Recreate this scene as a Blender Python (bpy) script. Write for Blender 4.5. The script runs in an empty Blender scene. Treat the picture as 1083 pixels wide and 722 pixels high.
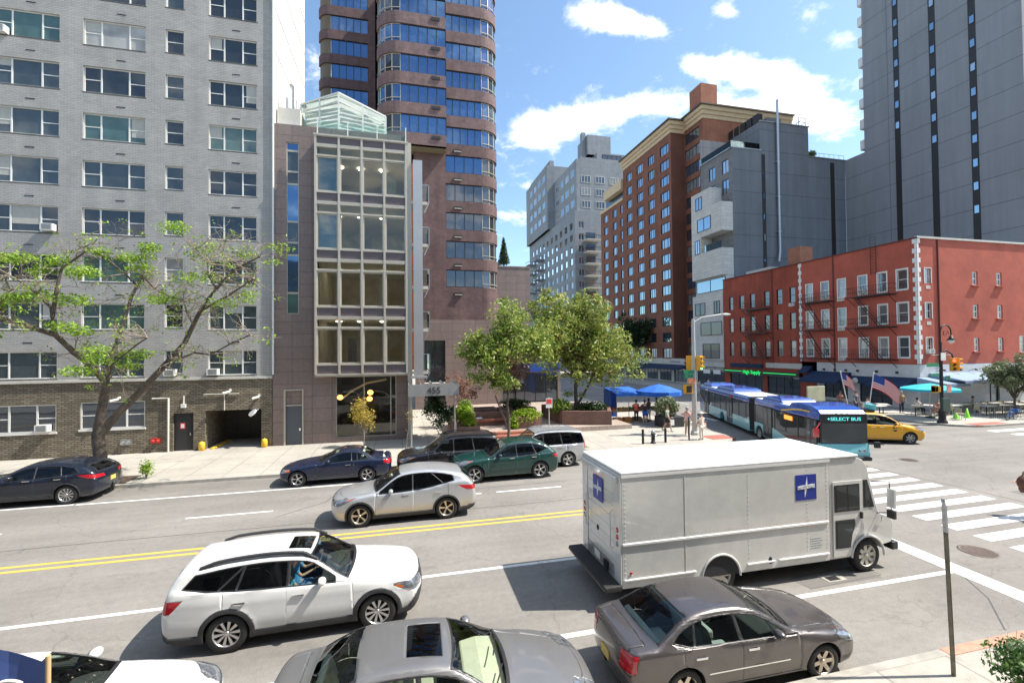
import bpy, bmesh, math, random
import numpy as np
from mathutils import Vector, Matrix
PI=math.pi
rad=math.radians
scene=bpy.context.scene
COL=scene.collection
random.seed(7)
RNG=np.random.RandomState(5)

# ------------------------------------------------------------------ objects
def tag(o,label=None,cat=None,group=None,kind=None):
    if label: o['label']=label
    if cat: o['category']=cat
    if group: o['group']=group
    if kind: o['kind']=kind
    return o
def thing(name,label,cat,loc=(0,0,0),rotz=0,group=None):
    o=bpy.data.objects.new(name,None); COL.objects.link(o)
    o.empty_display_size=.2
    o.location=loc; o.rotation_euler=(0,0,rotz)
    return tag(o,label,cat,group)
def kids(o): return [c for c in bpy.data.objects if c.parent==o]
def dup(root,loc,rotz=None,label=None,scale=None,group=None,children=None):
    r=root.copy(); COL.objects.link(r); r.location=loc
    if rotz is not None: r.rotation_euler=(0,0,rotz)
    if scale: r.scale=scale
    if label: r['label']=label
    if group: r['group']=group
    def rec(src,dst):
        for ch in list(src.children):
            c=ch.copy(); COL.objects.link(c); c.parent=dst
            rec(ch,c)
    rec(root,r)
    return r

class MB:
    """collects shapes, links them as one mesh object"""
    fix=False
    def __init__(s): s.v=[]; s.f=[]; s.m=[]; s.sm=[]
    def add(s,vs,fs,mi=0,smooth=False):
        n=len(s.v); s.v.extend([tuple(map(float,p)) for p in vs])
        for f in fs: s.f.append([i+n for i in f]); s.m.append(mi); s.sm.append(smooth)
        return s
    def box(s,x0,x1,y0,y1,z0,z1,mi=0,M=None):
        x0,x1=min(x0,x1),max(x0,x1); y0,y1=min(y0,y1),max(y0,y1); z0,z1=min(z0,z1),max(z0,z1)
        vs=[(x0,y0,z0),(x1,y0,z0),(x1,y1,z0),(x0,y1,z0),(x0,y0,z1),(x1,y0,z1),(x1,y1,z1),(x0,y1,z1)]
        if M is not None: vs=[tuple(M@Vector(p)) for p in vs]
        return s.add(vs,[(0,3,2,1),(4,5,6,7),(0,1,5,4),(1,2,6,5),(2,3,7,6),(3,0,4,7)],mi)
    def quad(s,a,b,c,d,mi=0): return s.add([a,b,c,d],[(0,1,2,3)],mi)
    def bar(s,a,b,w,h=None,mi=0,up=(0,0,1)):
        a=Vector(a);b=Vector(b);h=h or w
        d=(b-a); 
        if d.length<1e-6: return s
        d.normalize(); u=Vector(up)
        if abs(d.dot(u))>.98: u=Vector((1,0,0))
        x=d.cross(u).normalized(); y=x.cross(d).normalized()
        vs=[]
        for p in (a,b):
            for i,j in((-1,-1),(1,-1),(1,1),(-1,1)): vs.append(p+x*(i*w/2)+y*(j*h/2))
        return s.add(vs,[(0,1,2,3)[::-1],(4,5,6,7),(0,1,5,4),(1,2,6,5),(2,3,7,6),(3,0,4,7)],mi)
    def tube(s,pts,r,n=8,mi=0,cap=True,smooth=True):
        pts=[Vector(p) for p in pts]; rr=r if isinstance(r,(list,tuple)) else [r]*len(pts)
        vs=[];fs=[]; prev=None
        for i,p in enumerate(pts):
            d=(pts[min(i+1,len(pts)-1)]-pts[max(i-1,0)])
            if d.length<1e-9: d=Vector((0,0,1))
            d.normalize()
            if prev is None:
                u=Vector((0,0,1)) if abs(d.z)<.95 else Vector((1,0,0))
                x=d.cross(u).normalized()
            else:
                x=(prev-d*prev.dot(d))
                if x.length<1e-6: x=d.cross(Vector((0,0,1)))
                x.normalize()
            prev=x; y=d.cross(x)
            for k in range(n):
                a=2*PI*k/n; vs.append(p+(x*math.cos(a)+y*math.sin(a))*rr[i])
        for i in range(len(pts)-1):
            for k in range(n):
                a=i*n+k;b=i*n+(k+1)%n; fs.append((a,b,b+n,a+n))
        s.add(vs,fs,mi,smooth)
        if cap:
            o=len(pts)-1
            s.add([vs[k] for k in range(n)],[tuple(range(n))[::-1]],mi)
            s.add([vs[o*n+k] for k in range(n)],[tuple(range(n))],mi)
        return s
    def cyl(s,c,r,z0,z1,n=16,mi=0,r2=None,smooth=True):
        return s.tube([(c[0],c[1],z0),(c[0],c[1],z1)],[r,r if r2 is None else r2],n,mi,True,smooth)
    def lathe(s,prof,c=(0,0,0),n=16,mi=0,axis='z',smooth=True,mis=None):
        vs=[];fs=[]
        for r,z in prof:
            for k in range(n):
                a=2*PI*k/n
                if axis=='z': vs.append((c[0]+r*math.cos(a),c[1]+r*math.sin(a),c[2]+z))
                elif axis=='y': vs.append((c[0]+r*math.cos(a),c[1]+z,c[2]+r*math.sin(a)))
                else: vs.append((c[0]+z,c[1]+r*math.cos(a),c[2]+r*math.sin(a)))
        for i in range(len(prof)-1):
            for k in range(n):
                a=i*n+k;b=i*n+(k+1)%n; fs.append((a,b,b+n,a+n))
        return s.add(vs,fs,mi,smooth)
    def prism(s,poly,y0,y1,mi=0,axis='y',M=None):
        """poly in the plane normal to axis, extruded"""
        n=len(poly); s.fix=True
        def P(a,b,t):
            p={'y':(a,t,b),'x':(t,a,b),'z':(a,b,t)}[axis]
            return tuple(M@Vector(p)) if M is not None else p
        vs=[P(a,b,y0) for a,b in poly]+[P(a,b,y1) for a,b in poly]
        fs=[tuple(range(n)),tuple(range(n,2*n))[::-1]]
        for i in range(n): j=(i+1)%n; fs.append((i,i+n,j+n,j))
        return s.add(vs,fs,mi)
    def ell(s,c,r,n=12,m=8,mi=0,M=None):
        vs=[];fs=[]
        for j in range(m+1):
            b=PI*j/m-PI/2
            for k in range(n):
                a=2*PI*k/n; p=Vector((r[0]*math.cos(b)*math.cos(a),r[1]*math.cos(b)*math.sin(a),r[2]*math.sin(b)))
                if M is not None: p=M@p
                vs.append((c[0]+p[0],c[1]+p[1],c[2]+p[2]))
        for j in range(m):
            for k in range(n):
                a=j*n+k;b=j*n+(k+1)%n; fs.append((a,b,b+n,a+n))
        return s.add(vs,fs,mi,True)
    def mesh(s,name,mats,off=(0,0,0)):
        me=bpy.data.meshes.new(name)
        o=off
        me.from_pydata([(a-o[0],b-o[1],c-o[2]) for a,b,c in s.v],[],s.f)
        for m in (mats if isinstance(mats,(list,tuple)) else [mats]): me.materials.append(m)
        me.polygons.foreach_set('material_index',s.m)
        me.polygons.foreach_set('use_smooth',s.sm)
        me.update()
        if s.fix:
            bm=bmesh.new(); bm.from_mesh(me); bmesh.ops.recalc_face_normals(bm,faces=bm.faces); bm.to_mesh(me); bm.free()
        return me
    def build(s,name,mats,parent=None,world=False,loc=None,rotz=None,bevel=0):
        off=(0,0,0)
        if world and parent is not None: off=tuple(parent.location)
        me=s.mesh(name,mats,off)
        if not world or parent is None or True:
            pass
        o=bpy.data.objects.new(name,me); COL.objects.link(o)
        if parent is not None: o.parent=parent
        if loc: o.location=loc
        if rotz is not None: o.rotation_euler=(0,0,rotz)
        if bevel:
            md=o.modifiers.new('bevel','BEVEL'); md.width=bevel; md.segments=2; md.limit_method='ANGLE'
        return o
def fixn(o):
    bm=bmesh.new(); bm.from_mesh(o.data); bmesh.ops.recalc_face_normals(bm,faces=bm.faces); bm.to_mesh(o.data); bm.free(); return o
def link_mesh(name,me,parent,loc=(0,0,0),rot=(0,0,0)):
    o=bpy.data.objects.new(name,me); COL.objects.link(o); o.parent=parent; o.location=loc; o.rotation_euler=rot
    return o

# ------------------------------------------------------------------ materials
def newmat(name):
    m=bpy.data.materials.new(name); m.use_nodes=True
    nt=m.node_tree; b=nt.nodes['Principled BSDF']
    return m,nt,b
def rgb(c): return (c[0],c[1],c[2],1)
def mul(c,k): return tuple(min(1,x*k) for x in c)
def mat(name,c,rough=.6,metal=0.,var=None,bump=None,spec=.5,coat=0,emit=None,rv=0):
    m,nt,b=newmat(name)
    b.inputs['Base Color'].default_value=rgb(c); b.inputs['Roughness'].default_value=rough
    b.inputs['Metallic'].default_value=metal; b.inputs['Specular IOR Level'].default_value=spec
    if coat: b.inputs['Coat Weight'].default_value=coat; b.inputs['Coat Roughness'].default_value=.04
    L=nt.links; N=nt.nodes
    if var or bump or rv: tc=N.new('ShaderNodeTexCoord')
    if var:
        n=N.new('ShaderNodeTexNoise'); n.inputs['Scale'].default_value=var[0]; n.inputs['Detail'].default_value=5; n.inputs['Roughness'].default_value=.65
        L.new(tc.outputs['Object'],n.inputs['Vector'])
        r=N.new('ShaderNodeValToRGB'); r.color_ramp.elements[0].position=.3; r.color_ramp.elements[1].position=.7
        r.color_ramp.elements[0].color=rgb(mul(c,1-var[1])); r.color_ramp.elements[1].color=rgb(mul(c,1+var[1]))
        L.new(n.outputs['Fac'],r.inputs['Fac']); out=r.outputs['Color']
        if rv:
            oi=N.new('ShaderNodeObjectInfo'); hs=N.new('ShaderNodeHueSaturation')
            mr=N.new('ShaderNodeMapRange'); mr.inputs['To Min'].default_value=1-rv; mr.inputs['To Max'].default_value=1+rv
            L.new(oi.outputs['Random'],mr.inputs['Value']); L.new(mr.outputs[0],hs.inputs['Value']); L.new(out,hs.inputs['Color']); out=hs.outputs['Color']
        L.new(out,b.inputs['Base Color'])
    if bump:
        n=N.new('ShaderNodeTexNoise'); n.inputs['Scale'].default_value=bump[0]; n.inputs['Detail'].default_value=4
        L.new(tc.outputs['Object'],n.inputs['Vector'])
        bp=N.new('ShaderNodeBump'); bp.inputs['Strength'].default_value=bump[1]; bp.inputs['Distance'].default_value=.02
        L.new(n.outputs['Fac'],bp.inputs['Height']); L.new(bp.outputs['Normal'],b.inputs['Normal'])
    if emit: b.inputs['Emission Color'].default_value=rgb(emit[0]); b.inputs['Emission Strength'].default_value=emit[1]
    return m
def uvec(nt,sx=1,sz=1):
    """(x+y, z) in object metres for walls facing x or y"""
    N=nt.nodes;L=nt.links
    tc=N.new('ShaderNodeTexCoord'); sp=N.new('ShaderNodeSeparateXYZ'); L.new(tc.outputs['Object'],sp.inputs[0])
    ad=N.new('ShaderNodeMath'); ad.operation='ADD'; L.new(sp.outputs['X'],ad.inputs[0]); L.new(sp.outputs['Y'],ad.inputs[1])
    cb=N.new('ShaderNodeCombineXYZ'); L.new(ad.outputs[0],cb.inputs['X']); L.new(sp.outputs['Z'],cb.inputs['Y'])
    return tc,cb
def brickmat(name,c1,c2,mortar,bw=.22,bh=.075,ms=.012,rough=.85,big=(.25,.18),off=.5,bias=0,bump=.25):
    m,nt,b=newmat(name); N=nt.nodes;L=nt.links
    tc,cb=uvec(nt)
    t=N.new('ShaderNodeTexBrick'); t.offset=off
    t.inputs['Scale'].default_value=1; t.inputs['Brick Width'].default_value=bw; t.inputs['Row Height'].default_value=bh
    t.inputs['Mortar Size'].default_value=ms; t.inputs['Mortar Smooth'].default_value=.2; t.inputs['Bias'].default_value=bias
    t.inputs['Color1'].default_value=rgb(c1); t.inputs['Color2'].default_value=rgb(c2); t.inputs['Mortar'].default_value=rgb(mortar)
    L.new(cb.outputs[0],t.inputs['Vector'])
    n=N.new('ShaderNodeTexNoise'); n.inputs['Scale'].default_value=big[0]; n.inputs['Detail'].default_value=8; n.inputs['Roughness'].default_value=.7
    L.new(tc.outputs['Object'],n.inputs['Vector'])
    mr=N.new('ShaderNodeMapRange'); mr.inputs['From Min'].default_value=.3; mr.inputs['From Max'].default_value=.7
    mr.inputs['To Min'].default_value=1-big[1]; mr.inputs['To Max'].default_value=1+big[1]
    L.new(n.outputs['Fac'],mr.inputs['Value'])
    # streaks: noise stretched in height
    mp=N.new('ShaderNodeMapping'); mp.inputs['Scale'].default_value=(1.3,1.3,.08); L.new(tc.outputs['Object'],mp.inputs['Vector'])
    n2=N.new('ShaderNodeTexNoise'); n2.inputs['Scale'].default_value=1.2; n2.inputs['Detail'].default_value=4; L.new(mp.outputs[0],n2.inputs['Vector'])
    mr2=N.new('ShaderNodeMapRange'); mr2.inputs['From Min'].default_value=.3; mr2.inputs['From Max'].default_value=.7
    mr2.inputs['To Min'].default_value=1-big[1]*.5; mr2.inputs['To Max'].default_value=1+big[1]*.5
    L.new(n2.outputs['Fac'],mr2.inputs['Value'])
    mm=N.new('ShaderNodeMath'); mm.operation='MULTIPLY'; L.new(mr.outputs[0],mm.inputs[0]); L.new(mr2.outputs[0],mm.inputs[1])
    hs=N.new('ShaderNodeHueSaturation'); L.new(mm.outputs[0],hs.inputs['Value']); L.new(t.outputs['Color'],hs.inputs['Color'])
    L.new(hs.outputs['Color'],b.inputs['Base Color']); b.inputs['Roughness'].default_value=rough
    if bump:
        bp=N.new('ShaderNodeBump'); bp.inputs['Strength'].default_value=bump; bp.inputs['Distance'].default_value=.01
        inv=N.new('ShaderNodeMath'); inv.operation='SUBTRACT'; inv.inputs[0].default_value=1; L.new(t.outputs['Fac'],inv.inputs[1])
        L.new(inv.outputs[0],bp.inputs['Height']); L.new(bp.outputs['Normal'],b.inputs['Normal'])
    return m
def glassmat(name,tint=(.6,.68,.65),refl=1.45,gl=(1,1,1),rough=.02):
    """see-through pane: tinted transparency with Fresnel reflection"""
    m=bpy.data.materials.new(name); m.use_nodes=True; nt=m.node_tree; N=nt.nodes; L=nt.links
    N.remove(N['Principled BSDF']); out=N['Material Output']
    tr=N.new('ShaderNodeBsdfTransparent'); tr.inputs['Color'].default_value=rgb(tint)
    g=N.new('ShaderNodeBsdfGlossy'); g.inputs['Roughness'].default_value=rough; g.inputs['Color'].default_value=rgb(gl)
    fr=N.new('ShaderNodeFresnel'); fr.inputs['IOR'].default_value=refl
    mx=N.new('ShaderNodeMixShader'); L.new(fr.outputs[0],mx.inputs[0]); L.new(tr.outputs[0],mx.inputs[1]); L.new(g.outputs[0],mx.inputs[2])
    L.new(mx.outputs[0],out.inputs['Surface'])
    return m
def roomglass(name,dark=(.015,.02,.022),light=(.25,.27,.25),refl=.5,tint=(.75,.85,1),share=.25,ior=1.6,rough=.03):
    """building pane: mirrors the sky over a dim room, some with blinds drawn (per-object)"""
    m,nt,b=newmat(name); N=nt.nodes;L=nt.links
    oi=N.new('ShaderNodeObjectInfo')
    cr=N.new('ShaderNodeValToRGB'); cr.color_ramp.interpolation='CONSTANT'
    e=cr.color_ramp.elements; e[0].position=0; e[0].color=rgb(dark); e[1].position=1-share; e[1].color=rgb(light)
    x=cr.color_ramp.elements.new((1-share)*.6); x.color=rgb(mul(dark,2.6))
    x2=e.new(1-share*.3); x2.color=rgb((.34,.33,.30))
    L.new(oi.outputs['Random'],cr.inputs['Fac'])
    tc=N.new('ShaderNodeTexCoord'); n=N.new('ShaderNodeTexNoise'); n.inputs['Scale'].default_value=1.1; n.inputs['Detail'].default_value=2
    ad=N.new('ShaderNodeVectorMath'); ad.operation='ADD'
    L.new(tc.outputs['Object'],ad.inputs[0]); L.new(oi.outputs['Location'],ad.inputs[1]); L.new(ad.outputs[0],n.inputs['Vector'])
    mr=N.new('ShaderNodeMapRange'); mr.inputs['To Min'].default_value=.3; mr.inputs['To Max'].default_value=1.7; L.new(n.outputs['Fac'],mr.inputs['Value'])
    hs=N.new('ShaderNodeHueSaturation'); L.new(mr.outputs[0],hs.inputs['Value']); L.new(cr.outputs['Color'],hs.inputs['Color'])
    L.new(hs.outputs['Color'],b.inputs['Base Color']); b.inputs['Roughness'].default_value=.6; b.inputs['Specular IOR Level'].default_value=.2
    g=N.new('ShaderNodeBsdfGlossy'); g.inputs['Roughness'].default_value=rough; g.inputs['Color'].default_value=rgb(tint)
    n3=N.new('ShaderNodeTexNoise'); n3.inputs['Scale'].default_value=1.2; n3.inputs['Detail'].default_value=1; L.new(ad.outputs[0],n3.inputs['Vector'])
    bp=N.new('ShaderNodeBump'); bp.inputs['Strength'].default_value=.12; bp.inputs['Distance'].default_value=.02; L.new(n3.outputs['Fac'],bp.inputs['Height']); L.new(bp.outputs[0],g.inputs['Normal'])
    fr=N.new('ShaderNodeFresnel'); fr.inputs['IOR'].default_value=ior
    ma=N.new('ShaderNodeMath'); ma.operation='ADD'; ma.use_clamp=True; ma.inputs[1].default_value=refl; L.new(fr.outputs[0],ma.inputs[0])
    mx=N.new('ShaderNodeMixShader'); L.new(ma.outputs[0],mx.inputs[0]); L.new(b.outputs[0],mx.inputs[1]); L.new(g.outputs[0],mx.inputs[2])
    L.new(mx.outputs[0],N['Material Output'].inputs['Surface'])
    return m
# ------------------------------------------------------------------ shared materials
M={}
M['tyre']=mat('tyre_rubber',(.018,.018,.018),.75,bump=(60,.2))
M['black']=mat('black_plastic',(.02,.02,.022),.45,var=(8,.25))
M['clad']=mat('grey_cladding',(.035,.036,.038),.6,var=(6,.2),bump=(90,.15))
M['inner']=mat('dark_interior',(.03,.03,.032),.85)
M['beige']=mat('beige_interior',(.55,.50,.40),.8,var=(4,.1))
M['greyseat']=mat('grey_interior',(.36,.38,.37),.8,var=(4,.15))
M['chrome']=mat('chrome_trim',(.8,.8,.8),.12,1.)
M['rim']=mat('alloy_rim',(.62,.61,.60),.28,.9)
M['rimdark']=mat('dark_alloy',(.1,.1,.1),.35,.8)
M['rimgold']=mat('warm_alloy',(.62,.55,.46),.3,.85)
M['red']=mat('red_lens',(.45,.012,.02),.12,coat=1)
M['lens']=mat('clear_lens',(.26,.28,.31),.10,.6,var=(14,.5),coat=1)
M['amber']=mat('amber_lens',(.5,.12,.03),.15,coat=1)
M['cglass']=glassmat('windscreen_glass',(.82,.92,.86),1.42)
M['sglass']=glassmat('side_glass',(.55,.64,.60),1.45)
M['dglass']=glassmat('privacy_glass',(.10,.11,.12),1.45)
M['plate']=mat('plate_gold',(.75,.5,.12),.5,var=(40,.4))
M['platew']=mat('plate_white',(.7,.68,.6),.5,var=(40,.3))
M['steel']=mat('galvanised_steel',(.42,.43,.44),.4,.8,var=(9,.25))
M['blackmetal']=mat('black_iron',(.018,.019,.02),.5,.2,var=(9,.2))
def paint(name,c,rough=.28,metal=.0,coat=.8,flake=.04,dirt=.06):
    m,nt,b=newmat(name); N=nt.nodes;L=nt.links
    tc=N.new('ShaderNodeTexCoord')
    n=N.new('ShaderNodeTexNoise'); n.inputs['Scale'].default_value=3.; n.inputs['Detail'].default_value=7; n.inputs['Roughness'].default_value=.7
    L.new(tc.outputs['Object'],n.inputs['Vector'])
    cr=N.new('ShaderNodeValToRGB'); cr.color_ramp.elements[0].position=.3; cr.color_ramp.elements[1].position=.75
    dusty=tuple(x*(1-dirt)+min(.3,x*3+.02)*dirt for x in c)
    cr.color_ramp.elements[0].color=rgb(c); cr.color_ramp.elements[1].color=rgb(mul(dusty,1-flake)); L.new(n.outputs['Fac'],cr.inputs['Fac'])
    # road dirt low on the body
    sp=N.new('ShaderNodeSeparateXYZ'); L.new(tc.outputs['Object'],sp.inputs[0])
    mr=N.new('ShaderNodeMapRange'); mr.inputs['From Min'].default_value=.55; mr.inputs['From Max'].default_value=.2; mr.inputs['To Min'].default_value=0; mr.inputs['To Max'].default_value=.35
    L.new(sp.outputs['Z'],mr.inputs['Value'])
    mx=N.new('ShaderNodeMix'); mx.data_type='RGBA'; L.new(mr.outputs[0],mx.inputs['Factor']); L.new(cr.outputs['Color'],mx.inputs['A']); mx.inputs['B'].default_value=(.16,.145,.125,1)
    L.new(mx.outputs['Result'],b.inputs['Base Color'])
    r=N.new('ShaderNodeMapRange'); r.inputs['To Min'].default_value=rough*.7; r.inputs['To Max'].default_value=rough*1.4; L.new(n.outputs['Fac'],r.inputs['Value']); L.new(r.outputs[0],b.inputs['Roughness'])
    b.inputs['Metallic'].default_value=metal; b.inputs['Coat Weight'].default_value=coat; b.inputs['Coat Roughness'].default_value=.05
    return m
# ------------------------------------------------------------------ cars
def pch(pts):
    """smooth monotone-ish interpolation through points"""
    x=np.array([p[0] for p in pts],float); y=np.array([p[1] for p in pts],float)
    h=np.diff(x); d=np.diff(y)/h; m=np.zeros(len(x))
    m[1:-1]=np.where(d[:-1]*d[1:]>0,3*(h[:-1]+h[1:])/((2*h[1:]+h[:-1])/np.where(d[:-1]==0,1e-9,d[:-1])+(h[1:]+2*h[:-1])/np.where(d[1:]==0,1e-9,d[1:])),0)
    m[0]=d[0]; m[-1]=d[-1]
    def f(t):
        t=np.asarray(t,float); tc=np.clip(t,x[0],x[-1]); i=np.clip(np.searchsorted(x,tc)-1,0,len(x)-2)
        u=(tc-x[i])/h[i]
        r=(2*u**3-3*u**2+1)*y[i]+(u**3-2*u**2+u)*h[i]*m[i]+(-2*u**3+3*u**2)*y[i+1]+(u**3-u**2)*h[i]*m[i+1]
        return r
    return f
def smax(a,b,k):
    h=np.clip(.5+.5*(a-b)/k,0,1); return b+(a-b)*h+k*h*(1-h)
def sstep(a,b,x):
    t=np.clip((x-a)/(b-a),0,1); return t*t*(3-2*t)
def clip_poly(P,a,b,c):
    """keep a*x+b*y<=c"""
    out=[]
    for i in range(len(P)):
        p=P[i];q=P[(i+1)%len(P)]; dp=a*p[0]+b*p[1]-c; dq=a*q[0]+b*q[1]-c
        if dp<=0: out.append(p)
        if (dp<0)!=(dq<0) and abs(dp-dq)>1e-12:
            t=dp/(dp-dq); out.append((p[0]+(q[0]-p[0])*t,p[1]+(q[1]-p[1])*t))
    return out
def inside(P,x,y):
    r=False; j=len(P)-1
    for i in range(len(P)):
        xi,yi=P[i];xj,yj=P[j]
        if (yi>y)!=(yj>y) and x<(xj-xi)*(y-yi)/(yj-yi)+xi: r=not r
        j=i
    return r
def circ(c,r,n=22): return [(c[0]+r*math.cos(2*PI*i/n),c[1]+r*math.sin(2*PI*i/n)) for i in range(n)]
def grow(P,d):
    """offset a small polygon outward by d"""
    cx=sum(p[0] for p in P)/len(P); cy=sum(p[1] for p in P)/len(P); n=len(P); out=[]
    A=sum(P[i][0]*P[(i+1)%n][1]-P[(i+1)%n][0]*P[i][1] for i in range(n)); sg=1 if A>0 else -1
    for i in range(n):
        a=P[i-1];b=P[i];c=P[(i+1)%n]
        def nn(p,q):
            dx,dy=q[0]-p[0],q[1]-p[1]; l=math.hypot(dx,dy) or 1e-9; return (dy/l*sg,-dx/l*sg)
        n1=nn(a,b);n2=nn(b,c); mx,my=n1[0]+n2[0],n1[1]+n2[1]; l=mx*mx+my*my
        if l<.3: l=.3
        out.append((b[0]+2*d*mx/l,b[1]+2*d*my/l))
    return out

class Shell:
    def __init__(s,sp):
        s.sp=sp; L=sp['L']; s.L=L; s.hw=sp['W']/2
        s.zc=pch(sp['top']); s.belt=pch(sp['belt']); s.ff=pch(sp['front']); s.fr=pch(sp['rear'])
        s.kc=sp.get('kc',.13); s.tum=sp.get('tum',.42); s.ledge=sp.get('ledge',.015); s.crown=sp.get('crown',.06)
        s.smid=sp.get('smid',2.9); s.zbot=sp.get('zbot',.22); s.kr=sp.get('kr',.07)
        s.tf=sp.get('tf',.10); s.tr=sp.get('tr',.08)
    def hwf(s,x): 
        L=s.L
        return s.hw*(1-s.tf*np.clip((1.0-x)/1.0,0,1)**2.-s.tr*np.clip((x-(L-1.0))/1.0,0,1)**2.)
    def up(s,x,z): return s.hwf(x)*.955-s.ledge-s.tum*(z-s.belt(np.clip(x,0,s.L)))
    def top(s,x,y):
        sg=np.tanh((x-s.smid)/.45); x2=x+sg*s.kc*y*y
        return s.zc(np.clip(x2,0,s.L))-s.crown*(y/s.hw)**2
    def F(s,x,y,z):
        ay=np.abs(y); hw=s.hwf(x); zb=s.belt(np.clip(x,0,s.L))
        t=np.clip((z-.2)/(zb-.2),-.2,1.)
        bul=1-.055*((t-.6)/.6)**2
        bul=bul-.012*np.exp(-((t-.22)/.10)**2)+.008*np.exp(-((t-.80)/.06)**2)
        bul=np.where(t>=1,.955,bul)
        low=hw*bul
        for ax in (s.sp['ax1'],s.sp['ax2']):
            r=np.sqrt((x-ax)**2+(z-s.sp['R'])**2); low=low+s.sp.get('flare',.016)*np.exp(-((r-s.sp['R']-.06)/.07)**2)
        up=hw*.955-s.ledge-s.tum*(z-zb)
        w=sstep(-.005,.03,z-zb)
        ys=low*(1-w)+up*w
        f=ay-ys
        f=smax(f,(z-s.top(x,ay))*.85,s.kr)
        f=smax(f,(s.ff(z)+s.sp.get('af',.22)*(ay/s.hw)**3-x),.06)
        f=smax(f,(x-s.fr(z)+s.sp.get('ar',.14)*(ay/s.hw)**3),s.sp.get('kb',.06))
        f=smax(f,(s.zbot+.10*np.clip((.5-x)/.5,0,1)**2+.14*np.clip((x-s.L+.6)/.6,0,1)**2-z),.05)
        return f
    def bm(s,nu=110,nt=48):
        L=s.L; s0=.62; z0=.58
        nf=int(nu*.24); nm=nu-2*nf
        u=[]
        for i in range(nf): u.append((s0,90*(1-i/nf)**1.0,-1))
        for i in range(nm+1): u.append((s0+(L-2*s0)*i/nm,0,0))
        for i in range(1,nf+1): u.append((L-s0,90*(i/nf),1))
        a=int(nt*.16); th=list(np.linspace(-70,-24,a,endpoint=False))+list(np.linspace(-24,62,int(nt*.62),endpoint=False))
        th+=list(np.linspace(62,90,nt-len(th)))
        th=np.radians(np.array(th)); nT=len(th)
        O=np.zeros((len(u),nT,3)); D=np.zeros((len(u),nT,3))
        for i,(sx,ph,sg) in enumerate(u):
            p=math.radians(ph); O[i,:,0]=sx; O[i,:,2]=z0
            D[i,:,0]=sg*math.sin(p); D[i,:,1]=math.cos(p)*np.cos(th); D[i,:,2]=math.cos(p)*np.sin(th)
        lo=np.zeros((len(u),nT)); hi=np.full((len(u),nT),2.4)
        for _ in range(22):
            mid=(lo+hi)/2; P=O+D*mid[...,None]
            f=s.F(P[...,0],P[...,1],P[...,2]); ins=f<0
            lo=np.where(ins,mid,lo); hi=np.where(ins,hi,mid)
        P=O+D*((lo+hi)/2)[...,None]
        bm=bmesh.new(); V=[]
        for i in range(len(u)):
            row=[]
            for j in range(nT): row.append(bm.verts.new((L/2-P[i,j,0],P[i,j,1],P[i,j,2])))
            for j in range(nT-2,-1,-1): row.append(bm.verts.new((L/2-P[i,j,0],-P[i,j,1],P[i,j,2])))
            V.append(row)
        n=len(V[0])
        for i in range(len(V)-1):
            for j in range(n-1):
                try: bm.faces.new((V[i][j],V[i][j+1],V[i+1][j+1],V[i+1][j]))
                except ValueError: pass
        bmesh.ops.remove_doubles(bm,verts=bm.verts,dist=.0005)
        bmesh.ops.recalc_face_normals(bm,faces=bm.faces)
        # outward
        if sum(f.normal.z*f.calc_area() for f in bm.faces if f.calc_center_median().z>1.)<0:
            bmesh.ops.reverse_faces(bm,faces=bm.faces)
        for f in bm.faces: f.smooth=True
        return bm

def cut(bm,lay,L,view,poly,label,filt,allowed=(0,)):
    """slice faces along a polygon seen from the side, top or front and label what is inside"""
    ax={'side':(0,2),'top':(0,1),'front':(1,2)}[view]
    P=[((L/2-a) if ax[0]==0 else a,b) for a,b in poly]
    x0=min(p[0] for p in P)-.01;x1=max(p[0] for p in P)+.01;y0=min(p[1] for p in P)-.01;y1=max(p[1] for p in P)+.01
    cand=[]
    for f in bm.faces:
        if f[lay] not in allowed: continue
        c=f.calc_center_median()
        if not filt(L/2-c.x,c.y,c.z,f.normal): continue
        a=[v.co[ax[0]] for v in f.verts]; b=[v.co[ax[1]] for v in f.verts]
        if max(a)<x0 or min(a)>x1 or max(b)<y0 or min(b)>y1: continue
        cand.append(f)
    if not cand: return 0
    for i in range(len(P)):
        p=P[i];q=P[(i+1)%len(P)]
        if math.hypot(p[0]-q[0],p[1]-q[1])<1e-5: continue
        co=[0,0,0];no=[0,0,0]
        co[ax[0]]=p[0];co[ax[1]]=p[1]; no[ax[0]]=q[1]-p[1]; no[ax[1]]=-(q[0]-p[0])
        es=set();vs=set()
        for f in cand: es.update(f.edges); vs.update(f.verts)
        r=bmesh.ops.bisect_plane(bm,geom=list(vs)+list(es)+cand,dist=1e-5,plane_co=co,plane_no=no)
        cand=[g for g in r['geom'] if isinstance(g,bmesh.types.BMFace)]
    k=0
    for f in cand:
        if f.is_valid:
            c=f.calc_center_median()
            if inside(P,c[ax[0]],c[ax[1]]): f[lay]=label; k+=1
    return k
def part_from(bm,lay,labels,name,mats,parent,off=0.,thick=0):
    labels=set(labels if isinstance(labels,(list,tuple,set)) else [labels])
    vs={};V=[];F=[]
    for f in bm.faces:
        if f[lay] in labels:
            idx=[]
            for v in f.verts:
                if v not in vs:
                    vs[v]=len(V); V.append(tuple(v.co+v.normal*off))
                idx.append(vs[v])
            F.append(idx)
    if not F: return None
    me=bpy.data.meshes.new(name); me.from_pydata(V,[],F)
    for m in mats: me.materials.append(m)
    me.polygons.foreach_set('use_smooth',[True]*len(F)); me.update()
    o=bpy.data.objects.new(name,me); COL.objects.link(o); o.parent=parent
    if thick:
        md=o.modifiers.new('thick','SOLIDIFY'); md.thickness=thick; md.offset=-1; md.material_offset=1; md.material_offset_rim=0; md.use_even_offset=False
    return o

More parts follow.
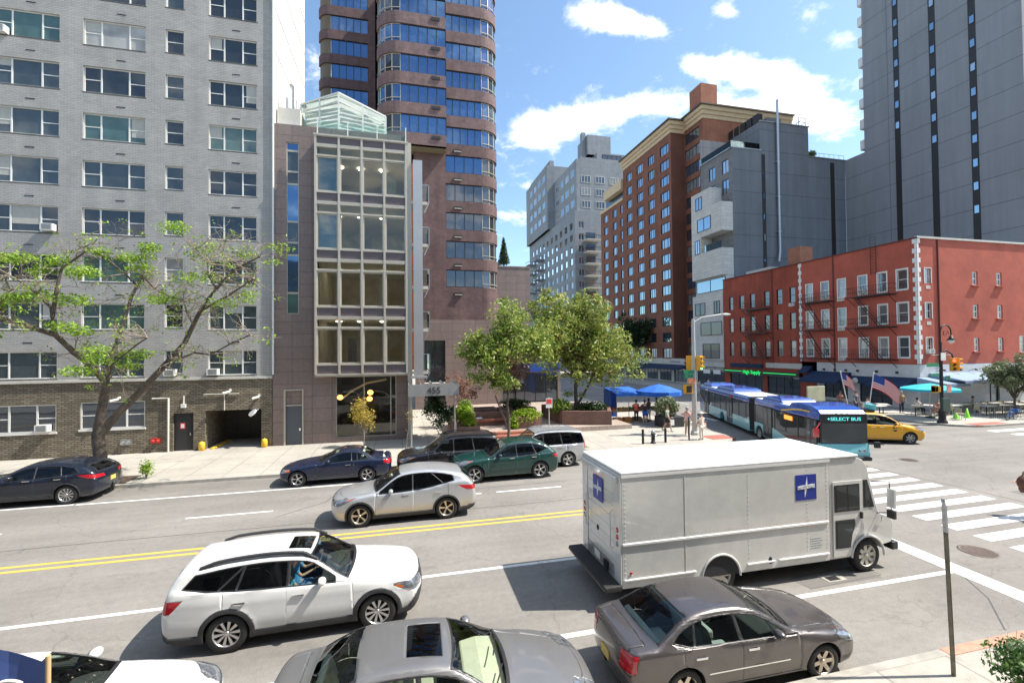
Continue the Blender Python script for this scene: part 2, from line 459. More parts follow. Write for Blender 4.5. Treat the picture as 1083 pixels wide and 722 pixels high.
def wheel(parent,x,y,R,wd,side,rimmat,spokes=10,kind='multi',mats=None):
    """brake and hub, with tyre and rim as its parts"""
    s=side
    h=MB(); h.lathe([(.0,-.02*s),(R*.42,-.02*s),(R*.42,.02*s),(0,.02*s)],n=20,axis='y')
    h.lathe([(R*.64,-wd*.42*s),(R*.62,0),(0.0,0.)],n=20,axis='y')
    w=h.build('wheel',[M['inner']],parent,loc=(x,y,R))
    t=MB(); a=wd/2
    prof=[(R*.66,-a),(R*.80,-a*1.04),(R*.93,-a*.98),(R*.985,-a*.78),(R,-a*.45),(R,a*.45),(R*.985,a*.78),(R*.93,a*.98),(R*.80,a*1.04),(R*.68,a),(R*.655,a*.85)]
    t.lathe(prof,n=36,axis='y'); t.build('tyre',[M['tyre']],w)
    r=MB(); o=a*.92*s
    r.lathe([(R*.70,o),(R*.67,o+.006*s),(R*.635,o-.004*s),(R*.60,o-.05*s),(R*.60,-a*.7*s)],n=36,axis='y')
    n=spokes
    def spoke(an,w0,w1,mi=0,zo=0.):
        ca,sa=math.cos(an),math.sin(an)
        vs=[]
        for rr,w_,yo in((R*.09,w0,o-.035*s),(R*.64,w1,o-.012*s)):
            for sg in(-1,1):
                for dy in(0,-.03*s):
                    vs.append((ca*rr-sa*w_*sg/2,yo+dy+zo,sa*rr+ca*w_*sg/2))
        r.add(vs,[(0,2,6,4),(0,4,5,1),(2,3,7,6),(1,5,7,3),(0,1,3,2),(4,6,7,5)],mi)
    for k in range(n):
        an=2*PI*k/n+.1
        if kind=='multi': spoke(an,R*.07,R*.16)
        elif kind=='five': spoke(an,R*.24,R*.20)
        elif kind=='twin': spoke(an-.09,R*.07,R*.09); spoke(an+.09,R*.07,R*.09)
        else:
            spoke(an,R*.2,R*.28); spoke(an+PI/n,R*.05,R*.05,1,-.012*s)
    r.lathe([(R*.13,o-.04*s),(R*.13,o-.008*s),(R*.10,o),(0.001,o+.002*s)],n=16,axis='y')
    r.build('rim',[rimmat,M['rimdark']],w)
    return w

def seat(parent,x,y,m,back=.62,w=.5,head=True,zf=.38):
    b=MB()
    b.box(x-.25,x+.27,y-w/2,y+w/2,zf,zf+.17)
    Mx=Matrix.Translation((x-.24,y,zf+.1))@Matrix.Rotation(rad(-18),4,'Y')
    b.box(-.06,.07,-w/2,w/2,0,back,M=Mx)
    if head: b.box(-.05,.05,-.13,.13,back+.04,back+.22,M=Mx)
    return b.build('seat',[m],parent,bevel=.035)

def make_car(name,label,sp,loc,yaw,pm,scale=1,lod=0):
    """loc = ground point under the car's middle; local +x is the front"""
    root=thing(name,label,sp.get('cat','car'),(loc[0],loc[1],0),yaw)
    root.scale=(scale,)*3
    S=Shell(sp); L=S.L; R=sp['R']; hw=S.hw
    nu,nt=((104,44),(72,32),(56,26))[lod]
    bm=S.bm(nu,nt); lay=bm.faces.layers.int.new('part')
    bm.faces.ensure_lookup_table()
    side=lambda s,y,z,n: abs(n.y)>.35
    lat=lambda s,y,z,n: abs(y)>hw*.55
    # wheel openings (deleted)
    Ra=R+sp.get('gap',.055)
    clad=sp.get('clad')
    for ax in (sp['ax1'],sp['ax2']):
        if clad: cut(bm,lay,L,'side',circ((ax,R),Ra+clad,26),2,lat)
        cut(bm,lay,L,'side',circ((ax,R),Ra,26),99,lat,(0,2))
        cut(bm,lay,L,'side',[(ax-Ra*.97,0),(ax+Ra*.97,0),(ax+Ra*.97,R),(ax-Ra*.97,R)],99,lat,(0,2))
    if clad:
        zr=sp.get('rocker',.36)
        cut(bm,lay,L,'side',[(sp['ax1']+Ra,0),(sp['ax2']-Ra,0),(sp['ax2']-Ra,zr),(sp['ax1']+Ra,zr)],2,lat)
        for P in sp.get('cladpolys',[]): cut(bm,lay,L,'side',P,2,lambda s,y,z,n:True)
        for P,rg in sp.get('cladfront',[]): cut(bm,lay,L,'front',P,2,(lambda s,y,z,n,rg=rg: rg[0]<s<rg[1]))
    # side glass
    e=[];xs=np.linspace(sp['ws'][0]+.05,sp['sideend'][1]+.9 if sp['sideend'][1]+.9<L-.1 else L-.1,26)
    for x in xs:
        z=S.zc(x)
        for _ in range(12):
            y=S.up(x,z); z=float(.5*z+.5*S.top(x,y))
        e.append((float(x),z))
    def edge(x): return float(np.interp(x,[p[0] for p in e],[p[1] for p in e]))
    inset=sp.get('inset',.075)
    topl=[(p[0],p[1]-inset) for p in e]
    bl=lambda x: float(S.belt(x))+.022
    topl=[p for p in topl if p[1]>bl(p[0])+.02]
    botl=[(x,bl(x)) for x in np.linspace(topl[0][0]-.02,topl[-1][0],6)]
    W=topl+botl[::-1]
    (eb,et)=sp['sideend']; zb=bl(eb); zt=edge(et)
    # keep left (front) of rear line
    a=(zt-zb); b=-(et-eb); W=clip_poly(W,a,b,a*eb+b*zb)
    if sp.get('sidekink'):
        k0,k1=sp['sidekink']; a=(k1[1]-k0[1]);b=-(k1[0]-k0[0]); W=clip_poly(W,a,b,a*k0[0]+b*k0[1])
    up=lambda s,y,z,n: abs(y)>.3 and z>float(S.belt(min(max(s,0),L)))-.06 and abs(n.y)>.3
    cut(bm,lay,L,'side',grow(W,.022),3,up)
    pill=sp['pillars']    # list of (s_low,s_high,width)
    segs=[];cur=W
    for (pl,ph,pw) in pill:
        a=1.;k=(ph-pl)/max(.1,(1.35-zb)); # x = pl + k (z-zb)
        fr=clip_poly(cur,1,-k,pl-k*zb-pw/2); rest=clip_poly(cur,-1,k,-(pl-k*zb+pw/2))
        segs.append(fr); cur=rest
    segs.append(cur)
    lbl=10; wins=[]
    for i,P in enumerate(segs):
        if len(P)<3: continue
        for sd in(1,-1):
            cut(bm,lay,L,'side',P,lbl,(lambda s,y,z,n,sd=sd: y*sd>.2 and up(s,y,z,n)),(3,))
            wins.append((lbl,i)); lbl+=1
    # windscreen and rear window
    def across(s0,s1,sg,ins,m=9):
        z0=float(S.zc(s0));
        def ye(x):
            z=float(S.zc(x)); 
            for _ in range(12): z=.5*z+.5*float(S.top(x,S.up(x,z)))
            return float(S.up(x,z))-ins
        P=[]
        y1=ye(s1+0.); y0=ye(s0)
        sh=lambda x,y: x-sg*S.kc*y*y
        for i in range(m+1): y=-y0+2*y0*i/m; P.append((sh(s0,y),y))
        c=[(sh(s0+(s1-s0)*t,ye(s0+(s1-s0)*t)),ye(s0+(s1-s0)*t)) for t in(.33,.66)]
        P+=c
        for i in range(m+1): y=y1-2*y1*i/m; P.append((sh(s1,y),y))
        P+=[(x,-y) for x,y in c[::-1]]
        return P
    s0,s1=sp['ws']
    tf=lambda s,y,z,n: n.z>.15 and z>.75
    cut(bm,lay,L,'top',across(s0-.05,s1+.03,-1,.035),4,lambda s,y,z,n: tf(s,y,z,n) and s<S.smid,(0,3))
    cut(bm,lay,L,'top',across(s0,s1,-1,.075),5,lambda s,y,z,n: tf(s,y,z,n) and s<S.smid,(4,))
    if 'rg' in sp:
        r0,r1=sp['rg']
        cut(bm,lay,L,'top',across(r0-.03,r1+.03,1,.05),4,lambda s,y,z,n: tf(s,y,z,n) and s>S.smid,(0,3))
        cut(bm,lay,L,'top',across(r0,r1,1,.10),6,lambda s,y,z,n: tf(s,y,z,n) and s>S.smid,(4,))
    if 'tg' in sp:   # tailgate window: (half width low, half width high, z low, z high)
        a0,a1,zl,zh=sp['tg']; P=[(-a0,zl),(a0,zl),(a1,zh),(-a1,zh)]
        ff=lambda s,y,z,n: s>L-1.25 and n.x<-.25
        cut(bm,lay,L,'front',grow(P,.03),4,ff,(0,3)); cut(bm,lay,L,'front',P,6,ff,(4,))
    if 'sun' in sp:
        a,b,w=sp['sun']; P=[(a,-w),(b,-w*.95),(b,w*.95),(a,w)]
        cut(bm,lay,L,'top',P,7,tf)
    # lamps
    for sd in(1,-1):
        for P in sp.get('head',[]): cut(bm,lay,L,'side',P,40 if sd>0 else 41,(lambda s,y,z,n,sd=sd: y*sd>sp.get('headin',.42) and s<1.2),(0,2))
        for P in sp.get('amb',[]): cut(bm,lay,L,'side',P,46,(lambda s,y,z,n,sd=sd: y*sd>.6 and s<1.2),(40,41))
        for P in sp.get('tail',[]): cut(bm,lay,L,'side',P,42 if sd>0 else 43,(lambda s,y,z,n,sd=sd: y*sd>sp.get('tailin',.45) and s>L-1.2),(0,2))
        for P in sp.get('tailb',[]): cut(bm,lay,L,'front',[(sd*a,b) for a,b in P],42 if sd>0 else 43,(lambda s,y,z,n,sd=sd: s>L-.9 and n.x<-.3),(0,2))
    for P in sp.get('grille',[]): cut(bm,lay,L,'front',P,44,lambda s,y,z,n: s<.6,(0,2))
    for P in sp.get('blackrear',[]): cut(bm,lay,L,'front',P,45,lambda s,y,z,n: s>L-.5,(0,2))
    # bonnet, boot lid and doors with open seams
    if lod<2:
        if 'hood' in sp:
            h0,h1,hy0,hy1=sp['hood']
            P=[(h0+.10,-hy0*.86),(h0,-hy0*.4),(h0-.02,0),(h0,hy0*.4),(h0+.10,hy0*.86),(h0+.35,hy0),(h1+S.kc*hy1**2,hy1),(h1+S.kc*.1,.35),(h1,0),(h1+S.kc*.1,-.35),(h1+S.kc*hy1**2,-hy1),(h0+.35,-hy0)]
            f=lambda s,y,z,n: n.z>.2 and s<s0+.3
            cut(bm,lay,L,'top',grow(P,.007),98,f); cut(bm,lay,L,'top',P,50,f,(98,))
        if 'boot' in sp:
            b0,b1,by=sp['boot']; P=[(b0,-by),(b1,-by*.95),(b1,by*.95),(b0,by)]
            f=lambda s,y,z,n: n.z>.45 and s>L-1.3
            cut(bm,lay,L,'top',grow(P,.006),98,f); cut(bm,lay,L,'top',P,51,f,(98,))
        for k,(d0,d1,c) in enumerate(sp.get('doors',[])):
            # d0,d1 edges at sill; c = clipping lines near the rear arch
            zb0=float(S.belt(d0));zb1=float(S.belt(d1)); zl=.30 if not clad else sp.get('rocker',.36)+.012
            P=[(d0,zl),(d1,zl),(d1+.03,zb1*.6),(d1+.02,zb1+.012),(d0+.02,zb0+.012)]
            if c: P=clip_poly(P,*c)
            for sd in(1,-1):
                f=(lambda s,y,z,n,sd=sd: y*sd>hw*.5)
                cut(bm,lay,L,'side',grow(P,.007),97,f,(0,)); cut(bm,lay,L,'side',P,60+2*k+(sd>0),f,(97,))
    # delete holes
    dele=[f for f in bm.faces if f[lay] in (99,98,97)]
    bmesh.ops.delete(bm,geom=dele,context='FACES')
    bm.normal_update()
    th=.02 if lod<2 else 0
    P2=[pm,M['inner']]
    part_from(bm,lay,[0],'body',P2,root,thick=th)
    if clad: part_from(bm,lay,[2],'cladding',[sp.get('cladmat',M['clad']),M['inner']],root,off=.006,thick=th)
    part_from(bm,lay,[3,4],'window_trim',[M['black'],M['inner']],root,thick=th)
    for l,i in wins: 
        part_from(bm,lay,[l],'side_window',[M['dglass'] if (i>0 and sp.get('privacy')) else M['sglass']],root,off=-.006)
    part_from(bm,lay,[5],'windscreen',[M['cglass']],root,off=-.006)
    part_from(bm,lay,[6],'rear_window',[M['dglass'] if sp.get('privacy') else M['cglass']],root,off=-.006)
    part_from(bm,lay,[7],'sunroof',[M['dglass'],M['inner']],root,off=-.004)
    for l in(40,41): part_from(bm,lay,[l],'headlight',[M['lens']],root,off=.002)
    part_from(bm,lay,[46],'indicator_lamp',[M['amber']],root,off=.002)
    for l in(42,43): part_from(bm,lay,[l],'taillight',[M['red']],root,off=.003)
    part_from(bm,lay,[44],'grille',[M['black']],root,off=-.008)
    part_from(bm,lay,[45],'rear_valance',[M['black']],root,off=-.004)
    part_from(bm,lay,[50],'bonnet',P2,root,thick=th); part_from(bm,lay,[51],'boot_lid',P2,root,thick=th)
    def sidey(s,z):  # lateral position of the shell
        lo,hi=0.,1.3
        for _ in range(20):
            m_=(lo+hi)/2
            if S.F(np.array(s),np.array(m_),np.array(z))<0: lo=m_
            else: hi=m_
        return (lo+hi)/2
    for k,(d0,d1,c) in enumerate(sp.get('doors',[])):
        for sd in(1,-1):
            d=part_from(bm,lay,[60+2*k+(sd>0)],'door',P2,root,thick=th) if lod<2 else None
            hs=sp['handles'][k] if 'handles' in sp else d1-.22; hz=sp.get('handlez',.86)
            yy=sidey(hs,hz)*sd; x=L/2-hs
            b=MB(); b.bar((x-.10,yy+.020*sd,hz),(x+.10,yy+.022*sd,hz-.005),.022,.03); b.box(x-.11,x-.08,min(yy,yy+.03*sd),max(yy,yy+.03*sd),hz-.014,hz+.014); b.box(x+.08,x+.11,min(yy,yy+.03*sd),max(yy,yy+.03*sd),hz-.014,hz+.014)
            b.build('handle',[sp.get('handlemat',M['chrome'])],d or root,bevel=.004)
    bm.free()
    # underbody with wheel wells
    u=MB(); u.box(-L/2+.30,L/2-.30,-hw*.78,hw*.78,.20,.34)
    u.box(L/2-sp['ws'][0]+.05,L/2-.25,-hw*.62,hw*.62,.3,.74)
    for ax in(sp['ax1'],sp['ax2']):
        for sd in(1,-1):
            n=14;vs=[];fs=[]
            for k in range(n+1):
                an=PI*(k/n)*1.1-.05*PI
                for yy in(hw*.955,hw*.55): vs.append((L/2-ax+(Ra+.012)*math.cos(an),sd*yy,R+(Ra+.012)*math.sin(an)))
            for k in range(n): a=2*k; fs.append((a,a+1,a+3,a+2))
            u.add(vs,fs,0,True)
            vs=[(L/2-ax+(Ra+.012)*math.cos(PI*k/12),sd*hw*.55,R+(Ra+.012)*math.sin(PI*k/12)) for k in range(13)]+[(L/2-ax-Ra,sd*hw*.55,.2),(L/2-ax+Ra,sd*hw*.55,.2)]
            u.add(vs,[tuple(range(15))],0)
    u.build('underbody',[M['inner']],root)
    # wheels
    wd=sp.get('wd',.225); yo=hw-wd/2-.012
    for ax in(sp['ax1'],sp['ax2']):
        for sd in(1,-1): wheel(root,L/2-ax,sd*yo,R,wd,sd,sp.get('rim',M['rim']),sp.get('spokes',10),sp.get('rk','multi'))
    # mirrors
    mx,mz=sp.get('mirror',(sp['ws'][0]+.42,float(S.belt(sp['ws'][0]+.4))+.07))
    for sd in(1,-1):
        yb=float(S.up(mx,mz)); b=MB()
        x=L/2-mx
        b.ell((x,sd*(yb+.17),mz+.02),(.085,.125,.075),14,8)
        b.bar((x,sd*(yb-.02),mz-.04),(x,sd*(yb+.12),mz-.02),.05,.03,mi=1)
        b.ell((x-.035,sd*(yb+.17),mz+.02),(.06,.105,.06),12,6,mi=1)
        b.build('wing_mirror',[sp.get('mirmat',pm),M['black']],root)
    # cabin
    im=sp.get('int',M['inner']); cx=L/2-(sp['ws'][1]+.55)
    d=MB(); 
    wx=L/2-sp['ws'][0]; zd=float(S.belt(sp['ws'][0]+.3))
    d.prism([(wx-.02,.45),(wx-.02,zd-.04),(wx-.35,zd-.01),(wx-.62,zd-.06),(wx-.66,zd-.28),(wx-.5,.45)],-hw*.80,hw*.80)
    d.build('dashboard',[sp.get('dash',M['inner'])],root,bevel=.03)
    for sd in(1,-1): seat(root,cx,sd*.37,im)
    seat(root,cx-.95,0,im,back=.55,w=1.25,head=False)
    st=MB(); n=20
    Mx=Matrix.Translation((wx-.78,.37,zd-.10))@Matrix.Rotation(rad(-65),4,'Y')
    st.tube([tuple(Mx@Vector((.18*math.cos(2*PI*k/n),.18*math.sin(2*PI*k/n),0))) for k in range(n+1)],.015,6)
    st.bar(Mx@Vector((-.17,0,0)),Mx@Vector((.17,0,0)),.03); st.bar(Mx@Vector((0,0,0)),Mx@Vector((0,0,-.2)),.05)
    st.build('steering_wheel',[M['black']],root)
    if 'rg' in sp:
        q=MB(); r1=L/2-sp['rg'][1]; zz=float(S.zc(sp['rg'][1]))-.07
        q.box(r1-.02,r1+.45,-.6,.6,zz-.03,zz); q.build('parcel_shelf',[sp.get('shelf',im)],root)
    if 'mould' in sp:
        a,b_,z=sp['mould']
        for sd in(1,-1):
            q=MB(); pts=[(L/2-s_,sd*(sidey(s_,z)+.004),z) for s_ in np.linspace(a,b_,8)]
            for i in range(7): q.bar(pts[i],pts[i+1],.012,.022)
            q.build('side_moulding',[M['chrome']],root)
    if sp.get('chrome'):
        for sd in(1,-1):
            q=MB(); xs_=np.linspace(W[0][0] if False else min(p[0] for p in W)+.05,max(p[0] for p in W)-.02,12)
            pts=[(L/2-s_,sd*(float(S.up(s_,bl(s_)-.01))+.008),bl(s_)-.012) for s_ in xs_]
            for i in range(11): q.bar(pts[i],pts[i+1],.012,.016)
            q.build('chrome_beltline',[M['chrome']],root)
    # wipers
    if lod<2:
        for k,yw in enumerate((.35,-.28)):
            b=MB(); pts=[]
            for t in(0,.5,1):
                y=yw+ -.5*t+.05; s_=sp['ws'][0]+.04+.12*t
                pts.append((L/2-(s_+S.kc*y*y),y,float(S.top(s_+S.kc*y*y,abs(y)))+.02))
            b.tube(pts,.011,5); b.build('wiper',[M['black']],root)
    for pl in sp.get('plates',[]):
        x,z,mt,tilt=pl; b=MB(); b.box(-.012,.012,-.155,.155,-.077,.077)
        o=b.build('number_plate',[M[mt]],root,loc=(x,0,z)); o.rotation_euler=(0,tilt,0)
    if 'rails' in sp:
        a,b_,zr,wr=sp['rails']
        for sd in(1,-1):
            q=MB(); pts=[]
            for t in np.linspace(0,1,9):
                s_=a+(b_-a)*t; y=float(S.up(s_,edge(s_)))-.02
                lift=zr if .04<t<.96 else .01
                pts.append((L/2-s_,sd*(y-.03),edge(s_)+lift))
            for i in range(len(pts)-1): q.bar(pts[i],pts[i+1],wr,.05)
            q.build('roof_rail',[sp.get('railmat',M['black'])],root,bevel=.01)
    return root,S
# ------------------------------------------------------------------ the vehicles of the photograph
def sp_(**k): return k
WAGON=sp_(L=4.87,W=1.86,R=.362,ax1=.93,ax2=3.675,smid=3.0,kr=.06,tum=.40,inset=.085,
 top=[(0,.80),(.10,.90),(.4,.99),(.9,1.06),(1.30,1.11),(1.48,1.17),(1.9,1.42),(2.2,1.57),(2.6,1.62),(3.1,1.64),(3.7,1.625),(4.2,1.58),(4.87,1.52)],
 belt=[(0,.82),(.5,.95),(1.4,1.04),(2.5,1.08),(3.6,1.13),(4.3,1.20),(4.87,1.24)],
 front=[(.2,.16),(.35,.04),(.6,0),(.80,.02),(1.0,.18),(1.3,.6)],rear=[(.2,4.72),(.4,4.85),(.75,4.87),(1.05,4.82),(1.2,4.77),(1.5,4.58),(1.65,4.46)],
 ws=(1.46,2.18),sideend=(4.44,4.16),sidekink=((3.7,1.14),(4.5,1.28)),pillars=[(2.62,2.62,.07),(3.50,3.46,.05),(3.76,3.62,.06)],
 tg=(.66,.52,1.10,1.46),sun=(2.28,2.72,.34),clad=.085,rocker=.38,gap=.04,
 cladpolys=[[(4.15,.0),(4.9,.0),(4.9,.62),(4.66,.40),(4.15,.40)],[(-.1,.0),(.5,0),(.5,.36),(.34,.36),(.12,.62),(-.1,.62)]],
 head=[[(-.05,.70),(.30,.70),(.62,.86),(.50,.90),(-.05,.86)]],amb=[[(.40,.76),(.60,.85),(.52,.87),(.42,.82)]],headin=.45,
 tail=[[(4.42,1.07),(4.9,1.08),(4.9,.84),(4.62,.86)]],tailin=.5,
 grille=[[(-.42,.62),(.42,.62),(.46,.86),(-.46,.86)],[(-.55,.26),(.55,.26),(.5,.46),(-.5,.46)]],
 doors=[(1.40,2.62,None),(2.62,3.72,(1,-.95,3.30-.36))],handles=[2.42,3.46],handlez=.93,privacy=True,
 hood=(.30,1.36,.62,.74),rails=(2.1,4.2,.06,.075),railmat=M['clad'],rim=M['rim'],spokes=10,rk='multi',int=M['greyseat'],
 plates=[(-2.435,.72,'platew',0)],mirror=(1.98,1.15),wd=.235,cat='station wagon')
MALIBU=sp_(L=4.87,W=1.79,R=.333,ax1=.95,ax2=3.80,smid=3.05,kr=.07,tum=.50,inset=.085,tf=.13,tr=.12,af=.26,ar=.16,
 top=[(0,.60),(.08,.70),(.4,.82),(.9,.92),(1.3,.98),(1.5,1.04),(1.95,1.27),(2.25,1.38),(2.6,1.43),(3.0,1.445),(3.4,1.42),(3.75,1.35),(4.1,1.19),(4.38,1.075),(4.6,1.055),(4.80,1.03),(4.87,1.0)],
 belt=[(0,.62),(.5,.80),(1.4,.91),(2.5,.94),(3.6,.98),(4.3,1.0),(4.87,.95)],
 front=[(.2,.14),(.35,.02),(.55,0),(.70,.04),(.85,.22),(1.2,.8)],rear=[(.2,4.72),(.42,4.86),(.6,4.87),(.9,4.83),(1.02,4.78),(1.3,4.4)],
 ws=(1.50,2.24),rg=(4.34,3.60),sideend=(4.02,3.66),sidekink=((3.55,.97),(4.1,1.12)),pillars=[(2.66,2.70,.075),(3.58,3.50,.05)],
 head=[[(-.05,.56),(.45,.66),(.62,.79),(.35,.78),(-.05,.70)]],headin=.40,tailb=[[(.50,.70),(.95,.66),(.95,.95),(.56,.95)]],
 tail=[[(4.62,.95),(4.9,.97),(4.9,.66),(4.72,.68)]],tailin=.5,
 grille=[[(-.42,.46),(.42,.46),(.38,.64),(-.38,.64)],[(-.5,.24),(.5,.24),(.5,.38),(-.5,.38)]],blackrear=[[(-.7,.2),(.7,.2),(.7,.34),(-.7,.34)]],
 doors=[(1.45,2.66,None),(2.66,3.78,(1,-.95,3.42-.33))],handles=[2.46,3.50],handlez=.83,
 mould=(1.7,3.35,.53),chrome=True,hood=(.22,1.40,.60,.72),boot=(4.44,4.79,.66),rim=M['rimgold'],spokes=6,rk='five',int=M['greyseat'],shelf=M['greyseat'],
 plates=[(-2.44,.60,'plate',0)],mirror=(1.98,1.02),wd=.225,cat='car')
GREY=dict(MALIBU); GREY.update(L=4.80,W=1.82,kr=.08,
 top=[(0,.58),(.08,.68),(.4,.80),(.9,.90),(1.25,.95),(1.42,1.0),(1.9,1.25),(2.2,1.37),(2.6,1.42),(3.0,1.43),(3.4,1.41),(3.65,1.36),(4.0,1.20),(4.28,1.06),(4.55,1.04),(4.74,1.0),(4.8,.96)],
 rear=[(.2,4.65),(.42,4.79),(.6,4.80),(.9,4.76),(1.02,4.70),(1.3,4.3)],ws=(1.42,2.18),rg=(4.22,3.52),sideend=(3.98,3.6),
 sun=(2.36,2.86,.40),int=M['beige'],shelf=M['beige'],dash=M['beige'],rim=M['rim'],rk='multi',boot=(4.34,4.72,.68),
 plates=[],tail=[[(4.5,.95),(4.85,.97),(4.85,.68),(4.6,.70)]],mirror=(1.9,1.0))
HATCH=dict(MALIBU); HATCH.update(L=4.5,smid=2.9,rear=[(.2,4.35),(.5,4.5),(.9,4.46),(1.2,4.3)],boot=(4.2,4.45,.6),plates=[],rg=(4.1,3.4),ax2=3.6)
CROSS=sp_(L=4.89,W=1.91,R=.372,ax1=.96,ax2=3.785,smid=3.05,kr=.07,tum=.44,inset=.085,tf=.14,af=.26,
 top=[(0,.80),(.08,.88),(.4,.98),(.9,1.05),(1.25,1.10),(1.42,1.16),(1.9,1.45),(2.2,1.59),(2.6,1.65),(3.1,1.665),(3.7,1.62),(4.2,1.53),(4.89,1.40)],
 belt=[(0,.78),(.5,.95),(1.0,1.03),(1.6,1.01),(2.5,1.03),(3.4,1.12),(4.1,1.24),(4.89,1.22)],
 front=[(.2,.18),(.35,.05),(.6,0),(.80,.03),(1.0,.22),(1.3,.6)],rear=[(.2,4.72),(.4,4.87),(.7,4.89),(1.0,4.84),(1.2,4.72),(1.45,4.42),(1.6,4.25)],
 ws=(1.42,2.18),sideend=(4.05,3.95),sidekink=((3.1,1.10),(4.3,1.34)),pillars=[(2.66,2.66,.05),(3.62,3.5,.04)],
 tg=(.60,.50,1.22,1.44),clad=.06,rocker=.36,gap=.04,cladpolys=[[(4.2,0),(4.95,0),(4.95,.45),(4.2,.36)]],
 head=[[(-.05,.72),(.35,.74),(.85,.96),(.5,.95),(-.05,.82)]],amb=[[(.55,.86),(.80,.95),(.62,.93)]],headin=.42,
 tail=[[(4.15,1.12),(4.5,1.10),(4.95,1.06),(4.95,.92),(4.5,.95)]],tailin=.45,
 grille=[[(-.3,.42),(.3,.42),(.42,.80),(-.42,.80)]],doors=[(1.45,2.66,None),(2.66,3.8,(1,-.95,3.42-.36))],handles=[2.44,3.5],handlez=.96,privacy=True,
 hood=(.30,1.34,.62,.74),rim=M['rimgold'],spokes=5,rk='twin',plates=[],mirror=(1.95,1.10),wd=.235,cat='suv')
COUPE=sp_(L=4.58,W=1.78,R=.33,ax1=.80,ax2=3.56,smid=2.9,kr=.06,tum=.52,inset=.075,tf=.12,
 top=[(0,.58),(.08,.68),(.4,.80),(.9,.90),(1.4,.96),(1.6,1.0),(2.1,1.24),(2.4,1.34),(2.8,1.375),(3.1,1.36),(3.5,1.26),(3.85,1.08),(4.0,1.03),(4.3,1.01),(4.58,.98)],
 belt=[(0,.60),(.5,.78),(1.4,.88),(2.5,.91),(3.6,.95),(4.58,.93)],
 front=[(.2,.14),(.35,.02),(.55,0),(.70,.04),(.85,.22),(1.2,.8)],rear=[(.2,4.45),(.42,4.56),(.7,4.58),(.95,4.52),(1.3,4.2)],
 ws=(1.60,2.36),rg=(3.86,3.36),sideend=(3.62,3.3),pillars=[(2.92,2.88,.04)],
 head=[[(-.05,.56),(.5,.64),(.5,.74),(-.05,.68)]],amb=[[(.34,.6),(.5,.62),(.5,.72),(.34,.70)]],headin=.4,
 tail=[[(4.25,.92),(4.62,.92),(4.62,.70),(4.25,.78)]],tailin=.42,grille=[[(-.3,.5),(.3,.5),(.3,.66),(-.3,.66)]],
 doors=[(1.5,2.98,None)],handles=[2.78],handlez=.80,hood=(.25,1.5,.6,.72),boot=(3.98,4.5,.64),rim=M['rim'],spokes=5,rk='twin',int=M['beige'],mirror=(2.0,.98),plates=[],cat='coupe')
DARKCROSS=dict(CROSS); DARKCROSS.update(L=4.62,ax1=.92,ax2=3.62,smid=2.9,R=.355,
 top=[(0,.76),(.08,.84),(.4,.94),(.9,1.0),(1.25,1.04),(1.42,1.1),(1.9,1.36),(2.2,1.47),(2.6,1.52),(3.1,1.53),(3.7,1.47),(4.1,1.38),(4.62,1.3)],
 belt=[(0,.76),(.5,.9),(1.4,.97),(2.5,.99),(3.4,1.05),(4.1,1.12),(4.62,1.12)],tg=(.6,.5,1.12,1.34),
 rear=[(.2,4.5),(.4,4.6),(.7,4.62),(1.0,4.57),(1.15,4.45),(1.38,4.1)],clad=.05,cladpolys=[],sidekink=((3.4,1.0),(4.1,1.2)),sideend=(3.98,3.7),pillars=[(2.6,2.6,.05),(3.42,3.36,.05)],
 tail=[[(3.95,1.05),(4.3,1.06),(4.66,.98),(4.66,.88),(4.3,.92)]],doors=[(1.4,2.6,None),(2.6,3.6,(1,-.95,3.25-.36))],handles=[2.4,3.36],rim=M['rim'],rk='multi',spokes=11,plates=[(-2.32,.72,'plate',0)])
GREEN=dict(CROSS); GREEN.update(L=4.72,ax1=.88,ax2=3.755,smid=2.95,R=.375,clad=None,cladpolys=[],
 top=[(0,.78),(.08,.87),(.4,.98),(.9,1.04),(1.3,1.08),(1.5,1.13),(2.0,1.42),(2.3,1.55),(2.7,1.61),(3.2,1.615),(3.7,1.56),(4.2,1.42),(4.72,1.25)],
 belt=[(0,.78),(.5,.92),(1.4,1.0),(2.5,1.0),(3.4,1.03),(4.1,1.08),(4.72,1.08)],rear=[(.2,4.55),(.4,4.68),(.7,4.72),(1.0,4.66),(1.15,4.52),(1.5,4.05)],
 tg=(.6,.5,1.14,1.42),ws=(1.5,2.28),sidekink=((3.5,1.05),(4.25,1.32)),sideend=(4.2,3.95),pillars=[(2.72,2.72,.05),(3.58,3.48,.05)],
 tail=[[(4.35,1.02),(4.8,1.02),(4.8,.86),(4.45,.9)]],doors=[(1.5,2.72,None),(2.72,3.75,(1,-.95,3.4-.36))],handles=[2.5,3.48],rim=M['rim'],rk='twin',spokes=5)
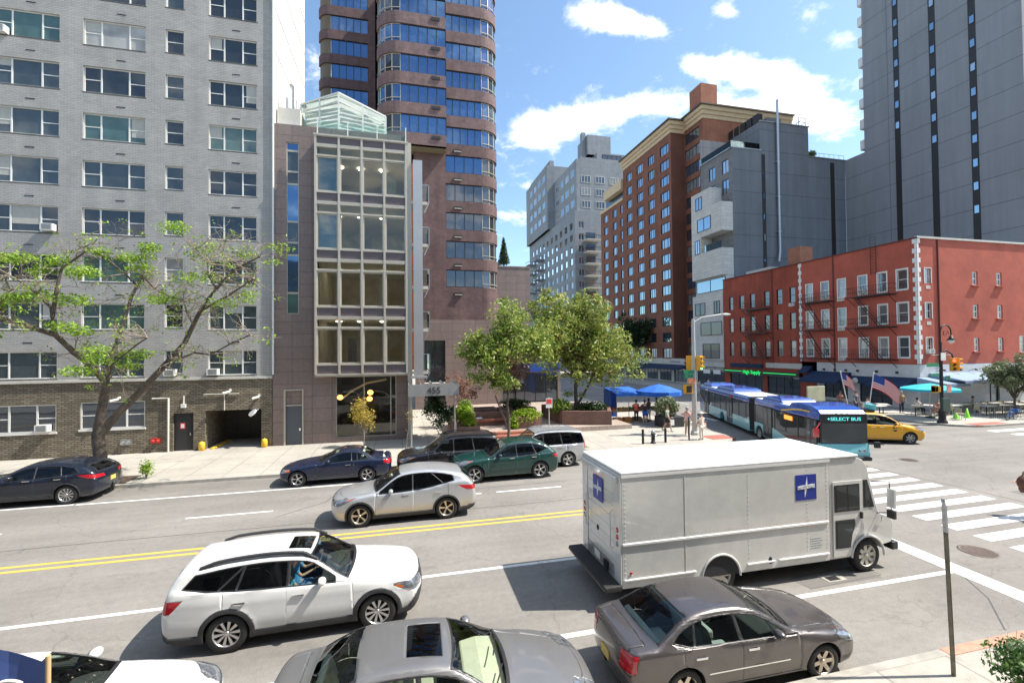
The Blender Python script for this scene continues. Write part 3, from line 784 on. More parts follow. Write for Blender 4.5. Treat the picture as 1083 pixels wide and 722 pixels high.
BOXY=dict(CROSS); BOXY.update(L=4.82,W=1.94,ax1=.90,ax2=3.78,smid=3.0,R=.37,tum=.28,clad=None,cladpolys=[],kr=.06,
 top=[(0,.86),(.08,.96),(.4,1.04),(.9,1.09),(1.25,1.12),(1.42,1.18),(1.85,1.5),(2.1,1.68),(2.5,1.75),(3.1,1.765),(3.9,1.75),(4.5,1.70),(4.82,1.64)],
 belt=[(0,.84),(.5,1.0),(1.4,1.06),(2.5,1.08),(4.82,1.1)],rear=[(.2,4.68),(.4,4.80),(.8,4.82),(1.1,4.79),(1.6,4.64),(1.75,4.55)],kb=.06,
 tg=(.68,.6,1.14,1.6),ws=(1.44,2.1),sidekink=None,sideend=(4.66,4.52),pillars=[(2.55,2.55,.06),(3.5,3.46,.06)],
 tail=[[(4.62,1.22),(4.9,1.22),(4.9,.86),(4.66,.86)]],doors=[(1.4,2.55,None),(2.55,3.7,(1,-.95,3.35-.36))],handles=[2.36,3.38],handlez=.98,
 rim=M['rimdark'],rk='twin',spokes=5,rails=(2.1,4.5,.05,.04),railmat=M['black'])
PILOT=dict(BOXY); PILOT.update(rim=M['rim'],tum=.30,rk='five',spokes=5,railmat=M['steel'])
TAXI=dict(CROSS); TAXI.update(L=5.0,W=1.95,ax1=.98,ax2=3.95,smid=3.0,R=.35,clad=None,cladpolys=[],tum=.34,
 top=[(0,.72),(.08,.82),(.4,.96),(.9,1.08),(1.15,1.15),(1.7,1.48),(2.1,1.66),(2.6,1.73),(3.3,1.74),(4.2,1.71),(5.0,1.6)],
 belt=[(0,.74),(.5,.9),(1.2,1.05),(2.5,1.08),(4,1.14),(5,1.16)],rear=[(.2,4.85),(.5,5.0),(1.0,4.97),(1.6,4.7)],kb=.06,tg=(.7,.6,1.2,1.6),
 ws=(1.16,1.98),sidekink=None,sideend=(4.8,4.55),pillars=[(2.6,2.6,.06),(3.7,3.7,.06)],tail=[[(4.7,1.2),(5.1,1.2),(5.1,.9),(4.8,.9)]],
 doors=[(1.35,2.6,None),(2.6,3.75,None)],handles=[2.4,2.85],rim=M['steel'],rk='five',spokes=7,hood=(.3,1.08,.6,.74),privacy=False,mirror=(1.7,1.14),
 grille=[[(-.7,.3),(.7,.3),(.55,.56),(-.55,.56)],[(-.25,.66),(.25,.66),(.2,.74),(-.2,.74)]],plates=[(2.5,.42,'plate',0)],cat='taxi')

PW=paint('pearl_white_paint',(.70,.70,.685),.3); PG=paint('dusty_grey_paint',(.20,.195,.195),.36,.45,.6,dirt=.12)
PM=paint('mocha_grey_paint',(.112,.098,.096),.28,.6,.7,dirt=.08); PS=paint('silver_paint',(.55,.56,.57),.3,.55)
PB=paint('navy_paint',(.006,.012,.038),.25,0,.6); PB2=paint('dark_blue_paint',(.006,.010,.022),.25,0,.6); PK=paint('black_paint',(.007,.007,.009),.22,0,.6)
PGR=paint('teal_green_paint',(.008,.048,.040),.25,.2,.7); PY_=paint('taxi_yellow_paint',(.85,.42,.01),.3,dirt=.02)
def all_cars():
    make_car('parked_car','white station wagon with black roof rails, a sunroof and a driver in blue inside',WAGON,(-2.0,10.5),rad(1.0),PW,.985)
    make_car('parked_car','brown-grey sedan with red tail lamps and an orange plate nearest the delivery truck',MALIBU,(5.52,7.10),rad(-1.0),PM,.915)
    make_car('parked_car','dusty grey sedan with a sunroof and cream seats, bottom centre beside the near kerb',GREY,(.50,6.85),rad(-2.),PG,.98)
    make_car('parked_car','white sedan cut off by the bottom left corner beside the near kerb',HATCH,(-4.85,7.42),rad(0),PW,.98)
    make_car('parked_car','silver crossover driving left just beyond the double yellow line',CROSS,(.10,16.2),PI+rad(1),PS,.975)
    make_car('parked_car','dark navy coupe parked in front of the brown tiled building',COUPE,(-2.75,21.35),PI+rad(.5),PB,1.,1)
    make_car('parked_car','dark blue crossover with a gold plate under the bare tree at the left edge',DARKCROSS,(-13.52,21.4),PI+rad(.5),PB2,1.,1)
    make_car('parked_car','black boxy suv parked behind the green crossover',BOXY,(2.1,21.4),PI,PK,.98,1)
    make_car('parked_car','dark green crossover driving left past the parked black suv',GREEN,(4.42,19.95),PI+rad(1.0),PGR,1.,1)
    make_car('parked_car','silver boxy suv parked at the far kerb in front of the plaza steps',PILOT,(6.35,21.45),PI,PS,.98,1)
    make_car('taxi','yellow minivan taxi with a lit roof sign behind the bus',TAXI,(27.1,21.35),rad(-24),PY_,1.,1)
# ------------------------------------------------------------------ buildings
class Face:
    """a facade plane: origin at u=0, theta 0 looks towards -y, -90 deg looks towards -x, 90 towards +x"""
    def __init__(s,ox,oy,th=0): s.o=Vector((ox,oy,0)); s.th=th; s.u=Vector((math.cos(th),math.sin(th),0)); s.n=Vector((math.sin(th),-math.cos(th),0))
    def pt(s,u,v,d=0): p=s.o+s.u*u+s.n*d; return (p.x,p.y,v)
def SOUTH(y): return Face(0,y,0)            # u = x
def WEST(x): return Face(x,0,-PI/2)         # u = -y
def holes_wall(mb,F,u0,u1,v0,v1,holes,depth=.18,mi=0,mr=None,d=0):
    mr=mi if mr is None else mr
    us=sorted(set([u0,u1]+[min(max(h[k],u0),u1) for h in holes for k in(0,1)])); vs=sorted(set([v0,v1]+[min(max(h[k],v0),v1) for h in holes for k in(2,3)]))
    for i in range(len(us)-1):
        j=0
        while j<len(vs)-1:
            uc=(us[i]+us[i+1])/2
            def hole(jj): vc=(vs[jj]+vs[jj+1])/2; return any(h[0]<uc<h[1] and h[2]<vc<h[3] for h in holes)
            if hole(j): j+=1; continue
            k=j
            while k<len(vs)-1 and not hole(k): k+=1
            mb.quad(F.pt(us[i],vs[j],d),F.pt(us[i+1],vs[j],d),F.pt(us[i+1],vs[k],d),F.pt(us[i],vs[k],d),mi); j=k
    for a,b,c,e in holes:
        o=d-depth
        mb.quad(F.pt(a,c,d),F.pt(b,c,d),F.pt(b,c,o),F.pt(a,c,o),mr); mb.quad(F.pt(a,e,o),F.pt(b,e,o),F.pt(b,e,d),F.pt(a,e,d),mr)
        mb.quad(F.pt(a,c,d),F.pt(a,c,o),F.pt(a,e,o),F.pt(a,e,d),mr); mb.quad(F.pt(b,c,o),F.pt(b,c,d),F.pt(b,e,d),F.pt(b,e,o),mr)
def fbox(mb,F,u0,u1,v0,v1,d0,d1,mi=0):
    u0,u1=min(u0,u1),max(u0,u1); v0,v1=min(v0,v1),max(v0,v1); d0,d1=min(d0,d1),max(d0,d1)
    P=[F.pt(u,v,d) for v in(v0,v1) for (u,d) in((u0,d1),(u1,d1),(u1,d0),(u0,d0))]
    return mb.add(P,[(0,3,2,1),(4,5,6,7),(0,1,5,4),(1,2,6,5),(2,3,7,6),(3,0,4,7)],mi)
WC={}
def window(parent,F,u0,u1,v0,v1,d,mf,mg,bays=(1,),rails=(),fw=.06,sill=None,mullw=None,name='window',dz=.05,bars=None):
    """frame mesh with its pane as a child; bays = relative widths, rails = per bay list of rail heights (0..1)"""
    w=u1-u0;h=v1-v0; key=(round(w,3),round(h,3),tuple(bays),str(rails),fw,mf.name,mg.name,str(sill),mullw,bars)
    if key not in WC:
        b=MB(); t=dz; mw=mullw or fw
        b.box(0,w,-.01,t,0,fw); b.box(0,w,-.01,t,h-fw,h); b.box(0,fw,-.01,t,fw,h-fw); b.box(w-fw,w,-.01,t,fw,h-fw)
        tot=sum(bays); x=fw; iw=w-2*fw
        for i,q in enumerate(bays):
            x1=x+iw*q/tot
            if i<len(bays)-1: b.box(x1-mw/2,x1+mw/2,-.006,t,fw,h-fw)
            rl=rails[i] if rails and i<len(rails) else ()
            for r in rl: b.box(x+(mw/2 if i else 0),x1-(mw/2 if i<len(bays)-1 else 0),.002,t,h*r-fw*.4,h*r+fw*.4)
            x=x1
        if sill: b.box(-sill[0],w+sill[0],-sill[1],.02,-sill[2],-.002)
        if bars:
            nb=int(w/bars)
            for k in range(1,nb): b.box(k*w/nb-.01,k*w/nb+.01,-.07,-.05,.02,h*.42)
            b.box(.02,w-.02,-.07,-.05,h*.42,h*.42+.02)
        p=MB(); p.box(fw*.5,w-fw*.5,t*.55,t*.8,fw*.5,h-fw*.5)
        WC[key]=(b.mesh(name,[mf]),p.mesh('pane',[mg]))
    a,c=WC[key]; q=F.pt(u0,v0,d); L=parent.location
    o=link_mesh(name,a,parent,(q[0]-L.x,q[1]-L.y,q[2]-L.z),(0,0,F.th)); link_mesh('pane',c,o)
    return o
def box_shell(mb,x0,x1,y0,y1,z0,z1,mi=0,skip='',roof=None):
    if 's' not in skip: mb.quad((x0,y0,z0),(x1,y0,z0),(x1,y0,z1),(x0,y0,z1),mi)
    if 'n' not in skip: mb.quad((x1,y1,z0),(x0,y1,z0),(x0,y1,z1),(x1,y1,z1),mi)
    if 'w' not in skip: mb.quad((x0,y1,z0),(x0,y0,z0),(x0,y0,z1),(x0,y1,z1),mi)
    if 'e' not in skip: mb.quad((x1,y0,z0),(x1,y1,z0),(x1,y1,z1),(x1,y0,z1),mi)
    if 't' not in skip: mb.quad((x0,y0,z1),(x1,y0,z1),(x1,y1,z1),(x0,y1,z1),mi if roof is None else roof)
def wbox(x0,x1,y0,y1,z0,z1,name,m,parent,bevel=0):
    b=MB(); b.box(x0,x1,y0,y1,z0,z1); return b.build(name,[m] if not isinstance(m,list) else m,parent,world=True,bevel=bevel)

B={}
B['greybrick']=brickmat('grey_painted_brick',(.40,.385,.365),(.345,.335,.32),(.28,.275,.265),.30,.095,.012,big=(.6,.14),bump=1.)
B['oldbrick']=brickmat('brown_buff_brick',(.155,.125,.085),(.27,.23,.165),(.075,.065,.05),.30,.10,.018,big=(.4,.14),bias=-.1,bump=.6)
B['stucco']=mat('white_stucco',(.66,.65,.62),.85,var=(.8,.08),bump=(6,.3))
B['limestone']=mat('limestone',(.52,.50,.45),.8,var=(2,.1))
B['whiteframe']=mat('white_window_frame',(.72,.71,.67),.45)
B['tile']=brickmat('rose_granite_tile',(.235,.175,.152),(.20,.152,.134),(.08,.06,.053),1.1,.74,.012,rough=.55,big=(5.,.16),off=.0,bump=.2)
B['tan']=mat('tan_metal',(.47,.43,.355),.45,.2,var=(3,.06))
B['spandrel']=mat('mauve_spandrel',(.12,.095,.10),.5,var=(5,.1))
B['rosebrick']=brickmat('rose_brown_brick',(.165,.093,.088),(.125,.073,.07),(.12,.09,.085),.30,.10,.012,big=(.9,.3),bump=.3)
B['band']=brickmat('rose_brick_band',(.195,.122,.118),(.15,.095,.094),(.13,.10,.10),.30,.10,.012,big=(1.6,.28),bump=.3)
B['redstucco']=mat('red_painted_stucco',(.40,.09,.055),.82,var=(.5,.2),bump=(2.2,.7))
B['redbrick']=brickmat('red_painted_brick',(.36,.072,.035),(.31,.062,.032),(.23,.05,.035),.26,.09,.012,big=(.5,.25),bump=.35)
B['orangebrick']=brickmat('orange_red_brick',(.40,.15,.08),(.31,.115,.065),(.28,.15,.1),.3,.1,.012,big=(.25,.22),bump=.2)
B['brownbrick']=brickmat('russet_brick',(.255,.095,.055),(.19,.07,.043),(.17,.085,.06),.3,.1,.012,big=(.2,.25),bump=.2)
B['tanstone']=mat('cream_cornice',(.60,.47,.30),.8,var=(2,.08))
B['greystone']=brickmat('grey_concrete_block',(.25,.275,.30),(.215,.24,.268),(.18,.20,.22),.8,.4,.02,big=(.15,.15),bump=.1)
B['flank']=brickmat('slate_flank_panel',(.165,.18,.205),(.158,.174,.197),(.095,.105,.12),900.,3.05,.05,rough=.8,big=(.06,.22),off=0,bump=0)
B['darkpanel']=brickmat('slate_grey_panel',(.25,.262,.285),(.24,.252,.275),(.14,.148,.165),900.,3.05,.05,rough=.8,big=(.06,.14),off=0,bump=0)
B['slate']=brickmat('dark_slate_panel',(.22,.22,.225),(.18,.18,.185),(.07,.07,.07),1.2,.4,.015,big=(.5,.1))
B['whitepanel']=brickmat('pale_stone_panel',(.62,.60,.56),(.55,.54,.51),(.36,.35,.33),1.2,.45,.015,big=(.5,.08))
B['whitebrick']=brickmat('white_painted_brick',(.62,.62,.61),(.57,.57,.57),(.42,.42,.42),.5,.2,.01,big=(.6,.08))
B['darkframe']=mat('dark_bronze_frame',(.03,.028,.028),.45,.2)
B['roof']=mat('roof_membrane',(.3,.3,.3),.9,var=(.6,.15))
B['winA']=roomglass('apartment_pane',(.018,.024,.025),(.06,.115,.10),.03,share=.28,ior=1.45)
B['winBlue']=roomglass('sky_mirror_pane',(.01,.022,.04),(.10,.13,.16),.24,tint=(.30,.55,.95),share=.12,ior=1.5,rough=.04)
B['winDark']=roomglass('dark_pane',(.012,.014,.016),(.16,.17,.17),.06,share=.2)
B['winRed']=roomglass('shop_pane',(.02,.025,.026),(.30,.30,.28),.10,share=.35)
B['winFar']=roomglass('far_mirror_pane',(.02,.035,.06),(.3,.33,.34),.42,tint=(.62,.82,1.),share=.25)
B['clear']=glassmat('clear_glazing',(.94,.96,.90),1.5)
B['blueglaz']=glassmat('blue_glazing',(.42,.62,.66),1.9)
B['greenglaz']=glassmat('green_glazing',(.86,.96,.92),1.4)
B['awn']=mat('navy_canvas',(.012,.03,.075),.85,var=(3,.15))

def ac_unit(F,u,v,parent,d=.0,label='grey window air conditioner',w=.55,name='air_conditioner'):
    b=MB(); fbox(b,F,u,u+w,v,v+.36,d-.05,d+.28,0)
    for k in range(6): fbox(b,F,u+.06,u+w-.06,v+.05+k*.05,v+.07+k*.05,d+.281,d+.285,1)
    b.build(name,[B['whiteframe'],B['darkframe']],parent,world=True)

def apartment():
    Y=29.15; F=SOUTH(Y); x0=-44.;x1=-7.36;H=37.
    t=thing('apartment_building','pale grey brick apartment block over a brown brick base at the left','building',(-20,Y,0))
    cols=[(-40.5,-37.6),(-36.6,-33.7),(-32.8,-31.9),(-30.6,-28.2),(-26.2,-23.3),(-20.75,-17.82),(-16.75,-13.83),(-12.86,-11.96),(-10.7,-8.2)]
    def kind(i): w=cols[i][1]-cols[i][0]; return 'n' if w<1.2 else ('w' if w>2.6 else 'm')
    holes=[];spec=[]
    for k in range(12):
        z=4.32+2.59*k
        for i,(a,b) in enumerate(cols): 
            h=1.42 if kind(i)!='n' else 1.32
            zz=z+(0 if kind(i)!='n' else .12)
            holes.append((a,b,zz,zz+h)); spec.append((a,b,zz,zz+h,kind(i)))
    w=MB(); holes_wall(w,F,x0,x1,4.22,H,holes,.16,0,0)
    w.quad((x1,Y,19.),(x1,Y+9.2,19.),(x1,Y+9.2,H),(x1,Y,H),1); w.quad((x0,Y,0),(x0,Y,H),(x0,Y+12,H),(x0,Y+12,0),0)
    w.quad((x0,Y,H),(x1,Y,H),(x1,Y+9.2,H),(x0,Y+9.2,H),2); w.quad((x1,Y+9.2,0),(x0,Y+9.2,0),(x0,Y+9.2,H),(x1,Y+9.2,H),0)
    w.build('upper_wall',[B['greybrick'],B['stucco'],B['roof']],t,world=True)
    s=MB()
    for z in (21.2,23.8,26.4,29.,31.6,34.2): s.box(x1,x1+.03,Y,Y+9.2,z,z+.07)
    s.build('stucco_band',[B['stucco']],t,world=True)
    g=[(-36.,-33.,1.5,2.95),(-31,-28,1.5,2.95),(-20.75,-17.82,1.5,2.95),(-16.77,-13.77,1.55,3.0),(-12.42,-11.42,0,2.24),(-10.84,-7.95,0,2.32)]
    w=MB(); holes_wall(w,F,x0,x1,0,4.08,g[:4]+[(g[4][0],g[4][1],-.1,g[4][3]),(g[5][0],g[5][1],-.1,g[5][3])],.2)
    # garage recess walls
    a,b=g[5][0],g[5][1]
    for (xa,xb) in ((a,a),(b,b)): w.quad((xa,Y+.2,0),(xb,Y+3.2,0),(xb,Y+3.2,2.32),(xa,Y+.2,2.32),0)
    w.quad((a,Y+.2,2.32),(b,Y+.2,2.32),(b,Y+3.2,2.32),(a,Y+3.2,2.32),0)
    w.build('base_wall',[B['oldbrick']],t,world=True)
    wbox(x0,x1,Y-.09,Y+.1,4.08,4.22,'stone_ledge',B['limestone'],t)
    RB=np.random.RandomState(12); blm=mat('cream_blind',(.42,.41,.37),.8,var=(3,.1))
    for a,b,c,d,k in spec:
        wn=None
        if k=='w': wn=window(t,F,a,b,c,d,-.10,B['whiteframe'],B['winA'],(1,1.75,1),((.5,),(),(.5,)),.05,(.04,.10,.09),.07)
        elif k=='m': wn=window(t,F,a,b,c,d,-.10,B['whiteframe'],B['winA'],(1,1.35,1),((.5,),(),(.5,)),.05,(.04,.10,.09),.07)
        else: window(t,F,a,b,c,d,-.10,B['whiteframe'],B['winA'],(1,),((.5,),),.05,(.04,.10,.09))
    for wn in [o for o in t.children if o.name.startswith('window')]:
        if RB.rand()<.42 and wn.data.vertices[0] is not None:
            w_=max(v.co.x for v in wn.data.vertices); h_=1.42
            if w_<2: continue
            q=MB(); x0_,x1_=[(.07,w_*.25),(w_*.29,w_*.71),(w_*.75,w_-.07)][RB.randint(3)]; dr=RB.uniform(.25,.75)*h_; q.box(x0_,x1_,.017,.022,h_-.06-dr,h_-.06); q.build('blind',[blm],wn)
    for a,b,c,d in g[:4]: window(t,F,a,b,c,d,-.06,B['whiteframe'],B['winDark'],(1,1.5,1),((.5,),(),(.5,)),.06,(.05,.10,.10),.08)
    # little slots and the AC units
    sl=[]
    b=MB()
    for k in range(11):
        z=3.6+2.59*(k+1)
        for x in (-19.3,-15.2,-9.5): b.box(x,x+.42,Y-.012,Y+.01,z,z+.05)
    b.build('vent_slots',[B['darkframe']],t,world=True)['kind']='stuff'
    for u,v in ((-20.6,22.45),(-18.45,12.15),(-10.68,4.34),(-12.8,4.34)): ac_unit(F,u,v,t)
    ac_unit(F,-18.6,1.55,t)
    # steel door
    d=MB(); fbox(d,F,-12.42,-11.42,.02,2.24,-.18,-.10,0); fbox(d,F,-12.3,-11.55,.1,2.1,-.1,-.085,0)
    d=d.build('door',[mat('black_door',(.025,.025,.028),.4)],t,world=True)
    h=MB(); fbox(h,F,-11.62,-11.56,.98,1.12,-.09,-.04); h.build('handle',[M['chrome']],d).location=tuple(-Vector(t.location))
    nm=MB(); fbox(nm,F,-12.12,-11.86,1.35,1.68,-.084,-.078,0); fbox(nm,F,-12.07,-11.91,1.40,1.62,-.078,-.074,1)
    nm=nm.build('door_notice',[mat('red_notice',(.55,.05,.05),.6),B['whiteframe']],d); nm.location=tuple(-Vector(t.location))
    # garage shutter
    gd=MB()
    for k in range(5):
        for j in range(4): fbox(gd,F,-10.84+.03+j*.72,-10.84+.70+j*.72,.03+k*.46,.46+k*.46,-3.1,-3.06,0)
    fbox(gd,F,-10.84,-7.95,0,2.32,-3.2,-3.1,0)
    gd.build('garage_door',[mat('dark_garage_panel',(.05,.048,.045),.6,var=(2,.2))],t,world=True)
    fl=MB(); fbox(fl,F,-10.84,-7.95,-.1,.012,-3.2,0.,0); fl.build('garage_floor',[mat('garage_concrete',(.2,.2,.2),.85,var=(1,.2))],t,world=True)
    p=MB(); p.tube([(-12.62,Y-.08,0.),(-12.62,Y-.08,3.1),(-13.4,Y-.08,3.1)],.05,8); p.build('wall_pipe',[B['limestone']],t,world=True)
    p=MB(); p.tube([(x1+.04,Y-.07,4.3),(x1+.04,Y-.07,H)],.06,8); p.build('corner_downpipe',[B['whiteframe']],t,world=True)
    # cameras, lamp boxes and siamese connections
    for u,v in((-15.0,3.15),(-8.1,3.05),(-9.6,3.4)):
        p=MB(); fbox(p,F,u,u+.09,v,v+.12,0,.12); p.tube([F.pt(u+.05,v-.02,.12),F.pt(u-.25,v-.10,.32)],.07,8); p.build('security_camera',[B['whiteframe']],t,world=True)
    p=MB(); fbox(p,F,-12.0,-11.78,2.55,2.75,0,.14); fbox(p,F,-11.92,-11.87,2.75,3.2,0,.05); p.build('lamp_box',[B['whiteframe']],t,world=True)
    p=MB(); p.tube([F.pt(-10.9,3.25,.06),F.pt(-9.1,3.25,.06)],.03,6); p.tube([F.pt(-9.85,3.25,.06),F.pt(-9.85,2.32,.06)],.03,6); p.build('conduit',[B['limestone']],t,world=True)
    for u,m in((-14.9,M['steel']),(-13.5,mat('red_pipe',(.45,.04,.03),.4))):
        p=MB(); fbox(p,F,u,u+.5,.62,.92,0,.03); 
        for k in(.13,.37): p.tube([F.pt(u+k,.78,.03),F.pt(u+k,.74,.2)],.085,10)
        p.build('standpipe',[m],t,world=True)
    p=MB(); p.tube([F.pt(-8.35,2.1,.12),F.pt(-8.4,2.16,.16)],[.25,.24],20); p.tube([F.pt(-8.1,2.3,0),F.pt(-8.35,2.15,.13)],.02,6); p.build('convex_mirror',[mat('mirror_dome',(.8,.8,.8),.15,.3),M['steel']],t,world=True)
    for u in(-10.95,-7.75):
        b=thing('bollard','yellow steel bollard at the '+('left' if u<-9 else 'right')+' side of the garage entry','bollard',(u,Y-.15,0),group='garage bollards')
        q=MB(); q.lathe([(0,.0),(.16,0),(.16,.48),(.13,.58),(0,.64)],n=16); q.build('post',[mat('yellow_bollard',(.75,.45,.03),.5,var=(6,.15))],b)
    k=thing('kerb_stop','long yellow wheel guard lying inside the garage entry','kerb',(-10.5,Y+1,0)); q=MB(); q.bar((0,-1.,.12),(.1,1.6,.12),.22,.2); q.build('guard',[bpy.data.materials['yellow_bollard']],k,bevel=.05)

def glass_building():
    Y=29.15;YF=28.5; F=SOUTH(Y); FB=SOUTH(YF); x0=-7.34;x1=.36
    t=thing('glass_front_building','narrow building of rose tiles with a four storey bay of tan framed glass','building',(-3,Y,0))
    hl=[(-6.66,-5.76,0.02,3.32),(-3.9,-.34,.38,4.1),(-6.62,-5.93,7.85,18.1),(-4.82,.22,4.3,18.2)]
    w=MB(); holes_wall(w,F,x0,x1,-.05,19.15,hl,.3,0)
    w.quad((x1,Y,0),(x1,Y+12,0),(x1,Y+12,19.15),(x1,Y,19.15),0)
    w.quad((x0,Y,19.15),(x1,Y,19.15),(x1,Y+12,19.15),(x0,Y+12,19.15),1)
    w.quad((x1,Y+12,0),(x0,Y+12,0),(x0,Y+12,19.15),(x1,Y+12,19.15),0)
    w.quad((x0,Y,0),(x0,Y,19.15),(x0,Y+12,19.15),(x0,Y+12,0),0)
    w.build('wall',[B['tile'],B['roof']],t,world=True)
    # strip window
    z=7.85; seg=[2.25,.95,2.3,.95,2.3,.95]
    pat=[1.25,2.25,.75]*4; zz=7.85;i=0
    while zz<18.0:
        h=min(pat[i%len(pat)],18.1-zz); window(t,F,-6.62,-5.93,zz,zz+h,-.08,B['tan'],B['winBlue'] if i%3==1 else B['winA'],(1,),(),.055); zz+=h; i+=1
    # the bay
    colx=[-4.89+ i*5.2/4 for i in range(5)]; zb=4.25;pitch=3.4
    fr=MB()
    for i,x in enumerate(colx): fbox(fr,FB,x-.06,x+.06,zb,18.42,-.08,.07)
    lv=[]
    for k in range(4):
        b=zb+pitch*k; lv+= [b,b+.58,b+2.75,b+3.3]
    lv+=[zb+4*pitch,18.36]
    for z in lv: fbox(fr,FB,colx[0],colx[-1],z-.045,z+.045,-.06,.05)
    fr.box(colx[0]-.1,colx[-1]+.1,YF-.1,YF+.05,18.36,18.46)
    fr.build('curtain_wall_frame',[B['tan']],t,world=True)
    for k in range(5):
        b=zb+pitch*k
        for i in range(4):
            a,c=colx[i]+.06,colx[i+1]-.06
            s=MB(); fbox(s,FB,a,c,b+.045,b+(.535 if k<4 else .46),-.05,-.01); s.build('spandrel_panel',[B['spandrel']],t,world=True)
            if k==4: continue
            window(t,FB,a,c,b+.63,b+2.70,-.03,B['tan'],B['blueglaz'] if (i==0 and k>1) else B['clear'],(1,),(),.07)
            window(t,FB,a,c,b+2.80,b+3.25,-.03,B['tan'],B['clear'],(1,),(),.03,name='transom')
    s=MB()  # returns and soffit of the bay
    s.box(colx[0]-.06,colx[0]-.02,YF+.0,Y,zb,18.36,1); s.box(colx[-1]+.0,colx[-1]+.06,YF+.0,Y,zb,18.36,0); s.box(colx[0]-.05,colx[-1]+.05,YF-.02,Y-.002,zb-.12,zb-.05,0); s.box(colx[0]-.02,colx[-1]+.05,YF+.05,Y,18.2,18.36,0)
    s.build('bay_return',[B['tan'],B['spandrel']],t,world=True)
    # rooms
    wallm=mat('warm_room_wall',(.60,.54,.43),.8,var=(1,.25)); ceil=mat('room_ceiling',(.85,.80,.68),.8)
    r=MB(); 
    for k in range(4):
        b=zb+pitch*k
        r.box(-4.8,.25,YF+.12,Y+6,b-.05,b+.50,0)
        r.box(-4.8,.25,YF+.14,Y+6,b+3.31,b+3.34,1)
    r.box(-4.8,.25,Y+5.9,Y+6,zb,18.3,0); r.box(-4.85,-4.8,Y,Y+6,zb,18.3,0); r.box(.25,.30,Y,Y+6,zb,18.3,0)
    r.build('room_interior',[wallm,ceil],t,world=True)
    for k,(xa,xb) in enumerate([(-3.4,-2.9),(-1.5,-1.2),(-2.6,-1.9),(-.9,-.3)]):
        q=MB(); q.box(xa,xb,Y+2,Y+2.5,zb+pitch*k+.5,zb+pitch*k+2.2+(k%2)*.6); q.build('room_partition',[wallm if k%2 else B['spandrel']],t,world=True)
    lampm=mat('warm_lamp',(1,.9,.7),.5,emit=((1,.9,.75),5))
    for k in range(4):
        for x in(-3.9,-2.6,-1.2): 
            q=MB(); q.box(x-.16,x+.16,Y+1.5+.7*(k%2),Y+1.85+.7*(k%2),zb+pitch*k+3.24,zb+pitch*k+3.29); q.build('ceiling_lamp',[lampm],t,world=True)
    for i in (0,):
        for k in(2,3): q=MB(); fbox(q,FB,colx[0]+.15,colx[1]-.12,zb+pitch*k+.7,zb+pitch*k+2.7,-.35,-.33); q.build('blind',[mat('pale_blue_blind',(.5,.6,.62),.8)],t,world=True)
    # shop window
    window(t,F,-3.9,-.34,.38,4.1,-.12,B['tan'],B['clear'],(1.,1.,.18),((),(),()),.06)
    r=MB(); r.box(-4.2,0.,Y+5.5,Y+5.6,0,4.1,0); r.box(-4.3,-4.2,Y+.35,Y+5.6,0,4.1,0); r.box(0,.1,Y+.35,Y+5.6,0,4.1,0); r.box(-4.2,0,Y+.3,Y+5.6,.1,.3,1); r.box(-4.2,0,Y+.3,Y+5.6,4.05,4.12,2)
    r.build('lobby_interior',[mat('dark_lobby_wall',(.10,.095,.085),.6),mat('lobby_floor',(.16,.15,.13),.3),ceil],t,world=True)
    r=MB(); r.tube([(-3.7,Y+1.2,2.6),(-3.1,Y+1.4,3.1),(-2.2,Y+1.6,3.55),(-1.,Y+1.8,3.75)],.07,6); r.build('curved_lobby_rail',[B['whiteframe']],t,world=True)
    for x,z in((-3.75,2.75),(-1.95,3.0),(-2.0,2.6)):
        q=MB(); q.ell((x,Y+.9,z),(.18,.18,.16),12,8); q.build('pendant_lamp',[mat('orange_glass_lamp',(.8,.35,.08),.4,emit=((1,.45,.12),2.5))],t,world=True)
    # service door with panel above
    d=MB(); fbox(d,F,-6.66,-5.76,.03,2.42,-.16,-.08); d=d.build('door',[mat('slate_blue_door',(.09,.10,.115),.45)],t,world=True)
    h=MB(); fbox(h,F,-5.93,-5.85,.95,1.1,-.08,-.03); h.build('handle',[M['chrome']],d).location=tuple(-Vector(t.location))
    d=MB(); fbox(d,F,-6.66,-5.76,2.48,3.30,-.16,-.10); d.build('transom_panel',[B['tile']],t,world=True)
    d=MB(); fbox(d,F,-6.76,-6.66,0,3.4,0,.04); fbox(d,F,-5.76,-5.68,0,3.4,0,.04); fbox(d,F,-6.66,-5.76,3.32,3.4,0,.04); fbox(d,F,-6.66,-5.76,2.42,2.48,-.2,-.0); d.build('door_frame',[B['tan']],t,world=True)
    # set back entrance: corner column, glazed side wall, orange panels, balconies
    c=MB(); c.box(.36,.62,Y-.62,Y-.3,0,18.45); c.build('corner_column',[B['tan']],t,world=True)
    wb=MB(); holes_wall(wb,SOUTH(33.),.36,1.15,4.,19.,[],0); wb.build('recessed_wall',[mat('orange_panel',(.36,.10,.03),.5,var=(1,.1))],t,world=True)
    for k in range(5):
        z=4.6+3.35*k*.82
        z=4.3+2.75*k
        s=MB(); s.box(.62,1.7,29.9,31.6,z-.2,z,0); s.build('balcony_slab',[B['limestone']],t,world=True)
        g=MB(); g.box(.62,1.75,29.88,29.91,z+.1,z+1.05); g.box(1.69,1.72,29.91,31.6,z+.1,z+1.05); g.build('balcony_glass',[B['greenglaz']],t,world=True)
        g=MB(); g.bar((.62,29.9,z+1.08),(1.76,29.9,z+1.08),.04); g.bar((1.71,29.9,z+1.08),(1.71,31.6,z+1.08),.04); g.bar((1.76,29.9,z-.1),(1.76,29.9,z+1.08),.04); g.bar((1.76,29.9,z-.1),(1.45,29.9,z-.75),.05); g.build('balcony_rail',[M['steel']],t,world=True)
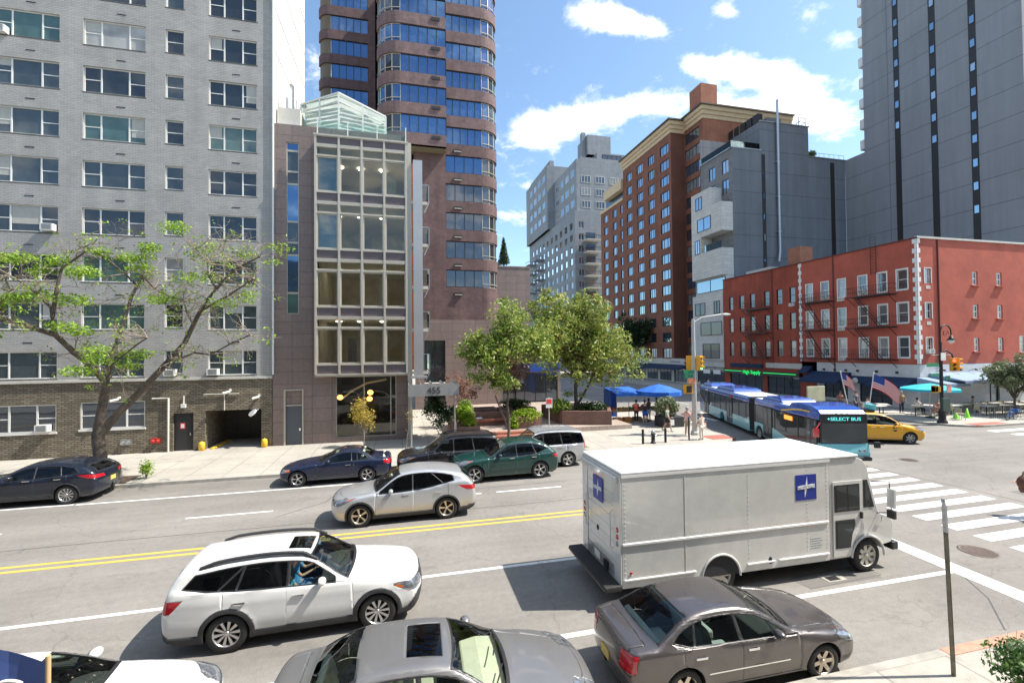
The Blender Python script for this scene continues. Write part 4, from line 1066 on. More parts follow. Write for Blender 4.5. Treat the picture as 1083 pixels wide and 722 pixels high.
    # tall fin over the canopy
    f=MB(); f.box(.72,1.28,28.35,28.6,4.05,17.35); f.box(.90,1.10,28.6,29.6,4.05,17.1); f.box(.5,1.5,28.2,28.8,3.92,4.05); f.build('tall_fin',[mat('silver_panel',(.43,.42,.41),.4,.5,var=(.8,.05))],t,world=True)
    # glass house on the roof
    wt=mat('white_steel',(.70,.70,.66),.5); z0=19.2
    A=(-6.1,30.6);Bp=(-3.75,29.7);Cp=(-.95,30.6)
    g=MB();r=MB()
    def panel(p,q,za,zb_,n):
        for i in range(n):
            a=i/n;b=(i+1)/n
            pa=(p[0]+(q[0]-p[0])*a,p[1]+(q[1]-p[1])*a); pb=(p[0]+(q[0]-p[0])*b,p[1]+(q[1]-p[1])*b); ta=za+(zb_-za)*a; tb=za+(zb_-za)*b
            g.quad((*pa,z0),(*pb,z0),(*pb,tb),(*pa,ta))
            if i or p is A: r.bar((*pa,z0),(*pa,ta),.09)
            r.bar((pa[0],pa[1],ta+.001),(pa[0]+.001,pa[1],ta+.002),.01); r.bar((*pa,ta),(*pb,tb),.09); r.bar((*pa,ta-.5),(*pb,tb-.5),.06); r.bar((*pa,z0+.3),(*pb,z0+.3),.05)
        if q is Bp: r.bar((*q,z0),(*q,zb_),.09)
    panel(A,Bp,21.15,21.7,2); r.bar((Cp[0],Cp[1],z0),(Cp[0],Cp[1],20.95),.092); panel(Bp,Cp,21.7,20.95,2)
    g.quad((*Cp,z0),(Cp[0],34.5,z0),(Cp[0],34.5,20.95),(*Cp,20.95)); g.quad((*A,z0),(A[0],34.5,z0),(A[0],34.5,21.15),(*A,21.15))
    rg=(-3.75,34.5)
    g.quad((*A,21.15),(*Bp,21.7),(*rg,21.7),(A[0],34.5,21.15)); g.quad((*Bp,21.7),(*Cp,20.95),(Cp[0],34.5,20.95),(*rg,21.7))
    for k in range(6):
        y=30.4+k*.75; r.bar((A[0],y+.2,21.15),(Bp[0],y-.3,21.7),.07); r.bar((Cp[0],y+.2,20.95),(Bp[0],y-.3,21.7),.07)
    g.build('conservatory_glass',[B['greenglaz']],t,world=True); r.build('conservatory_frame',[wt],t,world=True)
    s=MB()
    for k in range(6):
        for (p,q_) in (((-5.9,30.9),(-3.8,30.0)),((-3.7,30.0),(-1.1,30.9))): s.bar((p[0],p[1],19.45+k*.26),(q_[0],q_[1],19.55+k*.26),.03,.14)
    s.build('sun_louvres',[wt],t,world=True)
    wbox(-7.3,-6.0,29.9,33.,19.15,20.5,'roof_shed',B['limestone'],t)
    q=MB(); q.tube([(-6.4,30.2,20.4),(-6.4,30.2,22.),(-6.6,30.2,22.1)],.14,10); q.tube([(-6.75,30.1,20.4),(-6.75,30.1,21.2)],.1,10); q.build('flue',[M['steel']],t,world=True)
    q=MB(); q.box(-4.85,.3,28.62,28.65,18.5,19.3); q.box(.28,.31,28.65,31,18.5,19.3); q.build('roof_glass_guard',[B['greenglaz']],t,world=True)
    q=MB(); 
    for x in (-4.8,-3.1,-1.4,.3): q.bar((x,28.63,18.4),(x,28.63,19.4),.06)
    q.build('guard_post',[wt],t,world=True)
    # entrance canopy with its number
    c=thing('entrance_canopy','steel entrance canopy with number 455 on its fascia beside the plaza','canopy',(1.7,27,3.6))
    s=MB(); s.box(.35,3.15,26.1,30.,3.35,3.42); 
    for k in range(5): s.box(.35+k*.675,.42+k*.675,26.1,30.,3.42,3.66)
    s.build('roof_slab',[M['steel']],c,world=True)
    s=MB(); s.box(.33,3.17,26.0,26.1,3.05,3.70); s.box(3.12,3.17,26.1,30,3.15,3.70); s.build('fascia',[mat('grey_fascia',(.30,.30,.29),.5,.3,var=(2,.08))],c,world=True)
    s=MB(); 
    for x in(.5,2.95): s.tube([(x,26.3,0),(x,26.3,3.1)],.05,8)
    s.build('canopy_post',[M['steel']],c,world=True)
    text('455',(1.75,25.985,3.18),.52,mat('dark_numeral',(.05,.05,.05),.4),c,'number',th=0)
def text(s,loc,size,m,parent=None,name='lettering',th=0,tilt=PI/2,align='CENTER',ext=.008,world=True,sx=1,off=0):
    cu=bpy.data.curves.new(name,'FONT'); cu.body=s; cu.size=size; cu.extrude=ext; cu.align_x=align; cu.resolution_u=3; cu.offset=off
    o=bpy.data.objects.new('tmp',cu); COL.objects.link(o); bpy.context.view_layer.update()
    dg=bpy.context.evaluated_depsgraph_get(); me=bpy.data.meshes.new_from_object(o.evaluated_get(dg)); bpy.data.objects.remove(o)
    me.name=name
    me.materials.clear(); me.materials.append(m)
    q=bpy.data.objects.new(name,me); COL.objects.link(q); q.parent=parent
    L=parent.location if (parent is not None and world) else Vector((0,0,0))
    q.location=Vector(loc)-L; q.rotation_euler=(tilt,0,th); q.scale=(sx,1,1)
    return q
def arc(cx,cy,r,a0,a1,n): return [(cx+r*math.cos(rad(a0+(a1-a0)*i/n)),cy+r*math.sin(rad(a0+(a1-a0)*i/n))) for i in range(n+1)]
def strip(mb,pts,z0,z1,off=0,mi=0,cap=0,smooth=False):
    """wall along a plan outline; cap = ledge depth on top and under"""
    P=[]
    for i,p in enumerate(pts):
        a=Vector(pts[max(0,i-1)]);b=Vector(pts[min(len(pts)-1,i+1)]); d=(b-a).normalized(); n=Vector((d.y,-d.x)); P.append((Vector(p)+n*off,n))
    vs=[];fs=[]
    for p,n in P: vs+= [(p.x,p.y,z0),(p.x,p.y,z1)]
    for i in range(len(P)-1): a=2*i; fs.append((a,a+2,a+3,a+1))
    mb.add(vs,fs,mi,smooth)
    if cap:
        for z,fl in((z1,0),(z0,1)):
            vs=[]
            for p,n in P: q=p-n*cap; vs+= [(p.x,p.y,z),(q.x,q.y,z)]
            fs=[(2*i,2*i+2,2*i+3,2*i+1) if not fl else (2*i,2*i+1,2*i+3,2*i+2) for i in range(len(P)-1)]
            mb.add(vs,fs,mi)
def cut_line(pts,n):
    """resample polyline to n equal pieces"""
    P=[Vector(p) for p in pts]; L=[0]
    for i in range(1,len(P)): L.append(L[-1]+(P[i]-P[i-1]).length)
    out=[]
    for k in range(n+1):
        t=L[-1]*k/n; i=min(len(P)-2,max(0,next((j for j in range(1,len(L)) if L[j]>=t-1e-9),len(L)-1)-1))
        u=(t-L[i])/max(1e-9,L[i+1]-L[i]); out.append(tuple(P[i]+(P[i+1]-P[i])*u))
    return out
def curved_tower():
    t=thing('apartment_tower','dark rose brick tower with rounded corners and ribbon windows behind the glass building','building',(3,46,0))
    mid_arc=arc(-.05,43.8,2.1,188,270,8); mid_st=[(-.05,41.7),(4.08,41.7)]
    rt_st=[(4.15,43.3),(7.75,43.3)]; rt_arc=arc(7.75,45.0,1.7,-90,10,9)
    lf_arc=arc(-7.6,55.1,1.45,190,270,7); lf_st=[(-7.5,53.65),(-2.3,53.65)]
    core=MB()
    core.box(-2.0,9.,45.6,58,8.5,47,0); core.box(-7.4,-2.,55.4,66,20,47,0); core.box(-1.,4.0,43.9,46,25,47,0); core.box(4.3,8.,44.,46,8.6,47,0)
    core.build('core_wall',[B['inner'] if 'inner' in B else M['inner']],t,world=True)
    w=MB(); strip(w,[(1.2,43.3),(4.15,43.3)],8.5,24.4); strip(w,[(4.15,43.3),(7.75,43.3)],8.5,10.565); strip(w,arc(7.75,45.,1.7,-90,10,9),8.5,10.565)
    strip(w,[(1.2,60),(1.2,43.3)],8.5,24.4); strip(w,[(4.08,41.7),(4.08,43.4)],24.32,46.5); strip(w,[(-2.35,53.65),(-2.35,45)],20,46.5)
    strip(w,[(9.42,45.3),(9.42,58)],8.5,46.5); strip(w,[(-3.55,53.66),(-2.2,53.66)],20,46.5)
    w.build('brick_wall',[B['rosebrick']],t,world=True)
    u=MB(); u.add([(-2.1,44,24.32),(-.05,41.7,24.32),(4.08,41.7,24.32),(4.08,43.3,24.32),(3.4,44.,24.32)],[(0,1,2,3,4)],0); u.build('bay_soffit',[mat('olive_soffit',(.26,.23,.14),.8)],t,world=True)
    def row(pts,T,n,glass,off=.14,rail=False,name='window'):
        fr=MB(); z0=T-1.66; z1=T-.02
        Q=cut_line(pts,n)
        for i,q in enumerate(Q):
            a=Vector(Q[max(0,i-1)]);b=Vector(Q[min(n,i+1)]); d=(b-a).normalized(); nn=Vector((d.y,-d.x)); p=Vector(q)-nn*off
            fr.bar((p.x,p.y,z0),(p.x,p.y,z1),.055,.07,up=(d.x,d.y,0))
        for z in((z0+.03,z1-.03)+((z0+.32,) if rail else ())):
            for i in range(n):
                a=Vector(Q[i]);b=Vector(Q[i+1]); d=(b-a).normalized(); nn=Vector((d.y,-d.x)); oo=off-(.10 if rail and z==z0+.32 else 0)
                fr.bar((a.x-nn.x*oo,a.y-nn.y*oo,z),(b.x-nn.x*oo,b.y-nn.y*oo,z),.06,.05)
        o=fr.build(name,[B['darkframe'] if not rail else B['tan']],t,world=True)
        g=MB()
        for i in range(n): strip(g,[Q[i],Q[i+1]],z0,z1,-off-.015)
        p=g.build('pane',[glass],None); p.parent=o; p.location=tuple(-Vector(t.location))
    for k in range(0,9):
        T=24.32+2.75*k
        b=MB(); strip(b,mid_arc+mid_st[1:],T,T+1.07,0,0,.4); strip(b,[(4.08,41.7),(4.08,42.5)],T,T+1.07); b.build('brick_band',[B['band']],t,world=True)
        if k>0: row(mid_st,T,5,B['winBlue']); row(mid_arc,T,4,B['winDark'] if k%2 else B['winBlue'],rail=True)
        v=MB(); v.box(2.75,3.55,41.62,41.68,T+.62,T+.90); v.build('vent_grille',[B['darkframe']],t,world=True)
    for k in range(-5,9):
        T=24.32+2.75*k
        b=MB(); strip(b,rt_st+rt_arc[1:],T,T+1.07,0,0,.4); b.build('brick_band',[B['band'] if k>0 else B['rosebrick']],t,world=True)
        if k>-5: row(rt_st,T,5 if k>0 else 4,B['winBlue'] if k>-1 else B['winDark']); row(rt_arc,T,4,B['winBlue'] if k>0 else B['winDark'],rail=True)
        if k<1: v=MB(); v.box(4.9,5.7,43.22,43.28,T+.35,T+.55,0); v.box(4.95,5.65,43.1,43.28,T+.3,T+.36,1); v.build('vent_grille',[B['darkframe'],B['limestone']],t,world=True)
    for k in range(2,9):
        T=24.32+2.75*k-.05
        b=MB(); strip(b,lf_arc+lf_st[1:],T,T+1.07,0,0,.4); b.build('brick_band',[B['rosebrick']],t,world=True)
        row([(-7.5,53.65),(-3.6,53.65)],T,5,B['winBlue']); 
        b=MB(); strip(b,lf_arc,T-1.66,T,-.15); b.build('bay_panel',[mat('bronze_panel',(.16,.12,.07),.5) if 'bronze_panel' not in bpy.data.materials else bpy.data.materials['bronze_panel']],t,world=True)
    # tiled base with the entrance and the shop
    F=SOUTH(43.2)
    w=MB(); holes_wall(w,F,1.2,9.3,-.05,8.5,[(2.05,4.0,.0,6.55)],.4,0); w.quad((1.2,43.2,8.5),(9.3,43.2,8.5),(9.3,44,8.5),(1.2,44,8.5),0)
    w.build('tiled_base',[B['tile']],t,world=True)
    window(t,F,2.05,4.0,2.6,6.55,-.3,B['darkframe'],B['winDark'],(1,1),(),.07)
    window(t,F,2.05,4.0,0,2.5,-.3,B['darkframe'],B['winDark'],(1,1),(),.08,name='entrance_door')
    low=thing('tiled_annex','windowless rose tiled block right of the curved tower','building',(11.2,46.5,0))
    w=MB(); w.box(9.45,13.2,46,60,6.6,14.2); w.build('wall',[B['tile']],low,world=True); wbox(9.4,13.25,45.95,60,14.2,14.35,'coping',B['tile'],low)
    sh=thing('plaza_shop','dark glazed corner shop with a blue fascia behind the plaza trees','shop',(12.3,44,0))
    F2=SOUTH(43.6)
    w=MB(); holes_wall(w,F2,9.35,15.6,-.05,7.0,[(9.6,15.3,.1,3.3),(9.6,15.3,4.35,6.3)],.25,0); w.quad((15.6,43.6,0),(15.6,56,0),(15.6,56,7),(15.6,43.6,7),0); w.quad((9.35,43.6,7),(15.6,43.6,7),(15.6,56,7),(9.35,56,7),0)
    w.build('wall',[B['tile']],sh,world=True)
    window(sh,F2,9.6,15.3,.1,3.3,-.15,B['darkframe'],B['winDark'],(1,1,1,1,1),(),.07); window(sh,F2,9.6,15.3,4.35,6.3,-.15,B['darkframe'],B['winDark'],(1,1,1,1,1),(),.07)
    f=MB(); fbox(f,F2,9.5,15.4,3.4,4.25,0,.25); f.build('fascia',[mat('blue_fascia',(.02,.07,.30),.4)],sh,world=True)
    text('CRA',(11.7,43.34,3.52),.72,B['whiteframe'],sh,'sign_letters')

def brown_building():
    t=thing('brick_apartment_house','tall russet brick apartment house with a cream cornice across the avenue','building',(46,72,0))
    F=WEST(43.); 
    cols=[(65.85,69.1),(70.3,73.0),(74.1,76.95),(78.2,80.95)]; low=[(82.45,83.4),(84.6,87.15),(88.7,91.4)]
    holes=[]; spec=[]
    for k in range(15):
        z=38.05-2.62*k
        if z<3.5: break
        for c in cols+low:
            if c in low and k<2: continue
            h=(-c[1]+.35,-c[0]-.35,z,z+1.62) if c not in low[:1] else (-c[1],-c[0],z,z+1.62)
            holes.append(h); spec.append(h)
    w=MB(); 
    hl=[h for h in holes if h[0]>-82]; hr=[h for h in holes if h[0]<=-82]
    holes_wall(w,F,-82,-65.5,3.4,40.9,hl,.2,0); holes_wall(w,F,-92.5,-82,3.4,35.2,hr,.2,0)
    w.quad((43,65.5,0),(45.5,65.5,0),(45.5,65.5,40.9),(43,65.5,40.9),2)  # near side of the bay, in a darker tone of the russet
    w.quad((43,82,35.2),(43,82,40.9),(58,82,40.9),(58,82,35.2),0); w.quad((43,92.5,35.2),(43,82,35.2),(58,82,35.2),(58,92.5,35.2),1)
    G=WEST(45.5); h2=[(-65.3,-61.6,38.75-2.62*k,40.5-2.62*k) for k in range(14)]
    holes_wall(w,G,-65.5,-60.7,3.4,41.2,h2,.2,0)
    w.quad((45.5,60.7,0),(62,60.7,0),(62,60.7,41.2),(45.5,60.7,41.2),3)
    w.quad((43,65.5,40.9),(45.5,65.5,40.9),(45.5,82,40.9),(43,82,40.9),1); w.quad((45.5,60.7,41.2),(62,60.7,41.2),(62,82,41.2),(45.5,82,41.2),1)
    w.quad((62,60.7,0),(62,82,0),(62,82,41.2),(62,60.7,41.2),0); w.quad((62,92,0),(43,92.5,0),(43,92.5,35.2),(62,92,35.2),0)
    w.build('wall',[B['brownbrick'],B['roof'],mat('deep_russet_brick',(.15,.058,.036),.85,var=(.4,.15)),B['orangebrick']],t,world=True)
    for i,h in enumerate(spec):
        if h[1]-h[0]<1.2: window(t,F,*h,-.12,B['darkframe'],B['winFar'],(1,),((.5,),),.07)
        else: window(t,F,*h,-.12,B['darkframe'],B['winFar'],(.6,1,.6),((),(),()),.09)
    for h in h2: window(t,G,*h,-.12,B['darkframe'],B['winFar'],(1,1,1,1),(),.09)
    s=MB()
    for h in spec:
        if h[1]-h[0]>1.2: fbox(s,F,h[0],h[1],h[2]-.12,h[2]-.01,-.02,.06)
    s.build('window_sills',[B['orangebrick']],t,world=True)
    # cornice
    c=MB()
    for z0,z1,p in((40.9,41.5,.15),(41.5,42.1,.35),(42.1,42.7,.6)):
        c.box(43-p,45.6,65.5-p,82+.1,z0,z1,0); c.box(45.5-p,62,60.7-p,65.6,z0+.3,z1+.3,0)
    c.box(43-.9,45.6,65.5-.9,82.2,42.7,42.9,1); c.box(45.5-.9,62,60.7-.9,65.7,43.0,43.2,1)
    c.box(43-.2,46,82,92.5,35.2,35.7,0); c.box(43-.5,46,82,90,37.4,39.3,0)
    c.build('cornice',[B['tanstone'],mat('dark_coping',(.10,.075,.06),.7)],t,world=True)
    wbox(43.6,58,82,91,35.7,39.2,'penthouse_glazing',B['winDark'],t); wbox(47,50,63,66,43,48.3,'chimney',B['orangebrick'],t); wbox(45.8,58,66,80,42,44.2,'roof_parapet',B['orangebrick'],t)
    # shop floor
    wbox(43.15,60,60.8,92,0,3.4,'shop_wall',B['limestone'],t)
    for k in range(7):
        y=62.5+k*4.1; window(t,WEST(43.15),-y-3.2,-y,.3,2.5,.055,B['darkframe'],B['winDark'],(1,1,1),(),.08,name='shop_window')
    a=MB(); a.prism([(43.1,2.95),(41.4,2.45),(41.4,2.2),(43.1,2.7)],62,88,axis='y'); a.build('awning',[B['awn']],t,world=True)
    wbox(42.95,43.2,60.9,78,3.0,3.95,'shop_sign_board',B['limestone'],t)
    q=MB(); q.tube([(42.93,66.6-.16*k,3.42+.14*math.sin(k*1.9)) for k in range(18)],.035,5); q.build('sign_script',[mat('navy_sign',(.02,.03,.2),.4)],t,world=True)
    q=MB(); q.lathe([(0,0),(.42,0),(.42,.1),(0,.1)],(42.82,62.2,3.5),n=18,axis='x'); q.build('round_sign',[M['red']],t,world=True)

def grey_deco():
    t=thing('stepped_tower','pale grey stepped tower with balconies at the end of the avenue','building',(50,125,0))
    F=SOUTH(108); Fw=WEST(43)
    w=MB()
    def blk(x0,x1,y0,y1,z0,z1): box_shell(w,x0,x1,y0,y1,z0,z1,0,'',1)
    hs=[];hw=[]
    for k in range(12):
        z=3.+3.05*k
        for a in (44.0,50.2,52.8,55.0): hs.append((a,a+1.5,z,z+1.7))
        for a in range(10): hw.append((-111.5-3.9*a,-109.6-3.9*a,z,z+1.7))
    holes_wall(w,F,43,60,0,41,hs,.25); holes_wall(w,Fw,-150,-108,0,41,hw,.25)
    w.quad((43,108,41),(60,108,41),(60,150,41),(43,150,41),1); w.quad((60,108,0),(60,150,0),(60,150,41),(60,108,41),0)
    blk(44.2,60,109.5,127,41,55); blk(42,58,127,150,41,60); blk(43.2,44.5,128,149,60,62)
    blk(50.5,58.5,110.5,122,55,57.6); blk(48.5,55.2,112,119,57.6,62.9); blk(47.3,48.4,113,114.2,56,63.8); blk(45.5,59,110,126,55,55.8)
    w.build('wall',[B['greystone'],B['roof']],t,world=True)
    for h in hs: window(t,F,*h,-.15,B['limestone'],B['winFar'],(1,1),(),.1)
    for h in hw[:80]: window(t,Fw,*h,-.15,B['limestone'],B['winFar'],(1,1),(),.12)
    F3=SOUTH(109.5)
    for z in(42.3,45.6,48.9):
        for a in(45.5,49.5,53.5): window(t,F3,a,a+2.6,z,z+1.9,.06,B['limestone'],B['winFar'],(1,1,1),(),.12)
    for z in (43,47,51):
        for a in range(4): window(t,WEST(44.2),-113.5-4*a,-111-4*a,z,z+1.9,.06,B['limestone'],B['winFar'],(1,1),(),.12)
    for z in(44,48,52,56):
        for a in range(4): window(t,WEST(42),-131.5-4.5*a,-128.8-4.5*a,z,z+1.9,.06,B['limestone'],B['winFar'],(1,1),(),.12)
    window(t,SOUTH(110.5),52,57.6,55.95,57.2,.06,B['darkframe'],B['winDark'],(1,1,1,1),(),.1)
    for k in range(11):
        z=2.6+3.05*k
        q=MB(); q.box(45.3,49.3,105.6,108,z,z+.25,0); q.build('balcony_slab',[B['limestone']],t,world=True)
        q=MB(); q.bar((45.3,105.65,z+1.2),(49.3,105.65,z+1.2),.12); 
        for x in np.linspace(45.3,49.3,9): q.bar((x,105.65,z+.2),(x,105.65,z+1.2),.05)
        q.bar((45.3,105.65,z+1.2),(45.3,108,z+1.2),.1); q.build('balcony_rail',[B['darkframe']],t,world=True)
        q=MB(); q.box(46.,48.6,107.93,107.99,z+.3,z+2.4); q.build('balcony_door',[B['winFar']],t,world=True)
        for yy in (133,142):
            q=MB(); q.box(40.2,42.9,yy,yy+4,z,z+.3); q.bar((40.3,yy,z+1.2),(40.3,yy+4,z+1.2),.12); q.bar((40.3,yy,z+1.2),(42.9,yy,z+1.2),.12); q.build('balcony',[B['greystone']],t,world=True)

def grey_flank():
    t=thing('slate_grey_apartment_block','slate grey block with a blank flank and stacked pale stone boxes on its street front','building',(50,56,0))
    F=SOUTH(53.75)
    w=MB(); 
    w.add([F.pt(44.9,0),F.pt(64.62,0),F.pt(64.62,33.35),F.pt(58.,33.35),F.pt(58.,37.7),F.pt(49.6,37.7),F.pt(49.6,33.5),F.pt(44.9,33.5)],[(0,1,2,3,4,5,6,7)],0)
    w.quad((44.9,60.6,33.5),(44.9,53.75,33.5),(49.6,53.75,33.5),(49.6,60.6,33.5),1)
    w.quad((49.6,53.75,37.7),(58,53.75,37.7),(58,60.6,37.7),(49.6,60.6,37.7),1); w.quad((49.6,60.6,33.5),(49.6,53.75,33.5),(49.6,53.75,37.7),(49.6,60.6,37.7),0)
    w.quad((58,53.75,33.3),(58,60.6,33.3),(58,60.6,37.7),(58,53.75,37.7),0); w.quad((64.6,60.6,0),(44.9,60.6,0),(44.9,60.6,37.7),(64.6,60.6,37.7),0); w.quad((58,53.75,33.35),(64.6,53.75,33.35),(64.6,60.6,33.35),(58,60.6,33.35),1)
    w.build('flank_wall',[B['flank'],B['roof']],t,world=True)
    Fg=WEST(44.9); hs=[(-58.7,-57.3,30.4,32.3),(-55.85,-54.5,30.4,32.3),(-58.7,-57.3,27.5,29.5),(-55.85,-54.5,27.5,29.5),(-56,-54.5,24.3,26.5)]
    w=MB(); holes_wall(w,Fg,-60.6,-53.75,0,33.5,hs,.2); w.build('street_wall',[B['slate']],t,world=True)
    for h in hs: window(t,Fg,*h,-.1,B['darkframe'],B['winFar'],(1,1),(),.07)
    q=MB(); q.box(44.7,49.7,53.65,53.85,33.5,33.65); q.box(44.7,44.9,53.7,60.6,33.5,33.65); q.box(49.5,58.1,53.6,53.8,37.7,37.82); q.box(58,64.7,53.6,53.8,33.35,33.47); q.build('coping',[M['steel']],t,world=True)
    q=MB(); q.box(44.72,44.76,53.8,60.5,33.65,34.5); q.box(44.76,49.5,53.78,53.82,33.65,34.5); q.build('roof_glass_guard',[B['greenglaz']],t,world=True)
    # strips
    for a,b,z1 in((49.75,50.35,33.0),(61.85,62.6,32.9)):
        q=MB(); fbox(q,F,a,b,10,z1,.0,.03); q.build('window_strip',[B['darkframe']],t,world=True)
        for k in range(7): 
            if a<55: window(t,F,a+.08,b-.08,29.5-2.95*k,30.5-2.95*k,.075,B['darkframe'],B['winFar'],(1,),(),.05)
    wbox(52,54.5,55,60,37.7,39.2,'roof_vent_house',B['slate'],t); 
    for k in range(5): wbox(49.7+.0*k,50.5,54.2+k*1.25,55.2+k*1.25,37.85,39.1,'roof_cooler',B['darkframe'],t)
    q=MB()
    for x in(56.6,57.8): q.bar((x,54,37.8),(x,54,39.2),.06); q.bar((x,55.5,37.8),(x,55.5,39.2),.06)
    for z in (38.5,39.2): q.bar((56.6,54,z),(57.8,54,z),.06); q.bar((57.8,54,z),(57.8,55.5,z),.06)
    q.build('roof_railing',[M['steel']],t,world=True)
    q=MB(); q.bar((58,53.8,34.1),(64.6,53.8,34.1),.04); 
    for x in np.linspace(58.1,64.5,8): q.bar((x,53.8,33.4),(x,53.8,34.1),.03)
    q.build('roof_wire_rail',[M['steel']],t,world=True)
    # tall flue
    q=MB(); q.tube([(51.7,53.0,17.6),(52.25,53.35,19.3),(52.25,53.35,40.9)],.17,10); 
    for z in (22,27,32): q.box(51.9,52.6,53.3,53.8,z,z+.1)
    q.build('flue_pipe',[mat('pale_flue',(.50,.53,.56),.35,.6)],t,world=True)
    # the stone boxes
    wp=B['whitepanel']
    segs=[(25.9,28.8,59.6,56.9),(22.4,27.3,0,0)]
    def bx(y0,y1,z0,z1,x=43.): 
        b=MB(); box_shell(b,x,44.88,y0,y1,z0,z1,0,'e'); b.quad((x,y0,z0),(x,y1,z0),(44.88,y1,z0),(44.88,y0,z0),0); b.build('stone_box',[wp],t,world=True)
    Wf=WEST(43.)
    bx(56.0,60.4,22.5,28.6); bx(53.78,58.2,21.9,25.9,43.02); bx(53.78,60.4,15.7,18.4); bx(53.8,60.4,13.3,15.68,43.6)
    bx(53.78,60.4,3.9,13.28); bx(58.25,60.4,19.52,22.48,43.0); bx(53.78,60.4,18.42,19.5,43.01); bx(53.8,60.4,0,3.88,43.4)
    for a,b,c,d,x in((-59.3,-57.9,26,27.9,43.),(-59.0,-56.,22.7,24.6,43.),(-59.6,-58.5,19.5,21.6,43.01),(-60.2,-53.9,13.7,15.5,43.6),(-59.8,-57.5,10.4,12.2,43.),(-55.6,-54.4,10.4,12.2,43.),(-58.6,-54.,7.4,9.3,43.),(-59.6,-57.6,5.2,6.6,43.),(-58.2,-54.6,4.1,6.2,43.)):
        if d==6.6: continue
        window(t,WEST(x),a,b,c,d,.055,B['darkframe'],B['winFar'] if c>12 else B['winDark'],(1,1),(),.08)
    q=MB(); q.box(43.05,43.09,53.9,57.5,19.5,20.5); q.build('balcony_glass',[B['greenglaz']],t,world=True)
    window(t,WEST(43.4),-60,-54.2,.2,2.9,.055,B['darkframe'],B['winDark'],(1,1,1),(),.08,name='shop_window')
    for u in (-58.6,-56.4): q=MB(); fbox(q,WEST(43.4),u,u+1.5,1.9,2.5,.05,.1); q.build('shop_sign',[B['whiteframe']],t,world=True)

def grey_tower():
    t=thing('grey_high_rise','huge slate grey tower with three dark window strips at the right','building',(70,42,0))
    F=WEST(64.62)
    w=MB(); w.add([F.pt(-53.74,0),F.pt(-33.6,0),F.pt(-33.6,78),F.pt(-50.75,78),F.pt(-50.75,33.4),F.pt(-53.74,33.4)],[(0,1,2,3,4,5)],0)
    box_shell(w,64.62,86,33.6,50.75,0,78,0,'w'); w.quad((64.62,50.75,33.4),(86,50.75,33.4),(86,58,33.4),(64.62,58,33.4),0)
    w.build('wall',[B['darkpanel']],t,world=True)
    for u0,u1,zs in ((-46.6,-45.9,(52.3,49.5,46.7,44.,41.2,38.4,35.6)),(-42.36,-41.64,(49,46,43.1,40.2,37.3,34.5,31.8)),(-38.3,-37.6,(44.,41.2,38.4,35.5,32.7,30,27.2,24.5,21.8))):
        q=MB(); fbox(q,F,u0,u1,10,77.5,-.02,.03); q.build('window_strip',[B['darkframe']],t,world=True)
        for z in zs: window(t,F,u0+.08,u1-.06,z-1.0,z,.075,B['darkframe'],B['winFar'],(1,),(),.05)
    for k in range(12):
        z=33.9+3.0*k; q=MB(); q.box(64.7,66.4,50.75,51.4,z,z+.15,0); q.box(64.7,66.4,51.36,51.4,z+.15,z+1.4,1); q.box(64.7,64.74,50.8,51.4,z+.15,z+1.4,1); q.build('balcony',[B['limestone'],B['whiteframe']],t,world=True)
def fire_escape(t,F,u0,u1,zs,ladders=True,name='fire_escape'):
    q=MB(); D=.95
    for i,z in enumerate(zs):
        for d in np.linspace(.12,D,6): q.bar(F.pt(u0,z,d),F.pt(u1,z,d),.035)
        for d in (.02,D): q.bar(F.pt(u0,z-.04,d),F.pt(u1,z-.04,d),.07)
        for zz in (z+.45,z+.9): 
            q.bar(F.pt(u0,zz,D),F.pt(u1,zz,D),.03)
            for u in(u0,u1): q.bar(F.pt(u,zz,0),F.pt(u,zz,D),.03)
        n=int((u1-u0)/.22)
        for k in range(n+1): u=u0+(u1-u0)*k/n; q.bar(F.pt(u,z,D),F.pt(u,z+.9,D),.018)
        for u in(u0+.1,u1-.1): q.bar(F.pt(u,z-.05,D),F.pt(u,z-.75,.02),.04)
        if i<len(zs)-1:
            z2=zs[i+1]; hi,lo=max(z,z2),min(z,z2); a=u0+(u1-u0)*.15; b=u0+(u1-u0)*.72
            for d in(.35,.75): q.bar(F.pt(b,lo+.05,d),F.pt(a,hi,d),.05)
            for k in range(1,11): tt=k/11; q.bar(F.pt(b+(a-b)*tt,lo+(hi-lo)*tt,.35),F.pt(b+(a-b)*tt,lo+(hi-lo)*tt,.75),.035)
            q.bar(F.pt(b,lo+.75,.75),F.pt(a,hi+.7,.75),.025)
    q.build(name,[M['blackmetal']],t,world=True)
